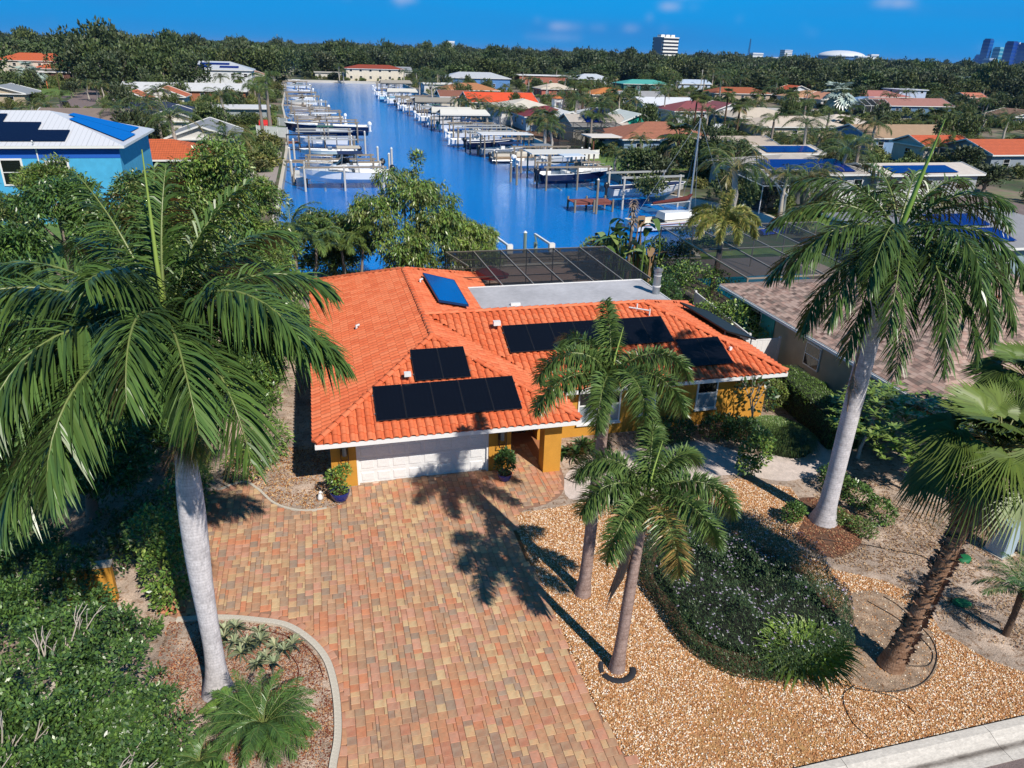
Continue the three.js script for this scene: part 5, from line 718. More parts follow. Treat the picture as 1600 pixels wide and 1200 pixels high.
function cage(label, p, w, d, h0, h1, bays, color = M.bronze, roofOnly = false, gable = 0, turn = 0) {
  const t = thing('pool_cage', label, 'pool enclosure', [p[0], 0, p[1]], turn), W = w / 2, D = d / 2;
  for (let k = 0; k <= bays; k++) { const x = -W + w * k / bays; if (gable) { part('roof_beam', new MB().bar([x, h0, -D], [x, h0 + gable, 0], 0.09).bar([x, h0 + gable, 0], [x, h0, D], 0.09), color, t); } else part('roof_beam', new MB().bar([x, h1, -D], [x, h0, D], 0.08), color, t); part('post', new MB().bar([x, 0, D], [x, h0, D], 0.08), color, t); part('post', new MB().bar([x, 0, -D], [x, gable ? h0 : h1, -D], 0.08), color, t); }
  part('cross_beam', new MB().bar([-W, h0, D], [W, h0, D], 0.09).bar([-W, gable ? h0 : h1, -D], [W, gable ? h0 : h1, -D], 0.09).bar([-W, gable ? h0 + gable : (h0 + h1) / 2, 0], [W, gable ? h0 + gable : (h0 + h1) / 2, 0], 0.07), color, t);
  part('roof_screen', gable ? new MB().poly([[-W, h0, D], [W, h0, D], [W, h0 + gable, 0], [-W, h0 + gable, 0]]).poly([[W, h0, -D], [-W, h0, -D], [-W, h0 + gable, 0], [W, h0 + gable, 0]]) : new MB().poly([[-W, h0 + 0.03, D], [W, h0 + 0.03, D], [W, h1 + 0.03, -D], [-W, h1 + 0.03, -D]]), SCREEN, t);
  part('wall_screen', new MB().poly([[-W, 0.1, D + 0.03], [W, 0.1, D + 0.03], [W, h0, D + 0.03], [-W, h0, D + 0.03]]).poly([[-W - 0.03, 0.1, -D], [-W - 0.03, 0.1, D], [-W - 0.03, h0, D], [-W - 0.03, gable ? h0 : h1, -D]]), SCREEN, t);
  return t;
}
function fence(label, a, b, h, m, boards = 0, name = 'fence') { const L = Math.hypot(b[0] - a[0], b[1] - a[1]), t = thing(name, label, 'fence', [a[0], 0, a[1]], -Math.atan2(b[1] - a[1], b[0] - a[0])); const n = Math.max(1, Math.round(L / 2.4));
  for (let k = 0; k < n; k++) { const x0 = k * L / n + 0.06, x1 = (k + 1) * L / n - 0.06; if (boards) for (let j = 0; j < boards; j++) part('board', new MB().box(x0 + (x1 - x0) * j / boards + 0.004, 0.05, -0.02, x0 + (x1 - x0) * (j + 1) / boards - 0.004, h - 0.06, 0.02), m, t); else part('fence_panel', new MB().box(x0, 0.05, -0.02, x1, h - 0.06, 0.02), m, t); part('rail', new MB().box(x0, h - 0.06, -0.035, x1, h, 0.035), m, t); }
  for (let k = 0; k <= n; k++) part('post', new MB().cbox(k * L / n, h / 2 + 0.04, 0, 0.11, h + 0.08, 0.11), m, t); return t; }

// right neighbour
{
  const t = building({ label: 'tan neighbour house with a brown mottled shingle roof on the right', short: 'brown shingle house', p: [32, -28.4], w: 18.6, d: 15.6, h: 2.75, type: 'hip', rise: 2.3, wall: '#b5a68c', roof: '#b39a8c', kind: 'shingle', over: 0.6 });
  part('downpipe', new MB().tube([[-9.38, 2.6, 3.4], [-9.38, 0.35, 3.4], [-9.6, 0.15, 3.4], [-10.1, 0.12, 3.5]], 0.045, 8), M.white, t);
  part('gutter', new MB().box(-9.98, 2.55, -8.3, -9.9, 2.68, 8.3), M.white, t);
  part('roof_vent', new MB().tube([[-1, 4.2, 1.5], [-1, 4.65, 1.6]], 0.1, 10), mat(0xb06a44, 0.8), t);
  part('teal_wall_panel', new MB().box(-9.36, 0.1, -7.6, -9.32, 2.4, -3.4), mat(0x1b8f8c, 0.3), t); part('wall_mullion', new MB().box(-9.38, 0.1, -6.3, -9.31, 2.4, -6.2).box(-9.38, 0.1, -4.9, -9.31, 2.4, -4.8), M.bronze, t);
  const V1 = M.white;
  fence('white vinyl fence panel with a gate between the two houses', [19.0, -30.5], [22.2, -30.5], 1.75, V1, 10, 'fence_gate');
  fence('white vinyl fence running back from the gate along the side yard', [20.9, -31.2], [21.6, -38.5], 1.75, V1, 0);
  cage('dark pool enclosure of the brown shingle house seen behind the right royal palm', [30.5, -43], 13, 12, 2.9, 3.3, 5, M.bronzeTop);
  struct('pool_deck', sheet([[23.5, -36.3], [38, -36.3], [38, -51.5], [23.5, -51.5]], 0.02), mat(0xb5a294, 0.85, { map: again(grain, 1) }));
  const pl = tag(struct('swimming_pool', new MB().box(26, -0.5, -46.5, 34.5, 0.05, -41), mat(0x1b9aa8, 0.06)), 'turquoise swimming pool under the dark enclosure of the brown shingle house', 'swimming pool'); delete pl.userData.kind;
  const pl2 = tag(struct('swimming_pool', new MB().box(22.2, 0, -39.8, 23.4, 0.45, -37.4), mat(0x1b9a98, 0.1)), 'small teal spa pool glimpsed behind the shrubs right of the chimney', 'swimming pool'); delete pl2.userData.kind;
  building({ label: 'grey flat roofed house with blue solar panels at the right edge', short: 'grey house', p: [50, -48], w: 16, d: 12, h: 2.8, type: 'hip', rise: 1.6, wall: '#8fa4ad', roof: '#8d8f94', solar: [[-6, 5, 0.12, 0.32, PVB], [-6, 5, 0.5, 0.3, PVB]] });
  bush('yard_shrub', 'bushy light green shrub behind the tilted black solar collector', 'shrub', [21.8, 0, -34.0], [[0, 1.3, 0, 1.3, 1.3, 1.5], [1.3, 0.9, 1.6, 1.0, 0.9, 1.0], [-0.6, 1.0, -1.8, 1.1, 1.0, 1.2]], 5200, 0.15, 201, [...GREEN.lime, ...GREEN.mid]);
  bush('yard_shrub', 'dark shrub in the corner behind the chimney pipe', 'shrub', [19.6, 0, -38.6], [[0, 1.4, 0, 1.0, 1.4, 1.4], [0.2, 1.0, -1.8, 1.0, 1.0, 1.2]], 2600, 0.16, 202, GREEN.dark);
}
// banana like clump and yellow feather palm behind the cage
{
  const t = thing('banana_clump', 'clump of broad leaved banana plants with a tall dry stalk right of the pool cage', 'plant', [20.6, 0, -46.5]), R = rng(210), m = new MB(true);
  for (let k = 0; k < 46; k++) { const a = R() * TAU, e = (25 + R() * 55) * RAD, x = (R() - 0.5) * 3.4, z = (R() - 0.5) * 3, h = 1.6 + R() * 2.4; m.col = vary(R() < 0.55 ? [0.06, 0.11, 0.025] : R() < 0.6 ? [0.12, 0.16, 0.04] : [0.2, 0.13, 0.07], R, 0.25); m.tube([[x, 0, z], [x + 0.05, h * 0.7, z], [x + Math.cos(a) * 0.2, h, z + Math.sin(a) * 0.2]], [0.09, 0.07, 0.03], 5, false); blade(m, V(x + Math.cos(a) * 0.2, h, z + Math.sin(a) * 0.2), V(Math.cos(a) * Math.cos(e), Math.sin(e), Math.sin(a) * Math.cos(e)), V(-Math.sin(a), 0.1, Math.cos(a)).normalize(), 1.7 + R() * 0.7, 0.5, 0.75, 5); }
  part('leaves', m, LEAF, t); const ds = new MB(true); for (let k = 0; k < 130; k++) { const a = R() * TAU; ds.col = vary([0.2, 0.16, 0.13], R, 0.35); blade(ds, V(-0.2, 4.2 + R() * 1.7, 0.4), V(Math.cos(a) * 0.7, 0.5 - R(), Math.sin(a) * 0.7).normalize(), V(-Math.sin(a), 0, Math.cos(a)), 0.5, 0.12, 0.4, 2); } ds.col = [0.16, 0.12, 0.09]; ds.tube([[-0.2, 0, 0.4], [-0.2, 5.6, 0.4]], [0.14, 0.08], 7); part('dry_stalk', ds, LEAFM, t);
  const f = thing('feather_palm', 'yellowish feather palm with drooping plumes behind the right end of the house', 'palm tree', [25.3, 0, -43.0]);
  trunk(f, [[0, 0, 0], [0.1, 2, 0], [0.15, 4.1, 0]], [0.22, 0.16, 0.15], BARK.foxtail, 12); trunk(f, [[0.15, 4.0, 0], [0.17, 5.0, 0]], [0.16, 0.17, 0.1], SHAFT, 10, 'crownshaft');
  crownOf(f, [0.17, 4.9, 0], [[180, 40, 110, 2.7], [0, 42, 110, 2.7], [210, 30, 120, 2.7], [330, 30, 120, 2.7], [250, 28, 130, 2.7], [285, 28, 130, 2.7], [150, 55, 110, 2.6], [30, 55, 110, 2.6], [90, 70, 60, 2.4], [60, 78, 40, 2.2], [300, 50, 130, 2.5]], { pairs: 200, leaf: 0.5, lw: 0.05, plume: true, sag: 0.35, angle: 66, col: [0.13, 0.15, 0.035], stemR: 0.03, seed: 1200, start: 0.12, tipcol: [0.24, 0.2, 0.06, 0.25] }, LEAF);
  const clump = (name, label, p, k, h, L, col, seed, pairs = 60) => { const q = thing(name, label, 'palm tree', [p[0], 0, p[1]]); const R2 = rng(seed); for (let s = 0; s < k; s++) { const a = s / k * TAU, x = Math.cos(a) * 0.5 * (k > 1), z = Math.sin(a) * 0.5 * (k > 1), hh = h * (0.8 + 0.4 * R2()); part('trunk', new MB().tube([[x, 0, z], [x * 1.8, hh, z * 1.8]], [0.1, 0.07], 7), BARK.grey, q); const list = []; for (let j = 0; j < 8; j++) list.push([j * 47 + R2() * 25, 35 + R2() * 45, 90 + R2() * 40, L * (0.85 + 0.3 * R2())]); crownOf(q, [x * 1.8, hh, z * 1.8], list, { pairs, leaf: 0.5, lw: 0.045, ranks: [-0.2, 0.2, 0.5], sag: 0.5, angle: 58, col, stemR: 0.025, seed: seed + s * 50 }, LEAF); } };
  clump('areca_palm', 'thin stemmed areca palm cluster behind the left side of the orange roof', [-1.2, -44.5], 3, 4.4, 2.3, [0.075, 0.12, 0.03], 1300);
  clump('areca_palm', 'second areca palm cluster beside the bushy tree behind the orange roof', [1.6, -45.5], 3, 3.8, 2.2, [0.085, 0.125, 0.03], 1400);
}
// trees between the house and the canal
function bigTree(name, label, p, blobs, n, size, seed, cols, opt = {}) {
  const t = thing(name, label, 'tree', [p[0], 0, p[1]]), R = rng(seed); part('crown', foliage(lumps(blobs, 8, seed + 3, 0.4), n, size, seed, cols, { tuft: 6, spread: 0.34, shell: 0.4, wid: 0.32, ...opt }), opt.mat || LEAF, t);
  const tall = Math.max(...blobs.map((b) => b[1])); const m = new MB(); m.tube([[0, 0, 0], [0.1, tall * 0.35, 0], [0, tall * 0.6, 0.1]], [0.22, 0.16, 0.12], 9); for (const b of blobs.slice(0, 8)) m.tube([[0, tall * 0.3, 0], [b[0] * 0.5, tall * 0.3 + (b[1] - tall * 0.3) * 0.5, b[2] * 0.5], [b[0] * 0.9, b[1], b[2] * 0.9]], [0.12, 0.07, 0.03], 6); part('trunk', m, opt.bark || BARK.grey, t); return t;
}
bigTree('weeping_tree', 'bushy light green weeping tree directly behind the orange roof before the canal', [5.2, -46.5], [[0, 6.3, 0, 1.9, 1.5, 1.7], [-1.6, 5.3, 0.4, 1.6, 1.5, 1.5], [1.7, 5.4, 0.2, 1.6, 1.6, 1.5], [-0.6, 3.8, 1.0, 1.9, 1.6, 1.4], [1.6, 3.6, 0.8, 1.8, 1.7, 1.4], [0.2, 2.2, 1.0, 2.2, 1.4, 1.3], [-2.7, 4.6, 0, 1.2, 1.3, 1.2]], 5100, 0.25, 221, [...GREEN.lime, ...GREEN.olive, ...GREEN.mid], { droop: 0.9, up: 0.1, wid: 0.26 });
bigTree('weeping_tree', 'rounded yellow green tree at the left end of the pool cage', [9.4, -47.6], [[0, 3.4, 0, 1.6, 1.3, 1.4], [-0.9, 2.4, 0.6, 1.3, 1.4, 1.1], [0.8, 2.2, 0.6, 1.3, 1.6, 1.1]], 2890, 0.22, 222, [...GREEN.lime, GREEN.olive[1]], { droop: 0.9, up: 0.1, wid: 0.26 });
bigTree('sapling', 'thin sparse sapling rising above the bushy tree against the canal', [6.1, -47.5], [[0, 8.2, 0, 0.35, 0.7, 0.3], [-0.15, 7.2, 0, 0.4, 0.6, 0.3]], 90, 0.24, 223, [...GREEN.olive, ...GREEN.lime]);
bigTree('mango_tree', 'tall narrow leaved tree standing left of the house by the canal', [-4.6, -42.5], [[0, 8.6, 0, 1.5, 1.5, 1.5], [-1.5, 7.6, -0.6, 1.5, 1.6, 1.5], [1.2, 7.0, 0.2, 1.5, 1.7, 1.5], [0.4, 5.4, 1.2, 1.8, 1.7, 1.5], [-1.8, 5.6, 0.8, 1.7, 1.7, 1.6], [1.8, 4.4, 1.0, 1.4, 1.7, 1.4], [-0.4, 3.3, 1.8, 2.0, 1.8, 1.4]], 6120, 0.24, 224, [...GREEN.mid, ...GREEN.olive, ...GREEN.lime], { up: 0.15, droop: 0.5 });
bigTree('mango_tree', 'second narrow leaved tree hiding the corner of the orange roof', [-2.6, -37.2], [[0, 3.9, 0, 1.3, 1.4, 1.5], [-0.8, 2.9, 1.3, 1.3, 1.5, 1.3], [0.4, 2.4, 1.6, 1.0, 1.2, 1.2], [-0.3, 3.2, -1.8, 1.4, 1.7, 1.4]], 3230, 0.24, 225, [...GREEN.lime, ...GREEN.mid, ...GREEN.olive], { up: 0.15, droop: 0.5 });
bigTree('mango_tree', 'leafy tree right of the blue house behind the left royal palm', [-9.2, -44], [[0, 6.6, 0, 1.8, 1.6, 1.7], [-1.9, 5.6, 0.4, 1.7, 1.6, 1.6], [1.6, 5.2, 0.5, 1.6, 1.6, 1.5], [0, 4.0, 1.3, 2.3, 1.8, 1.6]], 4250, 0.25, 226, [...GREEN.mid, ...GREEN.olive, ...GREEN.dark], { up: 0.15, droop: 0.5 });
bigTree('mango_tree', 'dark tree in front of the blue house wall', [-13.4, -44], [[0, 6.8, 0, 1.9, 1.3, 1.7], [-1.9, 4.6, 0.6, 1.7, 1.5, 1.6], [1.7, 4.4, 0.5, 1.6, 1.5, 1.6]], 3400, 0.25, 227, [...GREEN.mid, ...GREEN.dark], { up: 0.15, droop: 0.5 });
bigTree('shade_tree', 'dark shade tree on the left lot under the royal palm fronds', [-8.0, -29.5], [[0, 4.0, 0, 2.1, 1.4, 2.0], [-2.2, 3.6, 0.8, 2.0, 1.4, 1.9], [1.9, 3.0, 0.6, 1.7, 1.4, 1.7], [0.4, 2.4, 2.2, 2.0, 1.3, 1.7], [-0.6, 3.6, -2.4, 2.2, 1.5, 1.9]], 6120, 0.18, 228, [...GREEN.mid, ...GREEN.dark, ...GREEN.olive]);
bigTree('shade_tree', 'broad dark tree at the left edge behind the royal palm', [-14.5, -32], [[0, 3.6, 0, 2.3, 1.6, 2.2], [2.2, 3.0, 1.2, 2.0, 1.4, 1.9], [-2.3, 3.4, 0.4, 2.1, 1.5, 2.0], [0.4, 2.6, 2.6, 2.2, 1.4, 1.8]], 5440, 0.18, 229, [...GREEN.mid, ...GREEN.dark]);
bigTree('shade_tree', 'leafy shrub tree close behind the garage along the left wall', [-3.0, -31.5], [[0, 2.4, 0, 1.3, 1.4, 1.5], [-0.4, 1.8, 2.0, 1.2, 1.2, 1.4], [0, 1.6, -2.2, 1.3, 1.3, 1.5]], 3740, 0.18, 230, [...GREEN.mid, ...GREEN.lime, ...GREEN.dark]);
bush('side_shrub', 'lime green shrub with sparse twigs beside the left wall of the garage', 'shrub', [-2.6, 0, -26.2], [[0, 0.9, 0, 0.9, 0.8, 1.1], [-0.7, 0.6, 1.2, 0.8, 0.5, 0.8]], 1300, 0.22, 231, [...GREEN.lime, ...GREEN.mid], { wid: 0.22, droop: 0.4 });
// the blue two storey house on the left
{
  const t = building({ label: 'bright blue two storey house with a white roof and dark solar panels at the left', short: 'blue house', p: [-31.5, -77.5], w: 31, d: 13, h: 6.5, type: 'hip', rise: 2.2, wall: '#4aaedb', roof: '#dcdfe4', kind: 'metal', windows: false, solar: [[-15, 26.5, 0.1, 0.3], [-15, 24, 0.4, 0.22], [-15, 21, 0.62, 0.24]] });
  part('wall_band', new MB().box(-15.54, 5.45, 6.5, 15.54, 6.3, 6.53), mat(0x0d55b0, 0.8), t);
  for (const [x, y, s, r] of [[7.2, 4.35, 1.4, 1.9], [10.6, 4.75, 1.5, 0.75], [3.0, 4.35, 1.4, 1.9]]) { const w = part('window', new MB().box(x - s / 2 - 0.15, y - r / 2 - 0.15, 6.5, x + s / 2 + 0.15, y + r / 2 + 0.15, 6.58), WINW, t); part('pane', new MB().box(x - s / 2, y - r / 2, 6.58, x + s / 2, y - 0.04, 6.6).box(x - s / 2, y + 0.04, 6.58, x + s / 2, y + r / 2, 6.6), M.glass, w); }
  part('drain_pipe', new MB().tube([[9.3, 6.9, 7.15], [9.3, 6.4, 6.6], [9.3, 0.3, 6.57]], 0.06, 6), M.white, t);
  const kk = 2.2 / 7.05, e = 6.48; // panels on the right hip
  for (const [z0, z1, u0, u1] of [[-4.6, -0.2, 0.12, 0.8], [-0.1, 5.2, 0.05, 0.72]]) { const q = (u, z) => [16.05 - u * 7.05, e + u * 2.2 + 0.12, z]; part('solar_panel', new MB().poly([q(u0, z1), q(u0, z0), q(u1, z0 * 0.4), q(u1, z1 * 0.4)]), mat(0x0f58b8, 0.25), t); }
}

bigTree('shade_tree', 'dense dark tree at the left edge over the low shrubs', [-12.4, -22.5], [[0, 3.3, 0, 2.0, 1.4, 1.9], [1.8, 2.7, 0.8, 1.6, 1.2, 1.6], [-2.0, 3.0, 0.6, 2.0, 1.4, 1.9], [0.3, 2.2, 1.9, 1.9, 1.2, 1.5]], 5200, 0.17, 241, [...GREEN.dark, ...GREEN.mid]);
bigTree('shade_tree', 'dark leafy tree under the right side of the royal palm fronds', [-5.9, -26.2], [[0, 2.6, 0, 1.3, 1.2, 1.5], [-0.9, 2.2, 1.5, 1.2, 1.1, 1.2], [0.6, 1.9, -1.5, 1.2, 1.2, 1.4], [-1.4, 1.7, -0.6, 1.2, 1.1, 1.3]], 4200, 0.17, 242, [...GREEN.dark, ...GREEN.mid, GREEN.lime[2]]);
bigTree('shade_tree', 'dark tree directly behind the left royal palm trunk', [-8.2, -23.6], [[0, 2.9, 0, 1.6, 1.3, 1.6], [1.3, 2.3, 0.9, 1.3, 1.1, 1.3], [-1.4, 2.4, 0.9, 1.4, 1.1, 1.4]], 4000, 0.17, 243, [...GREEN.dark, ...GREEN.mid]);
bigTree('shade_tree', 'tall tree behind the blue house corner near the left seawall', [-7.6, -56], [[0, 5.2, 0, 1.9, 1.6, 1.8], [1.7, 4.2, 0.7, 1.6, 1.5, 1.5], [-1.9, 4.3, 0.5, 1.7, 1.5, 1.6], [0, 3, 1.4, 2.2, 1.5, 1.5]], 4000, 0.24, 244, [...GREEN.mid, ...GREEN.olive, ...GREEN.lime], { up: 0.2, droop: 0.5 });
bigTree('shade_tree', 'bushy tree at the foot of the blue house wall near the picture edge', [-20.5, -50], [[0, 6.2, 0, 2.2, 1.4, 1.8], [2.2, 4.6, 0.6, 1.9, 1.4, 1.6], [-2.4, 5.0, 0.4, 2.0, 1.4, 1.7], [0, 3.2, 1.2, 2.4, 1.4, 1.4]], 4400, 0.22, 245, [...GREEN.mid, ...GREEN.dark, ...GREEN.olive]);
bigTree('shade_tree', 'light leafy tree rising before the blue house windows', [-16.8, -55], [[0, 6.2, 0, 1.8, 1.2, 1.6], [-1.7, 4.3, 0.5, 1.6, 1.2, 1.5], [1.6, 4.2, 0.5, 1.5, 1.3, 1.5]], 3200, 0.22, 246, [...GREEN.mid, ...GREEN.lime, ...GREEN.olive]);
bigTree('shade_tree', 'dark tree filling the gap between the mango tree and the areca palms', [0.6, -48.5], [[0, 3.9, 0, 1.6, 1.4, 1.4], [-1.5, 3.4, 0.4, 1.5, 1.4, 1.3], [1.4, 3.0, 0.4, 1.4, 1.4, 1.3], [0, 2.0, 0.8, 2.2, 1.2, 1.2]], 4200, 0.22, 247, [...GREEN.mid, ...GREEN.dark, ...GREEN.olive], { up: 0.2, droop: 0.5 });

bush('yard_shrub', 'tall leafy shrub filling the corner between the chimney pipe and the neighbour cage', 'shrub', [22.6, 0, -40.4], lumps([[0, 1.7, 0, 1.4, 1.6, 1.4], [1.3, 1.3, 1.2, 1.2, 1.2, 1.2], [-0.9, 1.3, -1.6, 1.2, 1.3, 1.3]], 8, 250), 3600, 0.17, 251, [...GREEN.mid, ...GREEN.lime, ...GREEN.dark]);
bush('yard_shrub', 'dense green shrub behind the feather palm along the neighbour cage', 'shrub', [23.4, 0, -46.6], lumps([[0, 1.6, 0, 1.5, 1.6, 1.6], [1.6, 1.3, -1.2, 1.4, 1.3, 1.4], [-1.4, 1.2, -1.8, 1.3, 1.2, 1.4]], 8, 252), 3600, 0.18, 253, [...GREEN.mid, ...GREEN.olive, ...GREEN.dark]);
bush('yard_shrub', 'dry tipped shrub beside the banana clump by the seawall', 'shrub', [19.2, 0, -50.2], lumps([[0, 1.2, 0, 1.3, 1.2, 1.2], [1.8, 1.3, -0.4, 1.3, 1.2, 1.1]], 8, 254), 2600, 0.2, 255, [...GREEN.olive, ...GREEN.mid, [0.2, 0.13, 0.07]]);
bush('yard_shrub', 'leafy shrub mass by the water beyond the neighbour cage', 'shrub', [29.5, 0, -54.2], lumps([[0, 1.4, 0, 1.6, 1.4, 1.3], [2.2, 1.5, -0.6, 1.6, 1.4, 1.3], [4.4, 1.3, -1.2, 1.5, 1.3, 1.2]], 8, 256), 3600, 0.22, 257, [...GREEN.mid, ...GREEN.lime, ...GREEN.dark]);

// ---------- docks, lifts, boats ----------
const WY = -0.95, PILE = mat(0x8d8272, 0.9, { map: again(grain, 1) }), PILEW = mat(0xb9b6ae, 0.8), DECK = mat(0x9a8a76, 0.9, { map: again(grain, 1) }), GEL = mat(0xe2e3e2, 0.25), NAVY = mat(0x121c3e, 0.2), CANVAS = mat(0x1b2c52, 0.8), ALU = mat(0xc2c6c8, 0.35, { metalness: 0.7 }), TEAK = mat(0x8c6a4a, 0.8), WIND = mat(0x1a2730, 0.08);
// hull by stations: x from stern (0) to bow (L)
function hullGeo(L, B, H, o = {}) {
  const n = 14, m = new MB(), S = []; const sheer = (t) => H * (0.82 + 0.3 * t * t);
  for (let k = 0; k <= n; k++) { const t = k / n, w = B / 2 * (t < 0.55 ? 0.94 + 0.06 * t / 0.55 : Math.max(0.02, Math.sqrt(Math.max(0, 1 - Math.pow((t - 0.55) / 0.45, 2.1))))), ch = w * (0.86 - 0.3 * Math.max(0, t - 0.4)), yk = H * 0.55 * Math.pow(Math.max(0, t - 0.5) / 0.5, 2.6), x = L * t, yc = yk + (H * 0.34 + 0.1 * H * t) * (1 - 0.35 * Math.max(0, t - 0.6)); S.push([[x, yk, 0], [x - 0, Math.min(yc, sheer(t) * 0.8), ch], [x + (t > 0.6 ? (t - 0.6) * L * 0.05 : 0), sheer(t), w]]); }
  for (let k = 0; k < n; k++) { const a = S[k], b = S[k + 1]; for (const s of [1, -1]) { const q = (p) => [p[0], p[1], p[2] * s], f = (A) => m.poly(s > 0 ? A : A.reverse()); f([q(a[0]), q(b[0]), q(b[1]), q(a[1])]); f([q(a[1]), q(b[1]), q(b[2]), q(a[2])]); } }
  const st = S[0]; m.poly([[0, st[0][1], 0], [0, st[1][1], st[1][2]], [0, st[2][1], st[2][2]], [0, st[2][1], -st[2][2]], [0, st[1][1], -st[1][2]]].reverse());
  const dk = new MB(); for (let k = 0; k < n; k++) { const a = S[k][2], b = S[k + 1][2], c = 0.02, open = k < n * (o.open ?? 0.55); const ya = a[1] - c, yb = b[1] - c; if (!open) dk.poly([[a[0], ya, a[2]], [b[0], yb, b[2]], [b[0], yb, -b[2]], [a[0], ya, -a[2]]]); else { const g = 0.16, fl = H * 0.5; for (const s of [1, -1]) { const f = (A) => dk.poly(s > 0 ? A : A.reverse()); f([[a[0], ya, a[2] * s], [b[0], yb, b[2] * s], [b[0], yb, (b[2] - g) * s], [a[0], ya, (a[2] - g) * s]]); f([[a[0], ya, (a[2] - g) * s], [b[0], yb, (b[2] - g) * s], [b[0], fl, (b[2] - g) * s], [a[0], fl, (a[2] - g) * s]]); } dk.poly([[a[0], fl, a[2] - g], [b[0], fl, b[2] - g], [b[0], fl, -b[2] + g], [a[0], fl, -a[2] + g]]); } }
  return [m.build(), dk.build(), S];
}
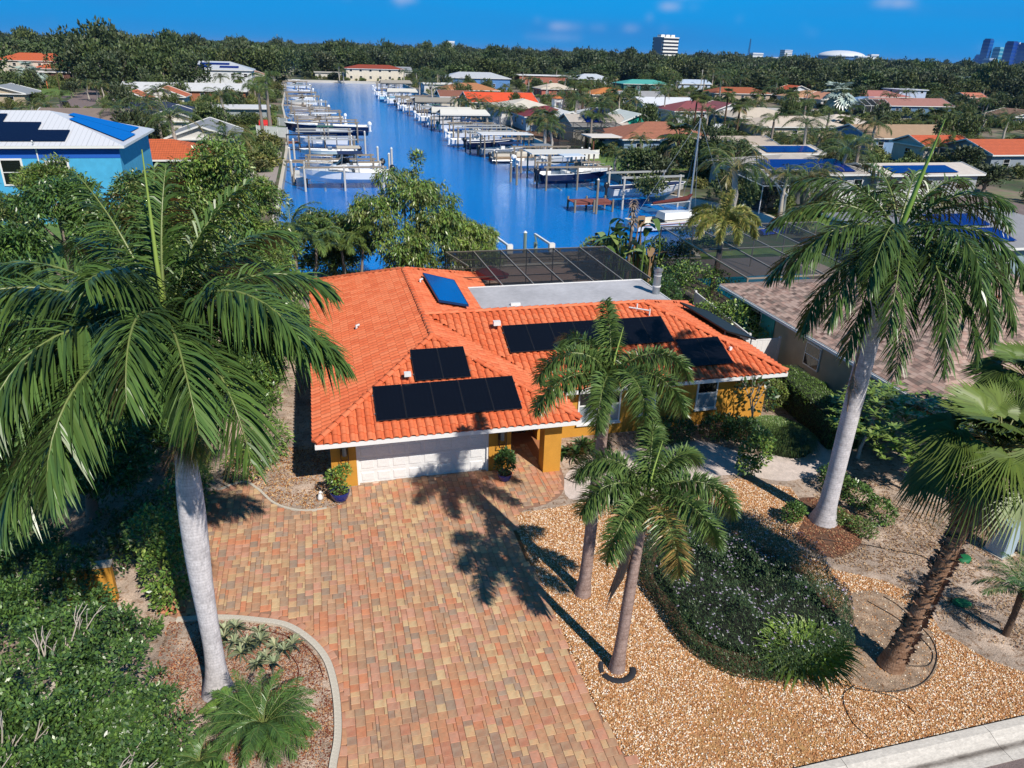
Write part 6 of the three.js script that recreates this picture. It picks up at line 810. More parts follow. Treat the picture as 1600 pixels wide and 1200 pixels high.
// o.dir: +1 bow towards +x, -1 bow towards -x
const TINTS = [GEL, GEL, mat(0xc9cbc8, 0.3), mat(0xd6d0c2, 0.3), mat(0x9fb2bd, 0.3), GEL, mat(0xb7bcc0, 0.3), mat(0x4a6a86, 0.25)], TOPS = [GEL, CANVAS, mat(0xc2b8a4, 0.7), mat(0x2f5a4a, 0.8), GEL, mat(0x7f868c, 0.7)]; let boatN = 0;
function boat(o) {
  boatN++; if (/white/.test(o.label) === false && !o.hull) o.hull = TINTS[boatN % 8]; if (!o.top) o.top = TOPS[boatN % 6];
  const { label, p, L = 8, B = 2.6, H = 1.25, hull = GEL, y = WY - 0.25, turn = 0, kind = 'console', motors = 2, motor = mat(0x22252a, 0.3), top = GEL, name = 'motor_boat', cat = 'boat' } = o;
  const t = thing(name, label, cat, [p[0], y, p[1]], turn), [hg, dg, S] = hullGeo(L, B, H, { open: kind === 'cruiser' ? 0.4 : kind === 'covered' ? 0.0 : 0.6 });
  hg.translate(-L / 2, 0, 0); dg.translate(-L / 2, 0, 0); const x0 = -L / 2, sh = H * 0.9;
  part('hull', hg, hull, t); part('deck', dg, kind === 'covered' ? CANVAS : GEL, t); if (hull !== GEL) part('rub_rail', new MB().tube(S.map((s) => [s[2][0] - L / 2, s[2][1], s[2][2]]), 0.045, 5).tube(S.map((s) => [s[2][0] - L / 2, s[2][1], -s[2][2]]), 0.045, 5), GEL, t);
  for (let k = 0; k < motors; k++) { const z = (k - (motors - 1) / 2) * 0.62; const mo = part('outboard_motor', new MB().add(new THREE.SphereGeometry(0.3, 10, 8), at(x0 - 0.35, sh + 0.2, z, 0, 0, 0, [1.15, 1.25, 0.75])).cbox(x0 - 0.35, sh - 0.5, z, 0.26, 0.9, 0.2).cbox(x0 - 0.38, sh - 1.0, z, 0.5, 0.06, 0.24), motor, t); }
  const post = (m, x, z, x2, z2, y0, y1) => m.tube([[x, y0, z], [x2, y1, z2]], 0.035, 5);
  if (kind === 'console' || kind === 'ttop') {
    part('console', new MB().box(-0.5, H * 0.5, -0.45, 0.35, H * 0.5 + 1.0, 0.45), GEL, t); part('windshield', new MB().poly([[0.36, H * 0.5 + 0.95, 0.45], [0.36, H * 0.5 + 0.95, -0.45], [0.05, H * 0.5 + 1.4, -0.42], [0.05, H * 0.5 + 1.4, 0.42]]), WIND, t); part('seat', new MB().box(-1.3, H * 0.5, -0.45, -0.8, H * 0.5 + 0.75, 0.45), M.white, t);
    const m = new MB(); for (const s of [-0.75, 0.75]) { post(m, 0.4, s, 0.25, s, H * 0.5, H + 1.7); post(m, -1.0, s, -0.8, s, H * 0.5, H + 1.7); } part('t_top_frame', m, ALU, t); part('hard_top', new MB().box(-1.7, H + 1.7, -1.05, 0.9, H + 1.78, 1.05), top, t);
    const a = new MB(); for (const s of [-0.9, 0.9]) a.tube([[-0.6, H + 1.75, s], [-1.6, H + 4.0, s * 1.15]], [0.025, 0.012], 5); if (kind === 'ttop') part('outrigger', a, ALU, t);
  } else if (kind === 'cruiser') {
    part('cabin', new MB().poly([[-0.4, H * 0.95, B * 0.4], [1.9, H * 1.05, B * 0.32], [1.3, H + 0.45, B * 0.26], [-0.2, H + 0.55, B * 0.36]]).poly([[1.9, H * 1.05, -B * 0.32], [-0.4, H * 0.95, -B * 0.4], [-0.2, H + 0.55, -B * 0.36], [1.3, H + 0.45, -B * 0.26]]).poly([[1.9, H * 1.05, B * 0.32], [1.9, H * 1.05, -B * 0.32], [1.3, H + 0.45, -B * 0.26], [1.3, H + 0.45, B * 0.26]]).poly([[1.3, H + 0.45, B * 0.26], [1.3, H + 0.45, -B * 0.26], [-0.2, H + 0.55, -B * 0.36], [-0.2, H + 0.55, B * 0.36]]), GEL, t);
    part('windshield', new MB().poly([[1.0, H + 0.5, B * 0.3], [1.0, H + 0.5, -B * 0.3], [0.3, H + 1.15, -B * 0.27], [0.3, H + 1.15, B * 0.27]]).poly([[-0.7, H + 0.5, B * 0.38], [1.0, H + 0.5, B * 0.3], [0.3, H + 1.15, B * 0.27], [-0.6, H + 1.1, B * 0.36]]), WIND, t);
    const m = new MB(); for (const s of [-0.95, 0.95]) { post(m, 0.5, s, 0.2, s, H, H + 1.8); post(m, -1.6, s, -1.4, s, H * 0.8, H + 1.8); } part('hardtop_frame', m, ALU, t); part('hard_top', new MB().box(-2.1, H + 1.8, -1.15, 0.8, H + 1.9, 1.15), top, t); part('seat', new MB().box(-1.7, H * 0.5, -0.9, -1.1, H * 0.5 + 0.8, 0.9), M.white, t);
    const r = new MB(), q = S.slice(8, 14); for (const s of [1, -1]) { r.tube(q.map((e) => [e[2][0] - L / 2, e[2][1] + 0.55, e[2][2] * 0.92 * s]), 0.022, 5); q.forEach((e) => r.tube([[e[2][0] - L / 2, e[2][1], e[2][2] * 0.92 * s], [e[2][0] - L / 2, e[2][1] + 0.55, e[2][2] * 0.92 * s]], 0.018, 4)); } part('bow_rail', r, ALU, t);
  } else if (kind === 'skiff') { part('console', new MB().box(-0.4, H * 0.5, -0.3, 0.2, H * 0.5 + 0.85, 0.3), GEL, t); part('seat', new MB().box(-1.2, H * 0.5, -0.4, -0.8, H * 0.5 + 0.5, 0.4), M.white, t); }
  return t;
}
function pontoon(label, p, turn, canopy) { const t = thing('pontoon_boat', label, 'boat', [p[0], WY + 0.1, p[1]], turn); for (const s of [-0.9, 0.9]) part('pontoon', new MB().tube([[-3.6, 0.1, s], [3.0, 0.1, s], [3.7, 0.25, s]], [0.34, 0.34, 0.05], 12), ALU, t); part('deck', new MB().box(-3.5, 0.42, -1.25, 3.3, 0.52, 1.25), mat(0xcfc8ba, 0.7), t); part('railing', new MB().box(-3.3, 0.6, 1.18, 3.1, 1.25, 1.22).box(-3.3, 0.6, -1.22, 3.1, 1.25, -1.18).box(3.06, 0.6, -1.18, 3.1, 1.25, 1.18), mat(0xc9c2b4, 0.5), t); part('seat', new MB().box(-3.1, 0.52, -1.1, -2.3, 1.0, 1.1).box(1.6, 0.52, 0.4, 2.9, 1.0, 1.1).box(1.6, 0.52, -1.1, 2.9, 1.0, -0.4), M.white, t); const m = new MB(); for (const x of [-2.4, 0.8]) for (const s of [-1.1, 1.1]) m.tube([[x, 0.55, s], [x, 2.6, s]], 0.03, 5); part('canopy_frame', m, ALU, t); part('canopy', new MB().box(-2.6, 2.6, -1.2, 1.0, 2.68, 1.2), canopy || CANVAS, t); part('outboard_motor', new MB().add(new THREE.SphereGeometry(0.28, 10, 8), at(-3.8, 1.0, 0, 0, 0, 0, [1.1, 1.2, 0.8])).cbox(-3.8, 0.4, 0, 0.24, 0.9, 0.2), mat(0x1c1e22, 0.3), t); return t; }
// boat lift: piles, top beams, cradle
function lift(label, p, L, W, top, turn = 0, m = PILE, roof = null) {
  const t = thing('boat_lift', label, 'boat lift', [p[0], 0, p[1]], turn, 'boat lifts along the canal'), n = L > 7 ? 3 : 2;
  for (let k = 0; k < n; k++) for (const s of [-1, 1]) part('piling', new MB().tube([[-L / 2 + L * k / (n - 1), WY - 1.2, s * W / 2], [-L / 2 + L * k / (n - 1), top, s * W / 2]], 0.13, 8), m, t);
  for (const s of [-1, 1]) part('lift_beam', new MB().box(-L / 2 - 0.4, top - 0.25, s * (W / 2 + 0.02) - 0.09, L / 2 + 0.4, top - 0.05, s * (W / 2 + 0.02) + 0.09), boatN % 3 ? PILE : mat(0x9a9d9c, 0.5), t);
  part('cradle', new MB().box(-L / 4 - 0.1, WY - 0.05, -W / 2, -L / 4 + 0.1, WY + 0.08, W / 2).box(L / 4 - 0.1, WY - 0.05, -W / 2, L / 4 + 0.1, WY + 0.08, W / 2), ALU, t);
  if (roof) part('lift_roof', new MB().poly([[-L / 2 - 0.6, top + 0.2, W / 2 + 0.6], [L / 2 + 0.6, top + 0.2, W / 2 + 0.6], [L / 2 + 0.2, top + 1.0, 0], [-L / 2 - 0.2, top + 1.0, 0]]).poly([[L / 2 + 0.6, top + 0.2, -W / 2 - 0.6], [-L / 2 - 0.6, top + 0.2, -W / 2 - 0.6], [-L / 2 - 0.2, top + 1.0, 0], [L / 2 + 0.2, top + 1.0, 0]]).box(-L / 2 - 0.6, top + 0.02, -W / 2 - 0.6, L / 2 + 0.6, top + 0.18, W / 2 + 0.6), roof, t);
  return t;
}
// dock: planks across stringers on piles
function dock(label, p, L, W, turn = 0, m = DECK, caps = false) {
  const t = thing('dock', label, 'dock', [p[0], 0, p[1]], turn), pk = new MB(true), R = rng(Math.round(p[0] * 7 + p[1])); const n = Math.round(L / 0.3);
  for (let k = 0; k < n; k++) { const g = 0.82 + 0.3 * R(); pk.col = [g, g, g]; pk.box(-L / 2 + k * L / n + 0.01, 0.0, -W / 2, -L / 2 + (k + 1) * L / n - 0.01, 0.06, W / 2); }
  const mm = m.clone(); mm.vertexColors = true; stuff(part('deck_planks', pk, mm, t)); part('stringer', new MB().box(-L / 2, -0.2, -W / 2 + 0.05, L / 2, -0.005, -W / 2 + 0.15).box(-L / 2, -0.2, W / 2 - 0.15, L / 2, -0.005, W / 2 - 0.05), m, t);
  const q = Math.max(1, Math.round(L / 3)); for (let k = 0; k <= q; k++) for (const s of [-1, 1]) { const pp = part('piling', new MB().tube([[-L / 2 + 0.1 + (L - 0.2) * k / q, WY - 1.2, s * (W / 2 + 0.1)], [-L / 2 + 0.1 + (L - 0.2) * k / q, caps ? 0.9 : 0.35, s * (W / 2 + 0.1)]], 0.12, 8), PILE, t); if (caps) part('pile_cap', new MB().add(new THREE.ConeGeometry(0.15, 0.16, 8), at(-L / 2 + 0.1 + (L - 0.2) * k / q, 0.98, s * (W / 2 + 0.1))), M.white, pp); }
  return t;
}
const pile = (label, p, top, m = PILE) => { const t = thing('mooring_pile', label, 'piling', [p[0], 0, p[1]], 0, 'free standing mooring piles'); part('post', new MB().tube([[0, WY - 1.5, 0], [0, top, 0]], 0.14, 8), m, t); part('pile_cap', new MB().add(new THREE.ConeGeometry(0.17, 0.18, 8), at(0, top + 0.08, 0)), M.white, t); };

// left bank, from near to far (bows towards the bank)
const LB = (dx) => dx;
boat({ label: 'large white cabin cruiser on a lift, nearest boat on the left bank', p: [3.4, -92.3], L: 10.5, B: 3.2, H: 1.7, turn: Math.PI, kind: 'cruiser', y: WY + 0.55, motors: 2, motor: mat(0x1c2432, 0.3) });
boat({ label: 'white walkaround cruiser with hardtop just behind the nearest cruiser', p: [3.6, -100.5], L: 9.2, B: 2.9, H: 1.5, turn: Math.PI, kind: 'cruiser', y: WY + 0.4, motors: 2, motor: mat(0x2a2c30, 0.3) });
lift('boat lift under the nearest white cabin cruiser', [3.2, -92.3], 9, 4.1, 1.9, 0, PILEW); lift('boat lift under the walkaround cruiser', [3.2, -100.5], 8, 3.9, 1.7, 0, PILE);
boat({ label: 'small pale green skiff with a dark outboard on the left bank', p: [2.2, -117.5], L: 8.2, B: 2.3, H: 0.95, turn: Math.PI, kind: 'skiff', y: WY + 0.45, motors: 1, motor: mat(0x10131c, 0.3), hull: mat(0xc3d2c6, 0.3) }); lift('boat lift with tall pale piles round the small skiff', [2.6, -117.5], 6.5, 3.4, 2.2, 0, PILE);
boat({ label: 'long dark navy hulled sportfisher with white outboards on the left bank', p: [2.6, -140.5], L: 14, B: 3.6, H: 2.0, turn: Math.PI, kind: 'console', y: WY + 0.95, hull: NAVY, motors: 3, motor: mat(0xdfe2e4, 0.25) }); lift('heavy boat lift under the long navy hulled boat', [2.6, -140.5], 10, 4.8, 2.6, 0, PILE);
boat({ label: 'white centre console boat behind the navy hulled boat', p: [1.0, -166], L: 11, B: 3.1, H: 1.7, turn: Math.PI, kind: 'ttop', y: WY + 0.6, motors: 2, motor: mat(0xdfe2e4, 0.25) }); lift('boat lift under the white centre console on the left bank', [1.2, -166], 9, 4.2, 2.3, 0, PILE);
boat({ label: 'white boat with tall outriggers moored off the left bank', p: [0.2, -187], L: 9, B: 2.9, H: 1.6, turn: -Math.PI / 2, kind: 'ttop', y: WY - 0.2, motors: 2, motor: mat(0xdfe2e4, 0.25) });
boat({ label: 'far white boat at the upper end of the left bank', p: [-2.4, -250], L: 9, B: 2.9, H: 1.6, turn: -Math.PI / 2, kind: 'ttop', y: WY - 0.2, motors: 2 }); lift('far boat lift with dark cover on the upper left bank', [-4.0, -228], 8, 4, 2.2, Math.PI / 2, PILE);
boat({ label: 'grey covered boat beside the timber dock on the upper left bank', p: [-2.2, -204], L: 8, B: 2.7, H: 1.2, turn: Math.PI, kind: 'covered', y: WY + 0.1, motors: 1 });
dock('short timber dock between the cruisers and the skiff on the left bank', [-1.2, -109], 7, 1.5, 0); dock('timber dock beside the navy hulled boat', [0.6, -131], 10, 1.7, 0, mat(0x8a5a48, 0.9, { map: again(grain, 1) })); dock('grey timber dock on the left bank beyond the white centre console', [-0.8, -176], 9, 1.8); dock('small far dock on the upper left bank', [-3.5, -214], 8, 1.6); dock('white floating dock ramp beside the nearest cruiser', [-1.9, -97.2], 5.5, 1.3, Math.PI / 2, mat(0xc9c9c4, 0.8));
{ const fr = thing('empty_boat_lift', 'empty dark lift frame in the water below the navy hulled boat', 'boat lift', [-0.2, 0, -125.5]); for (let k = 0; k < 5; k++) part('piling', new MB().cbox(-3.8 + k * 1.9, 0.1, 0, 0.14, 3.4, 0.14), mat(0x20242c, 0.7), fr); part('cross_beam', new MB().box(-3.9, 1.6, -0.1, 3.9, 1.8, 0.1).box(-3.9, -0.6, -0.1, 3.9, -0.45, 0.1), mat(0x20242c, 0.7), fr); }
for (const [z, x, kd, l, L, hc] of [[-129, 1.6, 'console', 'white console boat between the empty lift and the navy hulled boat', 8, 0], [-153, 1.2, 'cruiser', 'white cruiser between the navy hulled boat and the centre console', 9.5, 0], [-176, -0.4, 'covered', 'blue covered boat on the grey timber dock of the left bank', 8, 1], [-196, -0.6, 'console', 'white console boat just beyond the outrigger boat', 9, 0], [-216, -2.0, 'cruiser', 'white cruiser by the small far dock on the left bank', 9, 0], [-234, -2.6, 'skiff', 'small open boat near the far covered lift on the left', 7, 0], [-272, -3.6, 'console', 'white console boat, last but one on the left bank', 9, 0], [-300, -5.0, 'cruiser', 'white cruiser, last boat at the head of the left bank', 10, 0]]) { boat({ label: l, p: [x, z], L, B: 2.8, H: 1.5, turn: Math.PI, kind: kd, y: WY + 0.35, motors: 2, hull: hc ? NAVY : GEL, motor: hc ? mat(0x22252a, 0.3) : mat(0xdfe2e4, 0.25) }); lift('boat lift holding the ' + l.split(' ').slice(0, 11).join(' '), [x + 0.2, z], 8, 3.9, 2.2, 0, PILE); }
for (const [z, x, kd, l, L, hc, rf] of [[-104, 31.5, 'console', 'white console boat between the canopy and the pontoon dock', 8, 0, 0], [-125.5, 28.6, 'covered', 'navy boat between the boat shade and the blue curtains', 8, 1, 0], [-140, 28.4, 'cruiser', 'white cruiser beside the dock of the bare brown lot', 9, 0, 0], [-165, 28.8, 'console', 'white console boat between the peaked canopy and the blue cover', 9, 0, 1], [-181, 28.4, 'ttop', 'white boat with outriggers before the boat house roof', 9.5, 0, 0], [-201, 28.0, 'cruiser', 'white cruiser just past the boat house roof', 9.5, 0, 0], [-219, 27.0, 'covered', 'teal covered boat at the long grey dock', 8, 1, 0], [-238, 26.6, 'console', 'white console boat before the turquoise hull', 9, 0, 1], [-258, 26.4, 'console', 'white console boat between the turquoise hull and the yacht', 9, 0, 0], [-300, 28.5, 'cruiser', 'white cruiser, last boat at the head of the right bank', 10, 0, 0]]) { boat({ label: l, p: [x, z], L, B: 2.8, H: 1.5, turn: 0, kind: kd, y: WY + 0.35, motors: 2, hull: hc ? NAVY : GEL, motor: hc ? mat(0x22252a, 0.3) : mat(0xdfe2e4, 0.25) }); lift('boat lift holding the ' + l.split(' ').slice(0, 11).join(' '), [x + 0.2, z], 8, 3.9, 2.3, 0, PILE, rf ? mat(0xc8c6bd, 0.7) : null); }
for (const [z, l] of [[-98.5, 'behind the navy striped boat'], [-122.5, 'beyond the white framed boat shade'], [-136.5, 'beyond the blue curtained lift'], [-161, 'beyond the peaked canopy'], [-177, 'beside the blue covered boat'], [-187, 'before the boat house roof'], [-205, 'past the boat house roof'], [-233, 'on the far right bank'], [-263, 'at the motor yacht']]) dock('narrow timber dock ' + l, [35.5, z], 7.5, 1.3, 0, DECK);
[[8.9, -95.2, 2.6, 'right of the nearest cruiser'], [9.6, -99, 2.8, 'behind the stern of the nearest cruiser'], [8.2, -103.5, 2.4, 'off the stern of the walkaround cruiser'], [-3.2, -105.5, 2.1, 'at the bank end of the short timber dock'], [-2.8, -95.0, 1.9, 'at the bow of the nearest cruiser'], [7.8, -122, 2.5, 'off the stern of the skiff'], [-2.8, -114.5, 2.2, 'at the bow of the skiff']].forEach(([x, z, h, l]) => pile('pale capped mooring pile ' + l, [x, z], h, PILEW));

// our own dock behind the pool cage with two davit arms
{ dock('timber dock behind the pool cage along our seawall', [15.5, -54.3], 12, 2.0, 0);
  for (const [x, l] of [[13.2, 'left'], [16.6, 'right']]) { const t = thing('boat_davit', `white boat davit arm standing behind the pool cage, the ${l} one`, 'davit', [x, 0, -55.6], 0, 'white davits behind the pool cage'); part('post', new MB().tube([[0, -1.5, 0], [0, 0.75, -0.4]], 0.15, 10), mat(0x7f9088, 0.8), t); part('arm', new MB().bar([0.2, 1.15, -1.4], [0.85, 0.85, 1.1], 0.16), M.white, t); part('winch_box', new MB().box(0.65, 0.35, 0.9, 1.1, 1.0, 1.35), M.white, t); part('brace', new MB().bar([0, 0.6, 0], [0.2, 1.1, -1.3], 0.12), mat(0x5f6f68, 0.7), t); }
  pile('bare green grey pile left of the davits', [13.0, -56.4], 0.9, mat(0x6f8078, 0.9)); pile('tall bare pile between the two davits', [15.9, -56.6], 1.4, mat(0x6f8078, 0.9));
}
// right bank, near to far
{ const t = thing('sail_boat', 'white sailing yacht with a tall bare mast and maroon sail cover near our dock', 'sailboat', [34.6, WY - 0.3, -66.5], 0.1), [h, d, S] = hullGeo(11, 3.1, 1.5, { open: 0.22 }); h.translate(-5.5, 0, 0); d.translate(-5.5, 0, 0); part('hull', h, GEL, t); part('deck', d, mat(0xcfcabd, 0.6), t); part('stripe', new MB().tube(S.map((s) => [s[2][0] - 5.5, s[2][1] * 0.86, s[2][2] * 0.99]), 0.035, 4).tube(S.map((s) => [s[2][0] - 5.5, s[2][1] * 0.86, -s[2][2] * 0.99]), 0.035, 4), mat(0x7a2a20, 0.5), t);
  const c = new MB(); c.poly([[-2.4, 1.35, 0.9], [1.8, 1.45, 0.7], [1.4, 1.95, 0.5], [-2.3, 2.0, 0.7]]).poly([[1.8, 1.45, -0.7], [-2.4, 1.35, -0.9], [-2.3, 2.0, -0.7], [1.4, 1.95, -0.5]]).poly([[-2.3, 2.0, 0.7], [1.4, 1.95, 0.5], [1.4, 1.95, -0.5], [-2.3, 2.0, -0.7]]).poly([[1.8, 1.45, 0.7], [1.8, 1.45, -0.7], [1.4, 1.95, -0.5], [1.4, 1.95, 0.5]]).poly([[-2.4, 1.35, -0.9], [-2.4, 1.35, 0.9], [-2.3, 2.0, 0.7], [-2.3, 2.0, -0.7]]); part('cabin', c, GEL, t);
  part('mast', new MB().tube([[0.8, 1.9, 0], [0.8, 10.6, 0]], [0.1, 0.075], 8), ALU, t); part('boom', new MB().tube([[0.8, 2.9, 0], [-3.6, 2.7, 0]], 0.07, 6), ALU, t); part('sail_cover', new MB().tube([[0.9, 3.6, 0], [0.4, 3.2, 0], [-3.4, 2.85, 0]], [0.12, 0.24, 0.12], 8), mat(0x5a2420, 0.9), t); part('stay', new MB().tube([[0.8, 10.5, 0], [5.3, 1.8, 0]], 0.018, 4).tube([[0.8, 10.5, 0], [-5.3, 1.5, 0]], 0.018, 4).tube([[0.8, 9, 0], [0.6, 1.5, 1.4]], 0.015, 4).tube([[0.8, 9, 0], [0.6, 1.5, -1.4]], 0.015, 4), ALU, t); part('cockpit_cover', new MB().box(-4.6, 2.3, -0.9, -3.2, 2.36, 0.9), mat(0x2a5b86, 0.8), t); }
boat({ label: 'white and navy bowrider on a lift behind the sailing yacht', p: [36, -78.2], L: 9.5, B: 2.7, H: 1.4, turn: 0.1, kind: 'covered', y: WY + 0.9, hull: mat(0xd4d6d6, 0.3), motors: 1 }); lift('boat lift with slim poles under the bowrider behind the yacht', [35.6, -78.2], 7, 3.6, 2.6, 0.1, PILEW);
boat({ label: 'white hulled boat with a broad navy stripe and hardtop on the right bank', p: [31.6, -90.2], L: 9.6, B: 3.0, H: 1.6, turn: 0.05, kind: 'cruiser', y: WY + 0.5, hull: NAVY, motors: 2, motor: mat(0x161a26, 0.3) }); lift('boat lift with four posts round the navy striped boat', [31.2, -90.2], 8, 4, 2.0, 0, PILE); 
{ const t = thing('lift_canopy', 'flat white canopy roof behind the navy striped boat', 'canopy', [31.5, 0, -96.2]); for (const x of [-4, 4]) for (const s of [-1.8, 1.8]) part('piling', new MB().tube([[x, WY - 1, s], [x, 2.6, s]], 0.12, 8), PILE, t); part('canopy_roof', new MB().box(-4.6, 2.6, -2.2, 4.6, 2.72, 2.2), mat(0xd5d3cb, 0.6), t); }
pontoon('beige pontoon boat with dark canopy at the right bank dock', [29.6, -113.5], 0, CANVAS); dock('timber dock with railing posts in front of the pontoon boat', [30.5, -110.9], 9, 1.4, 0, mat(0xa88f72, 0.9, { map: again(grain, 1) }), true); { const t = thing('lift_canopy', 'white framed boat shade beside the pontoon boat', 'canopy', [29.6, 0, -119.5]); for (const x of [-3.6, 3.6]) for (const s of [-1.5, 1.5]) part('piling', new MB().tube([[x, WY - 1, s], [x, 2.5, s]], 0.12, 8), PILE, t); part('canopy_roof', new MB().box(-4.2, 2.5, -1.9, 4.2, 2.62, 1.9), M.white, t); }
boat({ label: 'grey hulled boat beneath the white framed boat shade', p: [29.4, -119.5], L: 7.5, B: 2.6, H: 1.3, turn: 0, kind: 'skiff', y: WY + 0.1, motors: 2, motor: mat(0x1a1c22, 0.3), hull: mat(0x8f979c, 0.3) });
boat({ label: 'pale centre console with white outboards under blue curtains', p: [27.6, -132], L: 9, B: 2.9, H: 1.5, turn: 0, kind: 'console', y: WY + 0.1, motors: 2, motor: mat(0xdfe2e4, 0.25), top: CANVAS }); lift('boat lift with a blue curtained frame on the right bank', [28.2, -132], 8.5, 4.2, 2.6, 0, PILE);
dock('weathered timber dock at the edge of the bare brown lot', [33.5, -146], 11, 2.2, 0, mat(0xa67c58, 0.9, { map: again(grain, 1) })); boat({ label: 'white boat under a pale canopy by the bare brown lot', p: [29.6, -157], L: 9, B: 2.9, H: 1.5, turn: 0, kind: 'ttop', y: WY + 0.2, motors: 2, motor: mat(0x1f6e6a, 0.4) }); lift('boat lift with a pale peaked canopy by the bare brown lot', [30, -157], 9, 4.4, 2.4, 0, PILE, mat(0xd0cfc8, 0.7));
boat({ label: 'white hull boat with blue cover on the middle right bank', p: [28.6, -172], L: 10.5, B: 3.1, H: 1.7, turn: 0, kind: 'cruiser', y: WY + 0.3, motors: 2, motor: mat(0xdfe2e4, 0.25), top: CANVAS }); lift('boat lift beside the blue covered boat', [29, -172], 9, 4.2, 2.2, 0, PILE);
lift('boat house lift with a dark peaked roof on the middle right bank', [29.5, -192], 9, 4.6, 2.6, 0, mat(0x4a4640, 0.9), mat(0x8f8a80, 0.8)); boat({ label: 'dark blue boat under the peaked boat house roof', p: [29.2, -192], L: 8.5, B: 2.8, H: 1.4, turn: 0, kind: 'covered', y: WY + 0.3, hull: NAVY, motors: 2 });
boat({ label: 'white centre console beyond the boat house roof', p: [27.5, -210], L: 9, B: 2.9, H: 1.5, turn: 0, kind: 'console', y: WY + 0.2, motors: 2, motor: mat(0xdfe2e4, 0.25) }); lift('long boat lift beyond the boat house roof', [28, -210], 8.5, 4.2, 2.4, 0, PILE); boat({ label: 'white cruiser with tall hardtop farther up the right bank', p: [27.0, -228], L: 10, B: 3.1, H: 1.7, turn: 0, kind: 'cruiser', y: WY + 0.2, motors: 2, motor: mat(0xdfe2e4, 0.25) }); dock('long grey dock on the upper right bank', [31, -219], 11, 1.8);
boat({ label: 'white and turquoise boats row, first hull at the far right bank', p: [26, -248], L: 10, B: 3.1, H: 1.8, turn: 0, kind: 'ttop', y: WY, motors: 3, motor: mat(0xdfe2e4, 0.25), hull: mat(0x9fd0d8, 0.3) }); boat({ label: 'large white motor yacht with dark windows at the far right bank', p: [27.5, -268], L: 12, B: 3.6, H: 2.0, turn: 0, kind: 'cruiser', y: WY, motors: 2, motor: mat(0xdfe2e4, 0.25), top: mat(0x20283c, 0.5) });
lift('far boat lift with dark canopy at the head of the right bank', [30, -285], 10, 5, 2.8, 0, PILE, mat(0x9a9488, 0.8));
[[24.6, -92.5, 1.6, 'left of the navy striped boat, the near one'], [24.4, -94.8, 1.5, 'left of the navy striped boat, the far one'], [24.8, -134, 1.6, 'off the blue curtained lift'], [24.0, -160.5, 1.8, 'off the peaked canopy lift'], [24.4, -190, 2.2, 'left of the boat house roof'], [28.5, -74, 2.6, 'left of the bowrider behind the yacht'], [31.6, -101, 2.4, 'right of the pontoon dock'], [36.3, -98.5, 2.8, 'by the lawn seawall behind the navy striped boat'], [37.2, -104, 2.2, 'on the lawn seawall near the pontoon dock']].forEach(([x, z, h, l]) => pile('weathered mooring pile ' + l, [x, z], h, PILE));
dock('small red brown dock left of the bowrider', [28.6, -76.2], 4.5, 2.2, 0, mat(0x8e4f42, 0.9, { map: again(grain, 1) })); dock('concrete finger dock right of the navy striped boat', [38, -86], 3.5, 1.8, 0, mat(0xb9a58c, 0.9));
boat({ label: 'white tender with blue canopy tied at the lawn behind the yacht', p: [38.8, -84.6], L: 6, B: 2.3, H: 1.1, turn: 0.2, kind: 'covered', y: WY + 0.9, motors: 1 });
{ const t = thing('boat_davit', 'white davit arm on the grass edge behind the sailing yacht', 'davit', [45.6, 0, -66.0]); part('post', new MB().tube([[0, 0, 0], [0, 2.2, 0]], [0.22, 0.1], 8), ALU, t); part('arm', new MB().bar([0.2, 2.1, 0], [-2.2, 4.2, -0.6], 0.14), M.white, t); part('brace', new MB().bar([0, 1.2, 0], [-1.1, 3.1, -0.3], 0.08), ALU, t); }
{ const t = thing('kayak', 'blue kayak upside down on the near right bank', 'kayak', [40.5, 0.05, -59.3], 0.3), h = hullGeo(4.2, 1.1, 0.5, { open: 0 })[0]; h.translate(-2.1, 0, 0); h.rotateX(Math.PI); h.translate(0, 0.5, 0); part('hull', h, mat(0x1638a8, 0.35), t); part('keel_strip', new MB().tube([[-1.8, 0.5, 0], [1.6, 0.42, 0]], 0.03, 5), M.white, t); }
fence('long white wall fence along the lawn behind the sailing yacht', [43.5, -70.5], [68, -69.5], 1.8, M.white);

// places in town, metres from the camera
const listXY = [[36.7, -444.5], [45.9, -482.9], [39.9, -341.6], [43.1, -327.9], [49.8, -349.2], [37.2, -244.8], [45.3, -285.0], [36.1, -220.7], [36.2, -268.0], [24.9, -382.2], [15.0, -357.6], [70.1, -408.0], [42.2, -230.4], [34.3, -182.5], [34.6, -176.0], [37.2, -175.6], [37.8, -168.8], [37.7, -156.3], [39.5, -155.9], [41.9, -158.8], [43.5, -155.7]];
const listXY2 = [[184.2, -339.5], [164.6, -295.2], [208.2, -361.4], [181.5, -305.3], [187.3, -308.4], [138.1, -248.8], [157.1, -267.9], [193.9, -313.5], [163.6, -309.1], [180.3, -280.1], [215.7, -273.4], [254.7, -286.7], [196.1, -211.3], [180.8, -179.4], [225.8, -218.1], [153.8, -162.6], [135.7, -139.4], [139.8, -136.6], [139.6, -130.7], [124.8, -260.9], [126.9, -274.0], [89.8, -273.1], [114.4, -362.1], [82.9, -287.3], [78.6, -282.5], [93.3, -344.4], [98.8, -432.9], [123.4, -483.5], [100.9, -480.9], [70.1, -143.0], [78.3, -152.8], [75.1, -166.3], [71.2, -107.3], [126.4, -163.1], [172.2, -205.9]];
const listXY3 = [[-72.3, -291.2], [-64.7, -282.7], [-62.9, -293.3], [-61.5, -303.8], [-65.1, -272.3], [-58.2, -263.6], [-56.3, -294.7], [-51.9, -295.5], [-46.0, -286.3], [-82.3, -319.6], [-38.9, -267.2], [-34.4, -257.7], [-53.9, -259.5], [-47.1, -255.7], [-56.1, -243.6], [-115.3, -403.9]];
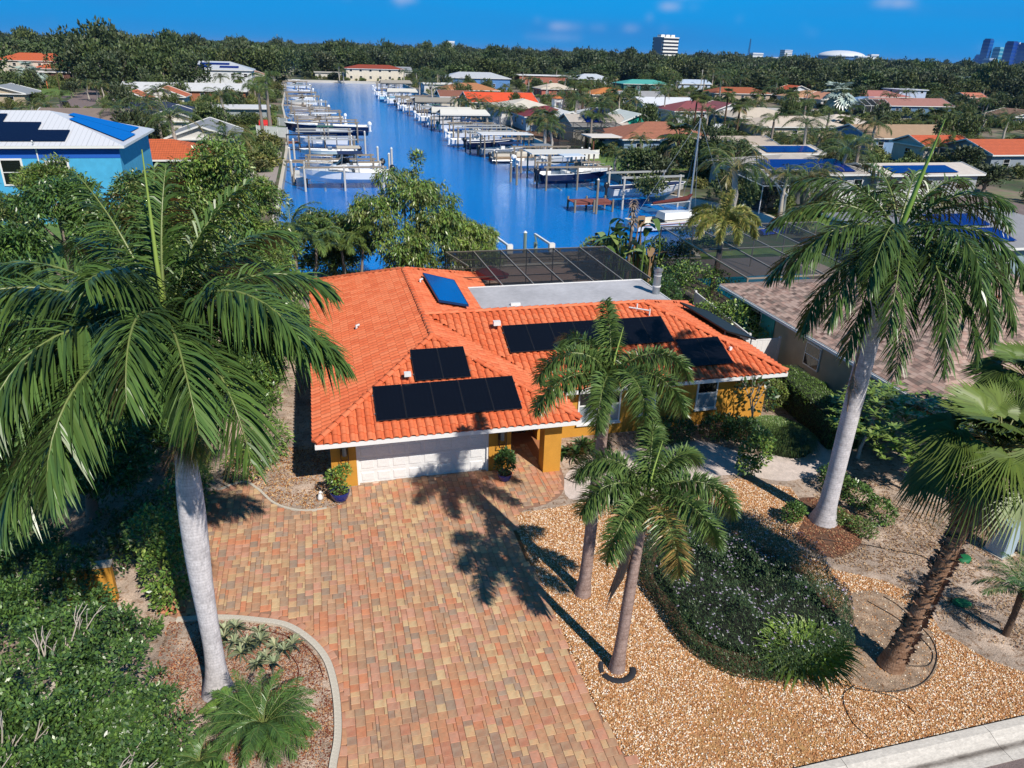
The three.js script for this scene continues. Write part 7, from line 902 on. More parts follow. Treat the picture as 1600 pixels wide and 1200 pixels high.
const listXY4 = [[721.9, -2306.0], [451.3, -1571.2], [449.4, -1351.7], [154.7, -322.7], [192.3, -387.9], [585.7, -757.1], [835.0, -1025.3], [1853.7, -2161.7], [1059.4, -1172.6], [430.2, -419.2], [305.6, -307.3], [223.9, -208.2], [196.6, -203.5], [182.8, -179.6], [495.2, -590.6], [346.7, -460.9], [328.7, -500.1], [400.6, -629.9], [527.1, -871.5], [426.7, -482.3], [428.0, -613.2]];
const listXY5 = [[37.6, -84.2], [39.2, -82.1], [35.1, -75.6], [49.8, -89.5], [42.3, -72.9], [45.3, -68.8], [42.5, -69.0], [72.8, -149.1], [77.3, -146.5], [65.9, -164.1], [75.5, -168.5], [65.9, -98.5], [-12.9, -118.6], [-61.0, -230.9], [-61.5, -203.8], [-85.1, -265.4], [96.5, -296.2], [127.8, -287.3]];
const PXA = [[5108.0, -6591.8], [4395.2, -5539.5], [1441.4, -2385.0], [503.8, -2900.4]];

// ---------- the town along the canal ----------
const H1 = (o) => building({ h: 2.8, ...o });
// left bank
H1({ label: 'orange barrel tile roofed bungalow tucked right of the blue house', short: 'small orange roof', p: [-17.11, -94.93], w: 12, d: 9, type: 'hip', rise: 1.6, wall: '#3d4a5c', roof: '#d56a3c', kind: 'tile' });
H1({ label: 'navy shingle roofed house with white fascia left of the canal', short: 'navy roof house', p: [-26.88, -148.30], w: 19, d: 14, type: 'hip', rise: 2.0, wall: '#a49c90', roof: '#27324f' });
H1({ label: 'navy roofed gable wing in front of the navy house', short: 'navy gable', p: [-22.29, -140.70], w: 9, d: 10, type: 'gable', axis: 'z', rise: 1.7, wall: '#cfc8ba', roof: '#2c3958' });
H1({ label: 'brown grey roofed house beside the side street', short: 'brown grey roof', p: [-34.32, -138.34], w: 13, d: 13, type: 'gable', axis: 'x', rise: 1.6, wall: '#b9a896', roof: '#86766c' });
H1({ label: 'grey lean roof house behind the mango trees on the left bank', short: 'grey lean roof', p: [-14.56, -116.47], w: 8, d: 12, type: 'gable', axis: 'z', rise: 1.6, wall: '#cfcdc8', roof: '#8e9298' });
H1({ label: 'long white roofed house with a low gable left of the canal', short: 'long white roof', p: [-31.62, -227.05], w: 30, d: 11, type: 'gable', axis: 'x', rise: 1.6, wall: '#a96a4c', roof: '#cfd0d0' });
H1({ label: 'orange roofed cottage before the long white roof', short: 'orange cottage', p: [-32.77, -199.76], w: 9, d: 9, type: 'gable', axis: 'z', rise: 1.9, wall: '#d8d6d0', roof: '#d5774e', kind: 'tile' });
H1({ label: 'orange roofed garage left of the orange cottage', short: 'orange garage', p: [-37.42, -188.64], w: 6, d: 8, type: 'gable', axis: 'z', rise: 1.6, wall: '#c9b8a4', roof: '#d5774e', kind: 'tile' });
H1({ label: 'white flat roofed house with a screened porch by the left seawall', short: 'white porch house', p: [-13.51, -164.97], w: 10, d: 8, type: 'flat', wall: '#9ba3a4', roof: '#d9dadb' });
H1({ label: 'white two storey house with solar roof among dark trees', short: 'white solar house', p: [-30.07, -285.16], w: 24, d: 14, h: 6.2, type: 'hip', rise: 2.4, wall: '#d9dde0', roof: '#c8ced4', kind: 'metal', solar: [[-9, 8, 0.2, 0.3, PVB], [-4, 9, 0.55, 0.22, PVB], [2, 6, 0.2, 0.22, PVB]] });
H1({ label: 'orange tile roofed wing below the white solar house', short: 'orange wing', p: [-30.40, -288.22], w: 26, d: 8, type: 'hip', rise: 1.5, wall: '#d8c8b4', roof: '#cf6238', kind: 'tile' });
H1({ label: 'tan gabled house right of the white solar house', short: 'tan gable house', p: [-22.36, -311.56], w: 14, d: 12, h: 3.6, type: 'gable', axis: 'z', rise: 2.2, wall: '#d6ccbb', roof: '#b0806a' });
H1({ label: 'large two storey orange tile roofed villa at the far left', short: 'orange villa', p: [-101.67, -350.27], w: 26, d: 14, h: 6, type: 'hip', rise: 2.6, wall: '#d8cdbd', roof: '#d86a3c', kind: 'tile' });
H1({ label: 'lower orange tile wing of the villa facing the street', short: 'orange villa wing', p: [-93.96, -345.06], w: 15, d: 12, h: 3.4, type: 'hip', rise: 2.0, wall: '#cbb9a2', roof: '#d86a3c', kind: 'tile' });
H1({ label: 'white flat roofed carport before the orange villa', short: 'white carport', p: [-88.73, -321.50], w: 11, d: 7, type: 'flat', wall: '#6a4a42', roof: '#e2e0dc' });
H1({ label: 'pale blue house with grey solar roof at the far left edge', short: 'pale blue house', p: [-180.97, -579.78], w: 24, d: 14, h: 6.2, type: 'hip', rise: 2.2, wall: '#a9c4dc', roof: '#c2c6ca', solar: [[-2, 8, 0.3, 0.35]] });
H1({ label: 'grey shed roofed house cut by the left edge beside silver palms', short: 'grey shed house', p: [-67.68, -203.99], w: 11, d: 10, type: 'gable', axis: 'z', rise: 1.6, wall: '#b8a88e', roof: '#8f969c' });
H1({ label: 'cream two storey house with red roof at the head of the canal', short: 'cream canal head house', p: [29.66, -372.70], w: 26, d: 12, h: 5.2, type: 'hip', rise: 1.6, wall: '#e0d6c2', roof: '#a5482c', kind: 'tile' });
H1({ label: 'grey roofed house right of the cream canal head house', short: 'grey canal head house', p: [43.60, -409.01], w: 14, d: 11, h: 3.4, type: 'gable', axis: 'x', rise: 2.0, wall: '#c9c9c6', roof: '#8f959c' });
H1({ label: 'low white house half hidden by trees at the left canal head', short: 'white hidden house', p: [-18.12, -435.44], w: 22, d: 10, h: 3.2, type: 'flat', wall: '#b9b5ac', roof: '#dedcd6' });
H1({ label: 'white low house under trees left of the canal head', short: 'white low house', p: [11.20, -382.52], w: 16, d: 8, type: 'flat', wall: '#d6d2c8', roof: '#bcb8ae' });
// right bank
H1({ label: 'long white roofed house with a blue lower storey at the upper right bank', short: 'white and blue house', p: [65.26, -315.90], w: 26, d: 13, h: 4.2, type: 'hip', rise: 2.0, wall: '#5b8ac0', roof: '#c9cdd0', kind: 'metal' });
H1({ label: 'tan orange tile roofed house with blue awning on the right bank', short: 'tan orange house', p: [49.45, -251.49], w: 18, d: 12, type: 'hip', rise: 1.9, wall: '#d5cbb8', roof: '#c98a5c', kind: 'tile' });
H1({ label: 'brown roofed cottage by the docks left of the tan orange house', short: 'brown dock cottage', p: [38.36, -215.19], w: 8, d: 9, type: 'gable', axis: 'x', rise: 1.4, wall: '#cfc4ae', roof: '#8a5a48' });
H1({ label: 'bright red orange roofed house on the right bank', short: 'bright red roof', p: [46.49, -195.87], w: 17, d: 12, type: 'gable', axis: 'x', rise: 2.0, wall: '#cfc7b0', roof: '#e2552c' });
H1({ label: 'small red roofed porch beside the bright red roof', short: 'red porch', p: [39.87, -199.32], w: 5, d: 7, type: 'gable', axis: 'z', rise: 1.5, wall: '#7a3a30', roof: '#d2403a' });
H1({ label: 'cream hip roofed house right of the bright red roof', short: 'cream hip house', p: [47.14, -173.18], w: 14, d: 16, type: 'hip', rise: 1.9, wall: '#dcdad4', roof: '#d6cfc0' });
H1({ label: 'maroon shingle roofed house with pale blue wall on the right bank', short: 'maroon roof house', p: [46.80, -154.71], w: 11, d: 11, type: 'hip', rise: 1.7, wall: '#a7c0d4', roof: '#7a3038' });
H1({ label: 'white lean roofed wing right of the maroon roof', short: 'white lean wing', p: [49.37, -150.60], w: 6, d: 10, type: 'gable', axis: 'z', rise: 1.2, wall: '#5e8f9c', roof: '#e4e4e2' });
H1({ label: 'grey beige house with a blue roof panel behind the dark screen', short: 'grey beige house', p: [50.13, -135.76], w: 10, d: 9, type: 'gable', axis: 'x', rise: 1.6, wall: '#c4bdb0', roof: '#b9b1a8', solar: [[-2.4, 3.0, 0.2, 0.65, PVB]] });
H1({ label: 'small white house with blue panel above the grey beige house', short: 'blue panel cottage', p: [59.82, -158.05], w: 9, d: 8, type: 'hip', rise: 1.4, wall: '#cfd2d2', roof: '#cfd4d8', solar: [[-2.6, 5, 0.15, 0.6, PVB]] });
H1({ label: 'white roofed house with a bright teal gable wall', short: 'teal gable house', p: [58.33, -137.44], w: 9, d: 10, type: 'gable', axis: 'z', rise: 2.0, wall: '#1fae94', roof: '#cdd6d2' });
H1({ label: 'brown clay tile hip roofed house with blue grey walls', short: 'brown tile house', p: [54.00, -116.29], w: 15.5, d: 12, type: 'hip', rise: 2.0, wall: '#7f98b4', roof: '#b5765a', kind: 'tile' });
H1({ label: 'beige shingle roofed house with blue solar sheet behind the fan palm', short: 'beige solar house', p: [58.22, -102.12], w: 13, d: 11, type: 'gable', axis: 'x', rise: 1.3, wall: '#b5aea2', roof: '#b9ab9c', solar: [[-6.2, 6.2, 0.1, 0.5, PVB]] });
H1({ label: 'pale roofed house covered with large blue solar sheets on the right', short: 'blue solar house', p: [56.03, -81.01], w: 15, d: 12, type: 'hip', rise: 1.4, wall: '#b9bcc0', roof: '#b9b1a8', solar: [[-6.5, 11, 0.08, 0.62, PVB]] });
H1({ label: 'low house with a flat blue solar roof behind the blue solar house', short: 'flat blue roof', p: [63.82, -96.15], w: 9, d: 7, type: 'gable', axis: 'x', rise: 0.7, wall: '#c4b8aa', roof: '#c9c0b4', solar: [[-4, 8, 0.1, 0.7, PVB]] });
H1({ label: 'low pale extension of the blue solar house beside the royal palm', short: 'pale extension', p: [69.78, -77.41], w: 14, d: 7, type: 'gable', axis: 'x', rise: 0.8, wall: '#a5a9ac', roof: '#cfc6bc', solar: [[-5, 9, 0.1, 0.6, PVB]] });
// second row and beyond
H1({ label: 'long white flat roofed house with brick wall in the middle distance', short: 'white brick house', p: [108.25, -364.52], w: 26, d: 12, h: 4, type: 'flat', wall: '#a86a58', roof: '#dfe0e2' });
H1({ label: 'beige hip roofed house below the white brick house', short: 'beige hip house', p: [83.82, -267.46], w: 12, d: 10, type: 'hip', rise: 1.7, wall: '#b56a5a', roof: '#cfc3b0' });
H1({ label: 'pale grey metal roofed house beside silver palms', short: 'pale metal house', p: [127.46, -351.48], w: 18, d: 12, h: 3.4, type: 'hip', rise: 2.2, wall: '#c6cace', roof: '#cdd3da', kind: 'metal' });
H1({ label: 'orange shingle roofed house in the middle distance', short: 'orange shingle house', p: [92.65, -237.91], w: 14, d: 11, type: 'hip', rise: 1.8, wall: '#dad2c4', roof: '#dd8a48', kind: 'tile' });
H1({ label: 'grey roofed house right of the orange shingle house', short: 'grey second row house', p: [96.06, -222.08], w: 13, d: 10, type: 'gable', axis: 'x', rise: 1.7, wall: '#b8b8b4', roof: '#9b9c9e' });
H1({ label: 'bright white metal roofed house in the second row', short: 'bright white roof', p: [87.30, -185.89], w: 14, d: 12, type: 'gable', axis: 'x', rise: 2.0, wall: '#b9ada0', roof: '#e6e9ee', kind: 'metal' });
H1({ label: 'maroon roofed house with white gable in the second row', short: 'maroon second row house', p: [89.42, -173.02], w: 14, d: 11, type: 'hip', rise: 2.0, wall: '#c9cfd6', roof: '#8a4a4e' });
H1({ label: 'white gabled house with maroon roof edge beside the palms', short: 'white gable house', p: [96.40, -171.33], w: 9, d: 9, type: 'gable', axis: 'z', rise: 1.9, wall: '#d9dbdc', roof: '#8a5054' });
H1({ label: 'pale tan hip roofed house with a small white gable in the second row', short: 'pale tan house', p: [96.36, -156.29], w: 16, d: 12, type: 'hip', rise: 1.7, wall: '#3f7f9c', roof: '#cbbfae' });
H1({ label: 'long low beige roofed house with arched doorway in the second row', short: 'long beige house', p: [92.49, -136.74], w: 19, d: 11, type: 'hip', rise: 1.5, wall: '#cbbfae', roof: '#cdbfae' });
H1({ label: 'pale roofed wing to the right of the long beige house', short: 'pale wing', p: [106.35, -140.52], w: 11, d: 9, type: 'hip', rise: 1.6, wall: '#c4b8a8', roof: '#d0c4b6' });
H1({ label: 'brown shingle gable house with a blue front behind the tall palms', short: 'brown gable house', p: [100.86, -117.57], w: 18, d: 11, type: 'gable', axis: 'x', rise: 1.7, wall: '#7fa0c8', roof: '#a98e72' });
H1({ label: 'red orange flat topped cottage right of the brown gable house', short: 'red orange cottage', p: [97.02, -103.75], w: 9, d: 7, type: 'gable', axis: 'x', rise: 1.3, wall: '#d8cfc4', roof: '#d8663f', kind: 'tile' });
H1({ label: 'orange tile roofed house at the right edge beyond the royal palm', short: 'right edge orange house', p: [101.02, -95.40], w: 11, d: 10, type: 'gable', axis: 'x', rise: 1.6, wall: '#8f9aa4', roof: '#d46a42', kind: 'tile' });
H1({ label: 'peach roofed house with a white gable in the third row', short: 'peach roof house', p: [166.69, -239.13], w: 16, d: 12, type: 'hip', rise: 2.0, wall: '#d8d6d2', roof: '#d3a078', kind: 'tile' });
H1({ label: 'white gable fronted house right of the peach roof', short: 'white third row gable', p: [166.31, -228.57], w: 10, d: 10, type: 'gable', axis: 'z', rise: 2.0, wall: '#dcdad6', roof: '#c98f70' });
H1({ label: 'pink brown roofed house in the third row behind the silver palm', short: 'pink brown house', p: [204.99, -252.71], w: 21, d: 12, type: 'hip', rise: 1.9, wall: '#c9b0a4', roof: '#ad6f66' });
H1({ label: 'blue grey roofed house beside white arched pool cages', short: 'blue grey house', p: [164.42, -206.47], w: 16, d: 11, type: 'hip', rise: 1.9, wall: '#b8c8d4', roof: '#6f8fb4' });
H1({ label: 'long brown roofed house behind the white arched pool cages', short: 'long brown house', p: [175.21, -202.78], w: 26, d: 11, type: 'gable', axis: 'x', rise: 1.9, wall: '#5f7f9c', roof: '#a3746a' });
H1({ label: 'pale lavender two storey house at the forest edge on the right', short: 'lavender house', p: [220.48, -256.05], w: 12, d: 9, h: 5, type: 'flat', wall: '#b8c4dc', roof: '#c8cdd8' });
H1({ label: 'teal roofed bungalow in the middle distance before the round tree', short: 'teal roof bungalow', p: [140.47, -320.48], w: 22, d: 12, h: 3, type: 'hip', rise: 1.6, wall: '#3c6a66', roof: '#5fb8a8', kind: 'metal' });
H1({ label: 'pale blue porch house right of the round tree', short: 'pale blue porch house', p: [171.98, -338.20], w: 16, d: 10, type: 'gable', axis: 'x', rise: 1.7, wall: '#b9cbe4', roof: '#b4c4d8' });
H1({ label: 'red orange roofed house peeking from trees right of the centre', short: 'red third row house', p: [194.51, -289.37], w: 10, d: 9, type: 'gable', axis: 'z', rise: 1.8, wall: '#c9cfd6', roof: '#d9643c', kind: 'tile' });
H1({ label: 'rust roofed house among palms in the second row', short: 'rust roof house', p: [149.85, -257.91], w: 22, d: 10, type: 'hip', rise: 1.9, wall: '#b9a896', roof: '#b0623c', kind: 'tile' });
H1({ label: 'bare pink tile roof showing among dark trees at the right', short: 'pink roof in trees', p: [250.90, -255.94], w: 9, d: 8, type: 'gable', axis: 'x', rise: 1.6, wall: '#b89a8a', roof: '#d8866c', kind: 'tile' });
H1({ label: 'brown roofed house at the far right edge under dark trees', short: 'far right brown house', p: [177.50, -163.69], w: 12, d: 9, type: 'gable', axis: 'z', rise: 1.6, wall: '#4a5a7c', roof: '#8a6a58' });
H1({ label: 'white house behind a white wall on the upper right bank', short: 'white walled house', p: [46.75, -285.86], w: 14, d: 9, type: 'flat', wall: '#d4d4d0', roof: '#e0e0dc' });
// pool cages of the town
cage('white arched pool cage, left of the pair at the far right houses', [158.59, -196.70], 9, 7, 2.9, 2.9, 4, M.white, false, 1.6);
cage('white arched pool cage, right of the pair at the far right houses', [182.02, -204.60], 14, 7, 2.9, 2.9, 5, M.white, false, 1.6);
cage('dark screened pool cage before the grey beige house on the right bank', [45.04, -123.08], 13, 9, 2.9, 3.6, 5, M.bronze);
cage('pale framed pool cage before the blue solar house', [48.44, -71.23], 9, 7, 2.8, 3.3, 3, M.white);
// fences, walls, shade roofs
fence('white vinyl fence round the bare brown lot on the right bank', [36.82, -159.32], [44.96, -162.53], 1.8, M.white); fence('white vinyl fence behind the bare brown lot', [43.33, -206.94], [46.63, -194.73], 1.8, M.white); fence('tall white wall fence with palms before the cream hip house', [42.72, -179.60], [50.28, -181.98], 2.6, M.white);
fence('white yard fence beside the brown tile house', [43.92, -113.45], [53.23, -114.70], 2.0, M.white); fence('low white fence on the lawn by the pontoon dock', [37.27, -107.93], [41.77, -109.13], 1.3, M.white);
fence('white fence across the left bank yard below the red chairs', [-9.32, -140.27], [-4.14, -136.38], 1.7, M.white); fence('second white fence higher on the left bank', [-7.64, -159.77], [-4.66, -156.10], 1.5, M.white); fence('white wall fence before the brown gable house', [99.09, -114.98], [105.26, -113.06], 1.8, mat(0x9aa6b4, 0.7));
{ const g = thing('garden_pavilion', 'wooden shade pavilion with a white flat roof on the right bank lawn', 'pavilion', [...[44.34, -113.44], 0].reduce((a, v, k) => (k === 1 ? [a[0], 0, v] : k === 0 ? [v] : a), [])); for (const x of [-2.6, 2.6]) for (const z of [-1.8, 1.8]) part('post', new MB().cbox(x, 1.4, z, 0.2, 2.8, 0.2), mat(0x6a4030, 0.8), g); part('pavilion_roof', new MB().box(-3.2, 2.8, -2.4, 3.2, 2.95, 2.4), mat(0xd8d0c8, 0.7), g); part('beam', new MB().box(-2.9, 2.6, 1.72, 2.9, 2.8, 1.88).box(-2.9, 2.6, -1.88, 2.9, 2.8, -1.72), mat(0x6a4030, 0.8), g); }
{ const p = [53.00, -166.18], g = thing('roof_cupola', 'white arched cupola with orange cap above the maroon roof', 'cupola', [p[0], 0, p[1]]); part('tower', new MB().box(-1, 0, -1, -0.6, 5.2, 1).box(0.6, 0, -1, 1, 5.2, 1).box(-0.6, 4.5, -1, 0.6, 5.2, 1).box(-0.6, 0, -1, 0.6, 3.2, 1), M.white, g); part('cap_roof', new MB().add(new THREE.ConeGeometry(1.7, 0.7, 4, 1), at(0, 5.55, 0, 0, Math.PI / 4)), roofMat('#d9804c', 'tile'), g); }
// lawns, bare lot, side street, drives
const lawn = (pts, y = 0.01) => struct('lawn', sheet(pts, y), lawnMat), lawnT = tex(512, (u, v) => { const a = N8(u, v), b = N64(u * 3, v * 3); return [92 + 60 * (a - 0.5) + 40 * (b - 0.5), 118 + 40 * (a - 0.5) + 40 * (b - 0.5), 52 + 30 * (a - 0.5) + 20 * (b - 0.5)]; }), lawnMat = mat(0xffffff, 0.95, { map: again(lawnT, 0.12) });
lawn([[40, -97], [58, -97], [58, -125], [40, -125]]); lawn([[45, -58], [64, -58], [64, -69], [45, -69]]); lawn([[22, -52], [40, -55], [40, -45], [22, -45]]); lawn([[-30, -52], [-5.2, -52], [-5.2, -120], [-24, -120]]); lawn([[-5.8, -122], [-24, -122], [-24, -200], [-8, -200]]); lawn([[-60, -230], [-110, -240], [-110, -300], [-80, -300]]); lawn([[164.42, -228.32], [178.72, -209.13], [193.84, -221.18], [179.55, -242.36]], 0.012); lawn([[-40, -24], [-9.6, -24], [-9.6, -52], [-40, -52]]);
struct('bare_lot', sheet([[40.2, -131], [62, -131], [60, -168], [40.2, -168]], 0.012), mat(0xa58a74, 0.95, { map: again(soilTex, 0.1) }));
const paved = mat(0xa59a92, 0.9, { map: again(grain, 0.2) });
const street = (pts, y = 0.014) => struct('street', sheet(pts, y), ASPHALT);
street([[-57, -60], [-50, -60], [-50, -205], [-62, -300], [-70, -300], [-58, -210]]); street([[-62, -228], [-140, -246], [-140, -254], [-62, -238]], 0.018); street([[72, 0], [79, 0], [79, -420], [72, -420]]);
for (const [x0, x1, z0, z1] of [[-50, -40, -140, -146], [-50, -44, -170, -176], [62, 72, -112, -118], [62, 72, -80, -87], [79, 90, -150, -156], [79, 92, -118, -125], [79, 88, -180, -186], [-5.2, -4.6, -90, -118], [-9, -5.2, -92, -99]]) struct('driveway', sheet([[x0, z0], [x1, z0], [x1, z1], [x0, z1]], 0.02), paved);
// vehicles and street bits
function car(label, p, turn, color, van) { const t = thing(van ? 'parked_van' : 'parked_car', label, van ? 'van' : 'car', [p[0], 0, p[1]], turn), s = new THREE.Shape(); const P = van ? [[-2.4, 0.35], [2.4, 0.35], [2.45, 0.9], [1.7, 1.15], [1.2, 1.9], [-2.35, 1.95]] : [[-2.2, 0.35], [2.2, 0.35], [2.25, 0.75], [1.35, 0.9], [0.7, 1.4], [-0.9, 1.42], [-1.7, 0.98], [-2.25, 0.9]]; P.forEach(([x, y], k) => (k ? s.lineTo(x, y) : s.moveTo(x, y))); s.closePath(); const g = new THREE.ExtrudeGeometry(s, { depth: 1.64, bevelEnabled: true, bevelSize: 0.06, bevelThickness: 0.06, bevelSegments: 2 }); g.translate(0, 0, -0.82); part('body', g, mat(color, 0.25), t);
  part('window', van ? new MB().box(-1.9, 1.2, -0.895, 1.2, 1.7, 0.895) : new MB().box(-1.2, 0.95, -0.895, 0.8, 1.3, 0.895), M.glass, t); for (const x of [-1.4, 1.4]) for (const z of [-0.75, 0.75]) { const w = part('wheel', new MB().tube([[x, 0.34, z - 0.11], [x, 0.34, z + 0.11]], 0.34, 14), M.black, t); part('rim', new MB().tube([[x, 0.34, z - 0.12], [x, 0.34, z + 0.12]], 0.2, 10), ALU, w); } return t; }
car('white car parked beside the beige solar house', [84.94, -150.41], 0.4, 0xd8dadc); car('white van parked beyond the white car on the right street', [99.85, -163.85], 0.2, 0xe0e0e0, true); car('dark blue car by the second row garage', [165.28, -274.13], 0.1, 0x1d3f70); car('black car under the palms at the end of the left side street', [-68.72, -324.67], 0.3, 0x121318); car('white pickup sized van parked at the left villa street', [-83.83, -373.11], 0, 0xd6d6d6, true); car('silver car half hidden by palms on the right street', [182.33, -285.61], 0.1, 0xb8bcc0); car('blue car beside the brown gable house front', [95.24, -116.85], 1.2, 0x1c55b0);
{ const t = thing('wheeled_bin', 'black wheeled bin standing on the left side street', 'bin', [...[-51.55, -189.11]].reduce((a, v, k) => (k ? [a[0], 0, v] : [v]), [])); part('bin_body', new MB().add(new THREE.CylinderGeometry(0.75, 0.55, 1.7, 4), at(0, 0.95, 0, 0, 0.78)), M.black, t); part('bin_lid', new MB().box(-0.62, 1.8, -0.62, 0.62, 1.92, 0.62), mat(0x202024, 0.5), t); }
{ const p = [-5.57, -154.82], t = thing('lounge_chair', 'red garden lounge seat on the left bank patio', 'chair', [p[0] - 3, 0, p[1]]); part('seat', new MB().box(-1.2, 0.3, -0.4, 1.2, 0.6, 0.4), mat(0xc02a2a, 0.7), t); part('backrest', new MB().box(-1.2, 0.6, -0.5, 1.2, 1.3, -0.35), mat(0xc8302e, 0.7), t); for (const x of [-1.1, 1.1]) part('leg', new MB().cbox(x, 0.15, 0, 0.1, 0.3, 0.7), M.black, t); }
{ const p = [-7.26, -521.04], t = thing('swing_set', 'orange play set in the left villa garden', 'play set', [[-80.19, -271.62][0], 0, [-80.19, -271.62][1]]); part('frame', new MB().bar([-2.5, 0, 0.8], [-2.2, 2.2, 0], 0.14).bar([-2.5, 0, -0.8], [-2.2, 2.2, 0], 0.14).bar([2.5, 0, 0.8], [2.2, 2.2, 0], 0.14).bar([2.5, 0, -0.8], [2.2, 2.2, 0], 0.14).bar([-2.3, 2.2, 0], [2.3, 2.2, 0], 0.14), mat(0xd0682c, 0.6), t); part('seat', new MB().cbox(0, 0.8, 0, 3, 0.3, 0.6), mat(0xd0682c, 0.6), t); }
for (const [p, h, l] of [[[242.02, -400.06], 11, 'right of the pale blue porch house'], [[173.12, -329.34], 9, 'behind the maroon second row house'], [[562.58, -898.03], 14, 'before the dark trees right of centre'], [[59.54, -196.14], 7, 'rising from the maroon roof']]) { const t = thing('utility_pole', 'slim pale utility pole ' + l, 'pole', [p[0], 0, p[1]], 0); part('pole', new MB().tube([[0, 0, 0], [0, h, 0]], [0.2, 0.14], 7), mat(0xb8b4aa, 0.8), t); part('crossarm', new MB().cbox(0, h - 0.6, 0, 1.4, 0.14, 0.14), mat(0x8a8478, 0.8), t); }

// ---------- palms and trees of the town ----------
const ORD = ['leftmost', 'second from left', 'third from left', 'fourth from left', 'fifth from left', 'sixth from left', 'seventh from left', 'eighth from left', 'ninth from left'];
const near = (p) => { let b = null, bd = 1e9; for (const s of sites) { const d = Math.hypot(p[0] - s.p[0], p[1] - s.p[1]); if (d < bd) { bd = d; b = s; } } const dx = p[0] - b.p[0], dz = p[1] - b.p[1]; return [b.short, Math.abs(dx) > Math.abs(dz) ? (dx > 0 ? 'right of' : 'left of') : dz > 0 ? 'in front of' : 'behind', bd]; };
function lowFrond(len, el0, droop, pairs, leaf, lw, col, seed, sag = 0.5, plume = false) { return frond({ len, el0, droop, pairs, leaf, lw, col, seed, sag, plume, ranks: [-0.1, 0.3], seg: 1, stemR: 0.03 }); }
function palmProto(kind) {
  const R = rng(kind.charCodeAt(0) * 77), o = new THREE.Group(), m = new MB(true), q = new THREE.Matrix4();
  const put = (g, top, az) => { const P = g.attributes.position, b = m.p.length / 3, C = g.attributes.color, N = g.attributes.normal; q.makeRotationY(az).setPosition(...top); const v = new THREE.Vector3(), nm = new THREE.Matrix3().getNormalMatrix(q); for (let k = 0; k < P.count; k++) { v.fromBufferAttribute(P, k).applyMatrix4(q); const x = v.x, y = v.y, z = v.z; v.fromBufferAttribute(N, k).applyMatrix3(nm); m.col = [C.getX(k), C.getY(k), C.getZ(k)]; m.v(x, y, z, 0, 0, v.x, v.y, v.z); } for (let k = 0; k < g.index.count; k++) m.i.push(b + g.index.getX(k)); };
  let trunkG, tm;
  if (kind === 'coconut' || kind === 'queen') { const c = kind === 'coconut'; for (let k = 0; k < 24; k++) put(lowFrond(c ? 3.4 : 2.6, 15 + 60 * R(), c ? 95 : 105, 26, c ? 0.85 : 0.7, 0.1, R() < 0.82 ? [0.04, 0.068, 0.016] : [0.13, 0.11, 0.04], k + 5), [0, 0, 0], k * 2.4 + R()); trunkG = [[c ? 0.6 : 0.1, -1, 0], [0.35, -0.5, 0], [0, 0, 0]]; tm = BARK.pale; }
  if (kind === 'foxtail') { for (let k = 0; k < 11; k++) put(lowFrond(2.3, 40 + 40 * R(), 125, 55, 0.5, 0.075, [0.065, 0.1, 0.024], k + 40, 0.4, true), [0, 0, 0], k * 2.4 + R()); trunkG = [[0, -1, 0], [0, -0.5, 0], [0, 0, 0]]; tm = BARK.grey; }
  if (kind === 'sabal' || kind === 'bismarck') { const b = kind === 'bismarck'; for (let k = 0; k < (b ? 26 : 38); k++) { const e = -35 + 115 * R(); put(fanLeaf({ stalk: b ? 1.3 : 1.1, rad: b ? 1.35 : 0.85, el0: e, droop: 35, ribs: b ? 12 : 11, spread: b ? 290 : 230, col: b ? [0.24, 0.3, 0.27] : e < -5 && R() < 0.4 ? [0.2, 0.15, 0.08] : [0.05, 0.07, 0.02], sag: b ? 0.25 : 0.8, seed: k + 9, stem: b ? [0.2, 0.24, 0.2] : [0.14, 0.14, 0.06] }), [0, 0, 0], k * 2.4 + R()); } trunkG = [[0.05, -1, 0], [0, -0.5, 0], [0, 0, 0]]; tm = b ? BARK.grey : BARK.brown; }
  return { crown: m.build(), tm, trunkG };
}
const protos = {}; const listP = [];
const palmAt = (kind, h, c, s = 1) => listP.push({ kind, h, p: c, s: s * 1.18 });
// crown centre over ground, height of crown in metres
palmAt('coconut', 7.5, [-63.98, -275.57], 1.1); palmAt('coconut', 9, [-84.43, -429.29], 1.1); palmAt('bismarck', 4.6, [-93.19, -305.79], 1.15); palmAt('bismarck', 4.2, [-88.84, -282.44]); palmAt('bismarck', 4.4, [-79.60, -270.42]); palmAt('bismarck', 5, [-271.30, -871.60], 1.1);
palmAt('queen', 3.8, [-54.38, -221.24], 0.9); palmAt('queen', 3.8, [-51.38, -215.84], 0.9); palmAt('queen', 3.6, [-49.67, -214.45], 0.8); palmAt('sabal', 6.5, [-72.56, -263.96], 0.5); palmAt('coconut', 4.6, [-29.16, -134.45], 0.9); palmAt('coconut', 6.2, [-16.18, -98.76], 1.05); palmAt('queen', 4.2, [-48.39, -262.57], 1); palmAt('queen', 5, [-70.76, -280.59], 1.1); palmAt('queen', 7, [-127.91, -461.66], 1.3); palmAt('queen', 7, [-145.76, -569.71], 1.3); palmAt('queen', 5.5, [-45.72, -281.23], 1.2);
palmAt('queen', 2.4, [-52.02, -169.50], 1.0); palmAt('queen', 2.4, [-48.39, -165.15], 1.0); palmAt('foxtail', 3.2, [-19.71, -171.76], 1.2); palmAt('foxtail', 8.5, [-7.21, -143.70], 1.35); palmAt('foxtail', 7.6, [-7.54, -126.35], 1.1); palmAt('queen', 5, [-37.34, -319.23]); palmAt('queen', 4.5, [-32.14, -341.07]); palmAt('queen', 4, [-27.01, -268.79]); palmAt('sabal', 5, [-19.93, -245.89]);
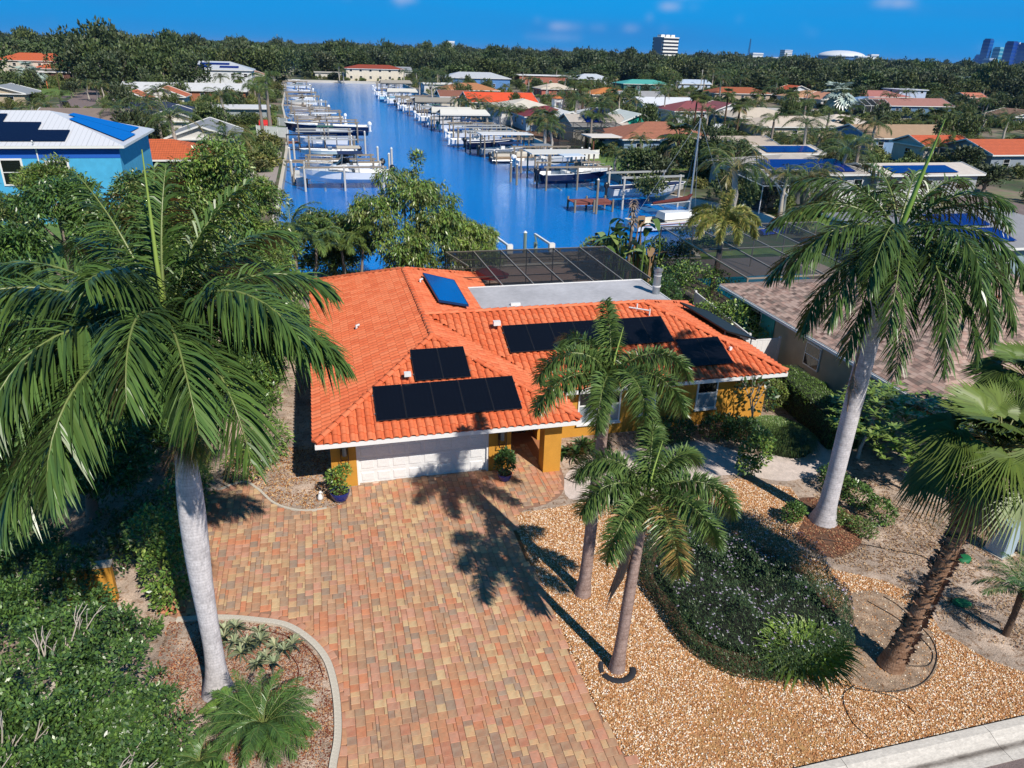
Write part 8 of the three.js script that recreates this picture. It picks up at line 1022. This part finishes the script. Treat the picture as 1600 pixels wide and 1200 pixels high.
// head of the canal and right bank
[5, 5, 5, 5, 6, 5, 6, 4, 4, 4, 4, 6, 5, 3.4, 3, 3.6, 3, 3.4, 3.2, 3, 3].forEach((h, k) => palmAt(k % 3 ? 'queen' : 'coconut', h, listXY[k], 0.95));
palmAt('queen', 4.4, [36.21, -119.41], 1.15); palmAt('queen', 3.6, [35.35, -113.68], 0.9); palmAt('sabal', 3.2, [38.35, -135.68], 0.5); palmAt('sabal', 6.6, [76.16, -223.00], 1.2); palmAt('sabal', 6.2, [73.77, -208.16], 1.2); palmAt('sabal', 5.4, [93.93, -258.71], 1.1); palmAt('queen', 5.6, [53.96, -155.68], 1.1); palmAt('sabal', 6.8, [58.95, -149.04], 0.9); palmAt('queen', 6.2, [56.42, -146.59], 0.8); palmAt('queen', 6.6, [60.48, -148.70], 0.8); palmAt('sabal', 5, [85.85, -203.03], 1.1); palmAt('coconut', 6, [83.34, -175.78], 0.75); palmAt('queen', 4.4, [62.56, -152.65], 0.9); palmAt('queen', 2.6, [47.52, -124.20], 0.6); palmAt('queen', 2.4, [43.06, -120.02], 0.6); palmAt('queen', 3.4, [45.57, -102.73], 0.75);
palmAt('sabal', 3.9, [49.60, -98.97], 1.5); palmAt('queen', 2.6, [38.85, -94.57], 0.8); palmAt('queen', 2.6, [39.01, -90.82], 0.8); palmAt('queen', 4.6, [39.63, -66.34], 1.45); palmAt('queen', 3.6, [49.40, -87.55], 0.9); palmAt('sabal', 7.2, [76.41, -146.18], 0.8); palmAt('sabal', 7.0, [77.64, -145.73], 0.8); palmAt('sabal', 7.4, [84.90, -148.98], 0.85); palmAt('sabal', 6.4, [109.74, -177.88], 1.0); palmAt('queen', 5, [94.04, -156.11], 0.75); palmAt('queen', 3.6, [86.38, -159.60], 0.8); palmAt('queen', 3.4, [83.66, -151.57], 0.8); palmAt('queen', 2.8, [79.62, -137.74], 0.7); palmAt('queen', 3, [82.78, -138.38], 0.8); palmAt('queen', 3, [77.64, -125.56], 0.8); palmAt('queen', 2.6, [77.67, -122.94], 0.8);
palmAt('sabal', 7.2, [109.75, -163.43], 0.95); palmAt('queen', 4.4, [157.58, -226.19], 0.8); palmAt('bismarck', 7.4, [122.25, -163.00], 1.5); palmAt('bismarck', 6.5, [418.03, -574.50], 1.5); palmAt('bismarck', 6.5, [197.54, -569.02], 1.5); palmAt('bismarck', 6.5, [232.59, -604.53], 1.5); palmAt('bismarck', 6.5, [317.56, -803.30], 1.6); palmAt('bismarck', 6, [281.17, -631.37], 1.6); palmAt('bismarck', 6, [477.21, -1110.17], 1.6); palmAt('bismarck', 6.2, [335.37, -630.69], 1.6); palmAt('bismarck', 6.5, [308.75, -321.23], 1.5); palmAt('bismarck', 5.6, [265.06, -248.55], 1.5);
palmAt('queen', 4.8, [91.86, -111.58], 1.15); palmAt('queen', 3, [71.64, -103.84], 1.0); palmAt('queen', 2.8, [80.13, -112.88], 1.1); palmAt('queen', 3, [84.28, -114.96], 1.1); palmAt('queen', 2.8, [84.46, -111.01], 1.1); palmAt('sabal', 3.6, [130.69, -140.65], 1.5); palmAt('sabal', 3.4, [120.84, -133.52], 1.2); palmAt('sabal', 2.8, [106.61, -96.96], 1.3); palmAt('foxtail', 3, [101.01, -103.73], 1.3); palmAt('foxtail', 2.6, [116.03, -115.14], 1.3); palmAt('foxtail', 2.6, [93.72, -98.88], 1.2); palmAt('queen', 4, [45.27, -65.87], 0.8); palmAt('queen', 3.6, [48.72, -67.38], 0.9); palmAt('queen', 3.8, [50.92, -68.43], 0.9); palmAt('sabal', 3, [52.57, -60.27], 0.9);
[8, 8, 9, 9, 8, 7, 7, 9, 6, 6, 5, 6, 5, 5, 5, 4, 4, 4, 4, 5, 4, 6, 7, 4, 5, 6, 6, 6, 7, 3, 3, 3, 3, 4, 5].forEach((h, k) => palmAt(k % 4 === 3 ? 'sabal' : k % 2 ? 'coconut' : 'queen', h, listXY2[k], k < 10 ? 1.25 : 1));
{ // more palms and yard trees round the houses, kept clear of the roofs
  const R = rng(5150); sites.forEach((s, k) => { if (k < 3 || Math.hypot(...s.p) > 480) return; const n = 1 + Math.floor(R() * 2.2); for (let j = 0; j < n; j++) { const side = R() < 0.5 ? -1 : 1, p = [s.p[0] + side * (s.w / 2 + 1.6 + R() * 2), s.p[1] + (R() - 0.3) * s.d]; if (inside(p, CANAL) || distLine(p, CANAL, true) < 1.2 || (p[0] > 71 && p[0] < 80)) continue; palmAt(['queen', 'sabal', 'queen', 'coconut', 'foxtail'][Math.floor(R() * 5)], 2.6 + R() * 3.6, p, 0.8 + 0.35 * R()); } });
}
{
  const nameOf = { coconut: 'coconut_palm', queen: 'queen_palm', foxtail: 'foxtail_palm', sabal: 'cabbage_palm', bismarck: 'silver_palm' }, look = { coconut: 'coconut palm with long drooping fronds', queen: 'feathery queen palm', foxtail: 'bushy foxtail palm', sabal: 'round headed cabbage palm', bismarck: 'silver blue fan palm' };
  const keys = new Map(); listP.forEach((e) => { const [s, side] = near(e.p); e.key = `${look[e.kind]} ${side} the ${s}`; if (!keys.has(e.key)) keys.set(e.key, []); keys.get(e.key).push(e); });
  const cam = new THREE.Vector3(); camera.updateMatrixWorld(); camera.aspect = 4 / 3; camera.updateProjectionMatrix();
  for (const [k, L] of keys) { L.forEach((e) => { cam.set(e.p[0], e.h, e.p[1]).project(camera); e.sx = cam.x; }); L.sort((a, b) => a.sx - b.sx); const ord = ORD; L.forEach((e, i) => { e.label = L.length === 1 ? (e.s > 1.15 ? 'large ' : e.s < 0.85 ? 'small ' : '') + k : `${k}, ${L.length === 2 ? (i ? 'the right one' : 'the left one') : i === L.length - 1 ? 'rightmost' : ord[i] || 'inner one'}`; }); }
  listP.forEach((e, k) => {
    if (!protos[e.kind]) protos[e.kind] = palmProto(e.kind); const q = protos[e.kind], t = thing(nameOf[e.kind], e.label, 'palm tree', [e.p[0], 0, e.p[1]], k * 1.7, 'town palms');
    part('trunk', new MB().tube([[q.trunkG[0][0] * 1.2, 0, 0], [q.trunkG[1][0] * 1.1, e.h * 0.5, 0], [0, e.h, 0]], [0.26 * e.s, 0.19 * e.s, 0.15 * e.s], 7), q.tm, t); const c = part('crown', q.crown, LEAF, t); c.position.y = e.h; c.scale.setScalar(e.s);
  });
}
// broad trees
function crownProto(seed, cols, n, size) { const R = rng(seed), bl = []; for (let k = 0; k < 11; k++) { const a = R() * TAU, r = R() * 0.62; bl.push([Math.cos(a) * r, 0.15 + R() * 0.55 - r * 0.3, Math.sin(a) * r, 0.3 + R() * 0.22, 0.22 + R() * 0.16, 0.3 + R() * 0.22]); } return foliage(bl, n, size, seed, cols, { tuft: 4, spread: 0.14, shell: 0.62, wid: 0.6, up: 0.6 }).build(); }
const OAK = [crownProto(1, [[0.028, 0.045, 0.015], [0.04, 0.058, 0.018]], 540, 0.11), crownProto(2, [[0.035, 0.058, 0.015], [0.052, 0.074, 0.02]], 540, 0.11), crownProto(3, [[0.026, 0.042, 0.016], [0.045, 0.058, 0.022]], 540, 0.11), crownProto(4, [[0.042, 0.066, 0.016], [0.066, 0.088, 0.024]], 540, 0.11)];
const CONE = (() => { const m = new MB(true), R = rng(5); for (let k = 0; k < 520; k++) { const y = R(), a = R() * TAU, r = 0.2 * (1 - y) + 0.02; m.col = vary([0.03, 0.05, 0.02], R, 0.3); blade(m, V(Math.cos(a) * r * 0.3, y, Math.sin(a) * r * 0.3), V(Math.cos(a), -0.1 + R() * 0.3, Math.sin(a)).normalize(), V(-Math.sin(a), 0, Math.cos(a)), r, 0.06, 0.2, 1); } return m.build(); })();
const TRL = [];
const tree = (x, z, h, r, kind = 0, what) => TRL.push({ p: [x, z], h, r, kind, what });
const treeP = (p, h, r, kind, what) => tree(p[0], p[1], h, r, kind, what);
// named groves: dark mass at upper left
listXY3.forEach((_, k) => treeP(listXY3[k], [17, 19.5, 18.5, 16, 15, 15, 15, 14, 14, 15, 12, 11, 12, 11, 11, 15][k], [9, 10, 9.5, 9, 8, 8, 8, 8, 8, 9, 7, 7, 7, 7, 7, 10][k], [0, 0, 2, 0, 2, 3, 1, 3, 1, 1, 3, 0, 2, 1, 0, 0][k], 'spreading'));
listXY4.forEach((_, k) => treeP(listXY4[k], [13, 11, 12, 8, 8, 12, 12, 14, 14, 10, 8, 6, 6, 5, 11, 10, 10, 11, 12, 10, 11][k], [9, 8, 8, 6, 6, 8, 8, 9, 9, 8, 7, 6, 6, 5, 8, 8, 7, 8, 9, 7, 8][k], k % 4, 'round'));
[[4.5, 3.4], [4, 3], [3, 2.4], [5, 3.2], [3.4, 2.2], [3, 2.4], [3.2, 2.2], [3, 2.6], [3, 2.4], [3, 2.2], [3, 2.2], [3, 2.4], [4, 3], [4, 3], [3, 2.4], [5, 3.4], [4, 3], [4, 3]].forEach(([h, r], k) => treeP(listXY5[k], h, r, (k + 1) % 4, 'low bushy'));
{ const R = rng(6160); sites.forEach((s, k) => { if (k < 3) return; const D = Math.hypot(...s.p), n = D > 300 ? 2 : 2 + Math.floor(R() * 2); for (let j = 0; j < n; j++) { const back = R() < 0.6, p = back ? [s.p[0] + (R() - 0.5) * s.w * 1.2, s.p[1] - s.d / 2 - 3 - R() * 4] : [s.p[0] + (R() < 0.5 ? -1 : 1) * (s.w / 2 + 3 + R() * 2), s.p[1] + (R() - 0.5) * s.d]; if (inside(p, CANAL) || distLine(p, CANAL, true) < 2.5 || sites.some((q) => q !== s && Math.abs(p[0] - q.p[0]) < q.w / 2 + 2 && Math.abs(p[1] - q.p[1]) < q.d / 2 + 2)) continue; tree(p[0], p[1], back ? 4.6 + R() * 3.4 : 2.6 + R() * 1.8, 2.2 + R() * 1.6, Math.floor(R() * 4), 'leafy'); } }); }
{
  const keys = new Map(), tone = ['dark', 'mid green', 'dusky grey green', 'light green']; TRL.forEach((e) => { const [s, side, d] = near(e.p); e.key = d > 70 ? `tall ${tone[e.kind]} ${e.what} tree beyond the ${s}` : `${tone[e.kind]} ${e.what} tree ${side} the ${s}`; if (!keys.has(e.key)) keys.set(e.key, []); keys.get(e.key).push(e); });
  const cam = new THREE.Vector3(); for (const [k, L] of keys) { L.forEach((e) => { cam.set(e.p[0], e.h, e.p[1]).project(camera); e.sx = cam.x; }); L.sort((a, b) => a.sx - b.sx); L.forEach((e, i) => { e.label = L.length === 1 ? k : `${k}, ${L.length === 2 ? (i ? 'the right one' : 'the left one') : i === 0 ? 'leftmost' : i === L.length - 1 ? 'rightmost' : ORD[i] || 'inner one'}`; }); }
  const R = rng(900); TRL.forEach((e, k) => { const t = thing('shade_tree', e.label, 'tree', [e.p[0], 0, e.p[1]], R() * TAU, 'town shade trees'); part('trunk', new MB().tube([[0, 0, 0], [0.1, e.h * 0.4, 0], [0, e.h * 0.75, 0.2]], [e.r * 0.07, e.r * 0.05, e.r * 0.03], 7).tube([[0, e.h * 0.35, 0], [e.r * 0.5, e.h * 0.7, 0]], [e.r * 0.04, e.r * 0.02], 6).tube([[0, e.h * 0.35, 0], [-e.r * 0.4, e.h * 0.7, e.r * 0.3]], [e.r * 0.04, e.r * 0.02], 6), BARK.grey, t); const c = part('crown', OAK[e.kind], LEAFM, t); c.scale.set(e.r, e.h * 0.8, e.r); c.position.y = e.h * 0.28; });
  [[218, 38, 20, [-195.64, -1066.52]], [457, 50, 20, [-23.50, -1509.54]], [501, 60, 15, [13.80, -826.94]], [780, 72, 16, [249.69, -1048.92]], [592, 68, 15, [75.86, -879.61]], [604, 68, 14, [86.44, -904.15]], [880, 74, 15, [326.37, -996.94]], [806, 72, 15, [237.43, -913.19]], [1453, 88, 15, [1404.99, -1568.86]]].forEach(([, , h, p], k) => { const t = thing('norfolk_pine', 'tall dark pine spire above the far trees, ' + ['leftmost near the grove', 'beside the left canal head', 'second left of the canal', 'tallest over the right bank roofs', 'above the canal head, left of two', 'above the canal head, right of two', 'behind the round dark tree', 'right of the tallest right bank spire', 'farthest right over the forest'][k], 'pine tree', [p[0], 0, p[1]], 0, 'pine spires'); part('trunk', new MB().tube([[0, 0, 0], [0, h * 0.95, 0]], [0.4, 0.08], 6), BARK.brown, t); const c = part('crown', CONE, LEAFM, t); c.scale.set(h * 0.8, h, h * 0.8); });
}
// shrubs and hedges round every yard: a mass nobody could count
{
  const R = rng(7170), L = [], ok = (x, z) => !inside([x, z], CANAL) && distLine([x, z], CANAL, true) > 1 && !(x > 71 && x < 80) && !(x > -59 && x < -49 && z > -210) && !(x > 40 && x < 62 && z < -128 && z > -168) && !sites.some((q) => Math.abs(x - q.p[0]) < q.w / 2 + 0.3 && Math.abs(z - q.p[1]) < q.d / 2 + 0.3);
  sites.forEach((s, k) => { if (k < 2) return; for (let j = 0; j < 26; j++) { const f = R(), p = f < 0.5 ? [s.p[0] + (R() - 0.5) * (s.w + 3), s.p[1] + s.d / 2 + 0.9 + R() * 1.4] : f < 0.8 ? [s.p[0] + (R() < 0.6 ? -1 : 1) * (s.w / 2 + 0.9 + R() * 1.6), s.p[1] + (R() - 0.5) * s.d] : [s.p[0] + (R() - 0.5) * (s.w + 10), s.p[1] + s.d / 2 + 2 + R() * 7]; if (ok(...p)) L.push([...p, 0.7 + R() * 0.9, 0.9 + R() * (f < 0.5 ? 1.0 : 1.6)]); } });
  for (let k = 0; k < 2600; k++) { const x = -110 + R() * 330, z = -56 - R() * 300; if (ok(x, z) && N8(x / 90, z / 90) > 0.47 && !(x > 40 && x < 58 && z > -126 && z < -97)) L.push([x, z, 1 + R() * 1.6, 1.2 + R() * 2]); }
  const im = new THREE.InstancedMesh(crownProto(21, [[0.05, 0.08, 0.02], [0.075, 0.1, 0.025], [0.1, 0.12, 0.04]], 260, 0.15), LEAFM, L.length), m = new THREE.Matrix4(), e = new THREE.Quaternion(), c = new THREE.Color(); L.forEach(([x, z, r, h], i) => { m.compose(V(x, h * 0.1, z), e.setFromEuler(new THREE.Euler(0, R() * 6.3, 0)), V(r, h, r)); im.setMatrixAt(i, m); const t = 0.6 + 0.8 * R(); im.setColorAt(i, c.setRGB(t * (0.9 + 0.4 * R()), t, t * 0.9)); }); im.name = 'garden_shrubbery'; im.castShadow = im.receiveShadow = true; tag(stuff(im), 'green shrubs and hedges filling the yards between the far houses', 'shrubbery'); scene.add(im);
}
// woodland to the horizon: nobody could count it
{
  const R = rng(4321), M4 = [[], [], [], []], clear = (x, z) => { for (const s of sites) if (Math.abs(x - s.p[0]) < s.w / 2 + 9 && Math.abs(z - s.p[1]) < s.d / 2 + 9) return false; return true; };
  const blocked = (x, z) => { // keep sight lines to the listed houses open
    for (const s of sites) { const D = Math.hypot(s.p[0], s.p[1]), d = Math.hypot(x, z); if (d < D && d > D - 90) { const a = Math.atan2(s.p[0], -s.p[1]), b = Math.atan2(x, -z); if (Math.abs(a - b) * D < s.w / 2 + 7) return true; } } return false; };
  for (let k = 0; k < 60000 && M4[0].length + M4[1].length + M4[2].length + M4[3].length < 9000; k++) {
    const d = 190 * Math.pow(24, Math.pow(R(), 0.8)), a = (15 + (R() - 0.5) * 96) * RAD, x = Math.sin(a) * d, z = -Math.cos(a) * d;
    const right = x > 45, left = x < -10; if (!left && !right && z > -372) continue; if (right && d < 330 && z > -300 - 0.2 * x) continue; if (left && d < 250) continue; if (x > -95 && x < -45 && z > -300) continue;
    if (!clear(x, z) || blocked(x, z)) continue; M4[Math.floor(R() * 4)].push([x, z, d]);
  }
  OAK.forEach((g, q) => { const im = new THREE.InstancedMesh(g, LEAFM, M4[q].length), m = new THREE.Matrix4(), c = new THREE.Color(), e = new THREE.Quaternion(); M4[q].forEach(([x, z, d], i) => { const f = Math.min(1, d / 900), h = 7.6 + R() * 5 + f * 2.0 + (R() < 0.08 ? 4.5 : 0) - (x > 60 && d < 600 ? 2 : 0), r = 5 + R() * 4 + f * 3; m.compose(V(x, h * 0.24, z), e.setFromEuler(new THREE.Euler(0, R() * 6.3, 0)), V(r, h * 0.86, r)); im.setMatrixAt(i, m); const t = 0.75 + 0.5 * R(); im.setColorAt(i, c.setRGB(t * (0.9 + 0.25 * R()), t, t * (0.9 + 0.2 * R()))); }); im.name = numbered('woodland'); tag(stuff(im), ['dark oak woodland spreading to the horizon', 'green woodland mixed through the far trees', 'grey green woodland filling the distance', 'light green trees scattered through the distant woodland'][q], 'woodland'); im.castShadow = im.receiveShadow = true; scene.add(im); });
}
// horizon buildings
{
  const fromPx = (p, d) => { const L = Math.hypot(p[0], p[1]); return [p[0] / L * d, p[1] / L * d]; };
  const tower = (label, p, w, d, floors, fh, wallC, glassC, turn, more) => { const t = thing('tower_block', label, 'building', [p[0], 0, p[1]], turn); const H = floors * fh; part('wall', new MB().box(-w / 2, 0, -d / 2, w / 2, H, d / 2), mat(wallC, 0.7), t); for (let k = 0; k < floors; k++) part('window_band', new MB().box(-w / 2 - 0.15, k * fh + fh * 0.42, -d / 2 - 0.15, w / 2 + 0.15, k * fh + fh * 0.92, d / 2 + 0.15), mat(glassC, 0.2), t); part('roof_edge', new MB().box(-w / 2 - 0.4, H, -d / 2 - 0.4, w / 2 + 0.4, H + fh * 0.3, d / 2 + 0.4), mat(wallC, 0.7), t); if (more) more(t, H); return t; };
  const o = fromPx([881.74, -1891.67], 1150); tower('white banded office block standing above the trees right of centre', o, 26, 24, 8, 4.4, 0xe4e2dc, 0x2a2c34, 0.25, (t, H) => { for (const x of [-9, 0, 9]) part('roof_plant', new MB().box(x - 3, H + 1.3, -4, x + 3, H + 4.4, 4), mat(0xe4e2dc, 0.7), t); part('side_core', new MB().box(-13.6, 0, -9, -13.0, H + 1, 9), mat(0x9a8f9c, 0.8), t); });
  const sk = (label, px, d, w, dd, H, c, g, turn) => { const p = fromPx(px, d); const t = thing('skyscraper', label, 'skyscraper', [p[0], 0, p[1]], turn); part('wall', new MB().box(-w / 2, 0, -dd / 2, w / 2, H, dd / 2), mat(c, 0.4), t); const n = Math.round(H / 16); for (let k = 0; k < n; k++) part('window_band', new MB().box(-w / 2 - 0.4, k * H / n + 4, -dd / 2 - 0.4, w / 2 + 0.4, (k + 1) * H / n - 3, dd / 2 + 0.4), mat(g, 0.15), t); part('roof_crown', new MB().box(-w / 2 + 3, H, -dd / 2 + 3, w / 2 - 3, H + 6, dd / 2 - 3), mat(c, 0.5), t); };
  sk('slim dark haze blue skyscraper, tallest on the right horizon', [3309.83, -3345.89], 4600, 34, 34, 122, 0x1c4c8a, 0x164a94, 0.3); sk('short haze blue tower left of the slim skyscraper', [3133.67, -3198.17], 4700, 30, 30, 52, 0x1f5ca8, 0x1c5cae, 0.3); sk('pale teal topped tower right of the slim skyscraper', [3805.03, -3761.19], 4600, 40, 34, 86, 0x6fa8b8, 0x2f7f9c, 0.3); sk('broad dark haze blue tower near the right horizon edge', [3503.18, -3389.85], 4400, 44, 36, 108, 0x12357e, 0x0f2f86, 0.3); sk('white ribbed tower attached right of the broad haze blue tower', [3711.80, -3558.68], 4420, 18, 30, 104, 0xb9c4d4, 0x6a88b8, 0.3); sk('rounded haze blue tower at the right picture edge', [4167.54, -3927.49], 4300, 50, 40, 100, 0x1a3f86, 0x18408e, 0.3); sk('pale low hotel block between the skyline towers', [2911.12, -2910.70], 4200, 60, 30, 34, 0x8fa0b4, 0x4a5f84, 0.3);  // the towers' blue is distance haze painted into wall and window colours
  const hp = fromPx([2236.76, -3438.49], 2300); tower('pair of white apartment slabs on the horizon left of the dome', hp, 30, 16, 8, 4.2, 0xd9dde2, 0x7f8a98, 0.3);
  const hp2 = fromPx([1665.95, -2642.53], 2400); tower('low pale building left of the white apartment slabs', hp2, 34, 14, 3, 5, 0xc2c9d2, 0x8f9aa8, 0.3);
  const dp = fromPx([1960.28, -2647.59], 3000), dm = thing('stadium_dome', 'wide white stadium dome on the horizon right of centre', 'stadium', [dp[0], 0, dp[1]], 0.4); part('drum', new THREE.CylinderGeometry(75, 75, 26, 40, 1, true).translate(0, 13, 0), mat(0x3a6aa0, 0.7), dm); const dl = []; for (let k = 0; k <= 12; k++) { const a = k / 12 * Math.PI / 2; dl.push(new THREE.Vector2(78 * Math.cos(a), 25 + 19 * Math.sin(a))); } part('dome_roof', new THREE.LatheGeometry(dl, 40), mat(0xd4d8dc, 0.6, { side: THREE.DoubleSide }), dm); part('ring_beam', new THREE.TorusGeometry(76, 2, 6, 40).rotateX(Math.PI / 2).translate(0, 26, 0), mat(0x5f86b0, 0.7), dm);
  [[1345, 2900, 60, 26, 'long white low building right of the dome'], [1362, 2950, 40, 31, 'white stepped building farther right of the dome'], [1180, 2500, 44, 24, 'low white building right of the office block'], [702, 1500, 14, 24, 'white tank shaped building on the left horizon']].forEach(([x, d, w, h, l], k) => { const p = fromPx([[PXA[0][0], PXA[0][1]], PXA[1], PXA[2], PXA[3]][k], d); tower(l, p, w, 14, 3, h / 3, 0xd4d8dc, 0x8f98a4, 0.3); });
  const rp = fromPx([1201.57, -2027.56], 2200), rt = thing('radio_mast', 'thin dark lattice radio mast on the horizon right of the office block', 'mast', [rp[0], 0, rp[1]]); const lm = new MB(); for (const [x, z] of [[-2.4, -2.4], [2.4, -2.4], [0, 2.4]]) lm.bar([x, 0, z], [x * 0.4, 58, z * 0.4], 0.7); part('leg', lm, mat(0x27406a, 0.7), rt); const br = new MB(); for (let k = 0; k < 14; k++) { const y = k * 4.1, s = 2.4 * (1 - k * 0.043), s2 = 2.4 * (1 - (k + 1) * 0.043); br.bar([-s, y, -s], [s2, y + 4.1, -s2], 0.4).bar([s, y, -s], [0, y + 4.1, s2], 0.4).bar([0, y, s], [-s2, y + 4.1, -s2], 0.4); } part('brace', br, mat(0x27406a, 0.7), rt);
}

scene.fog = new THREE.FogExp2(0x78a8e0, 0.00005);

renderer.render(scene, camera);
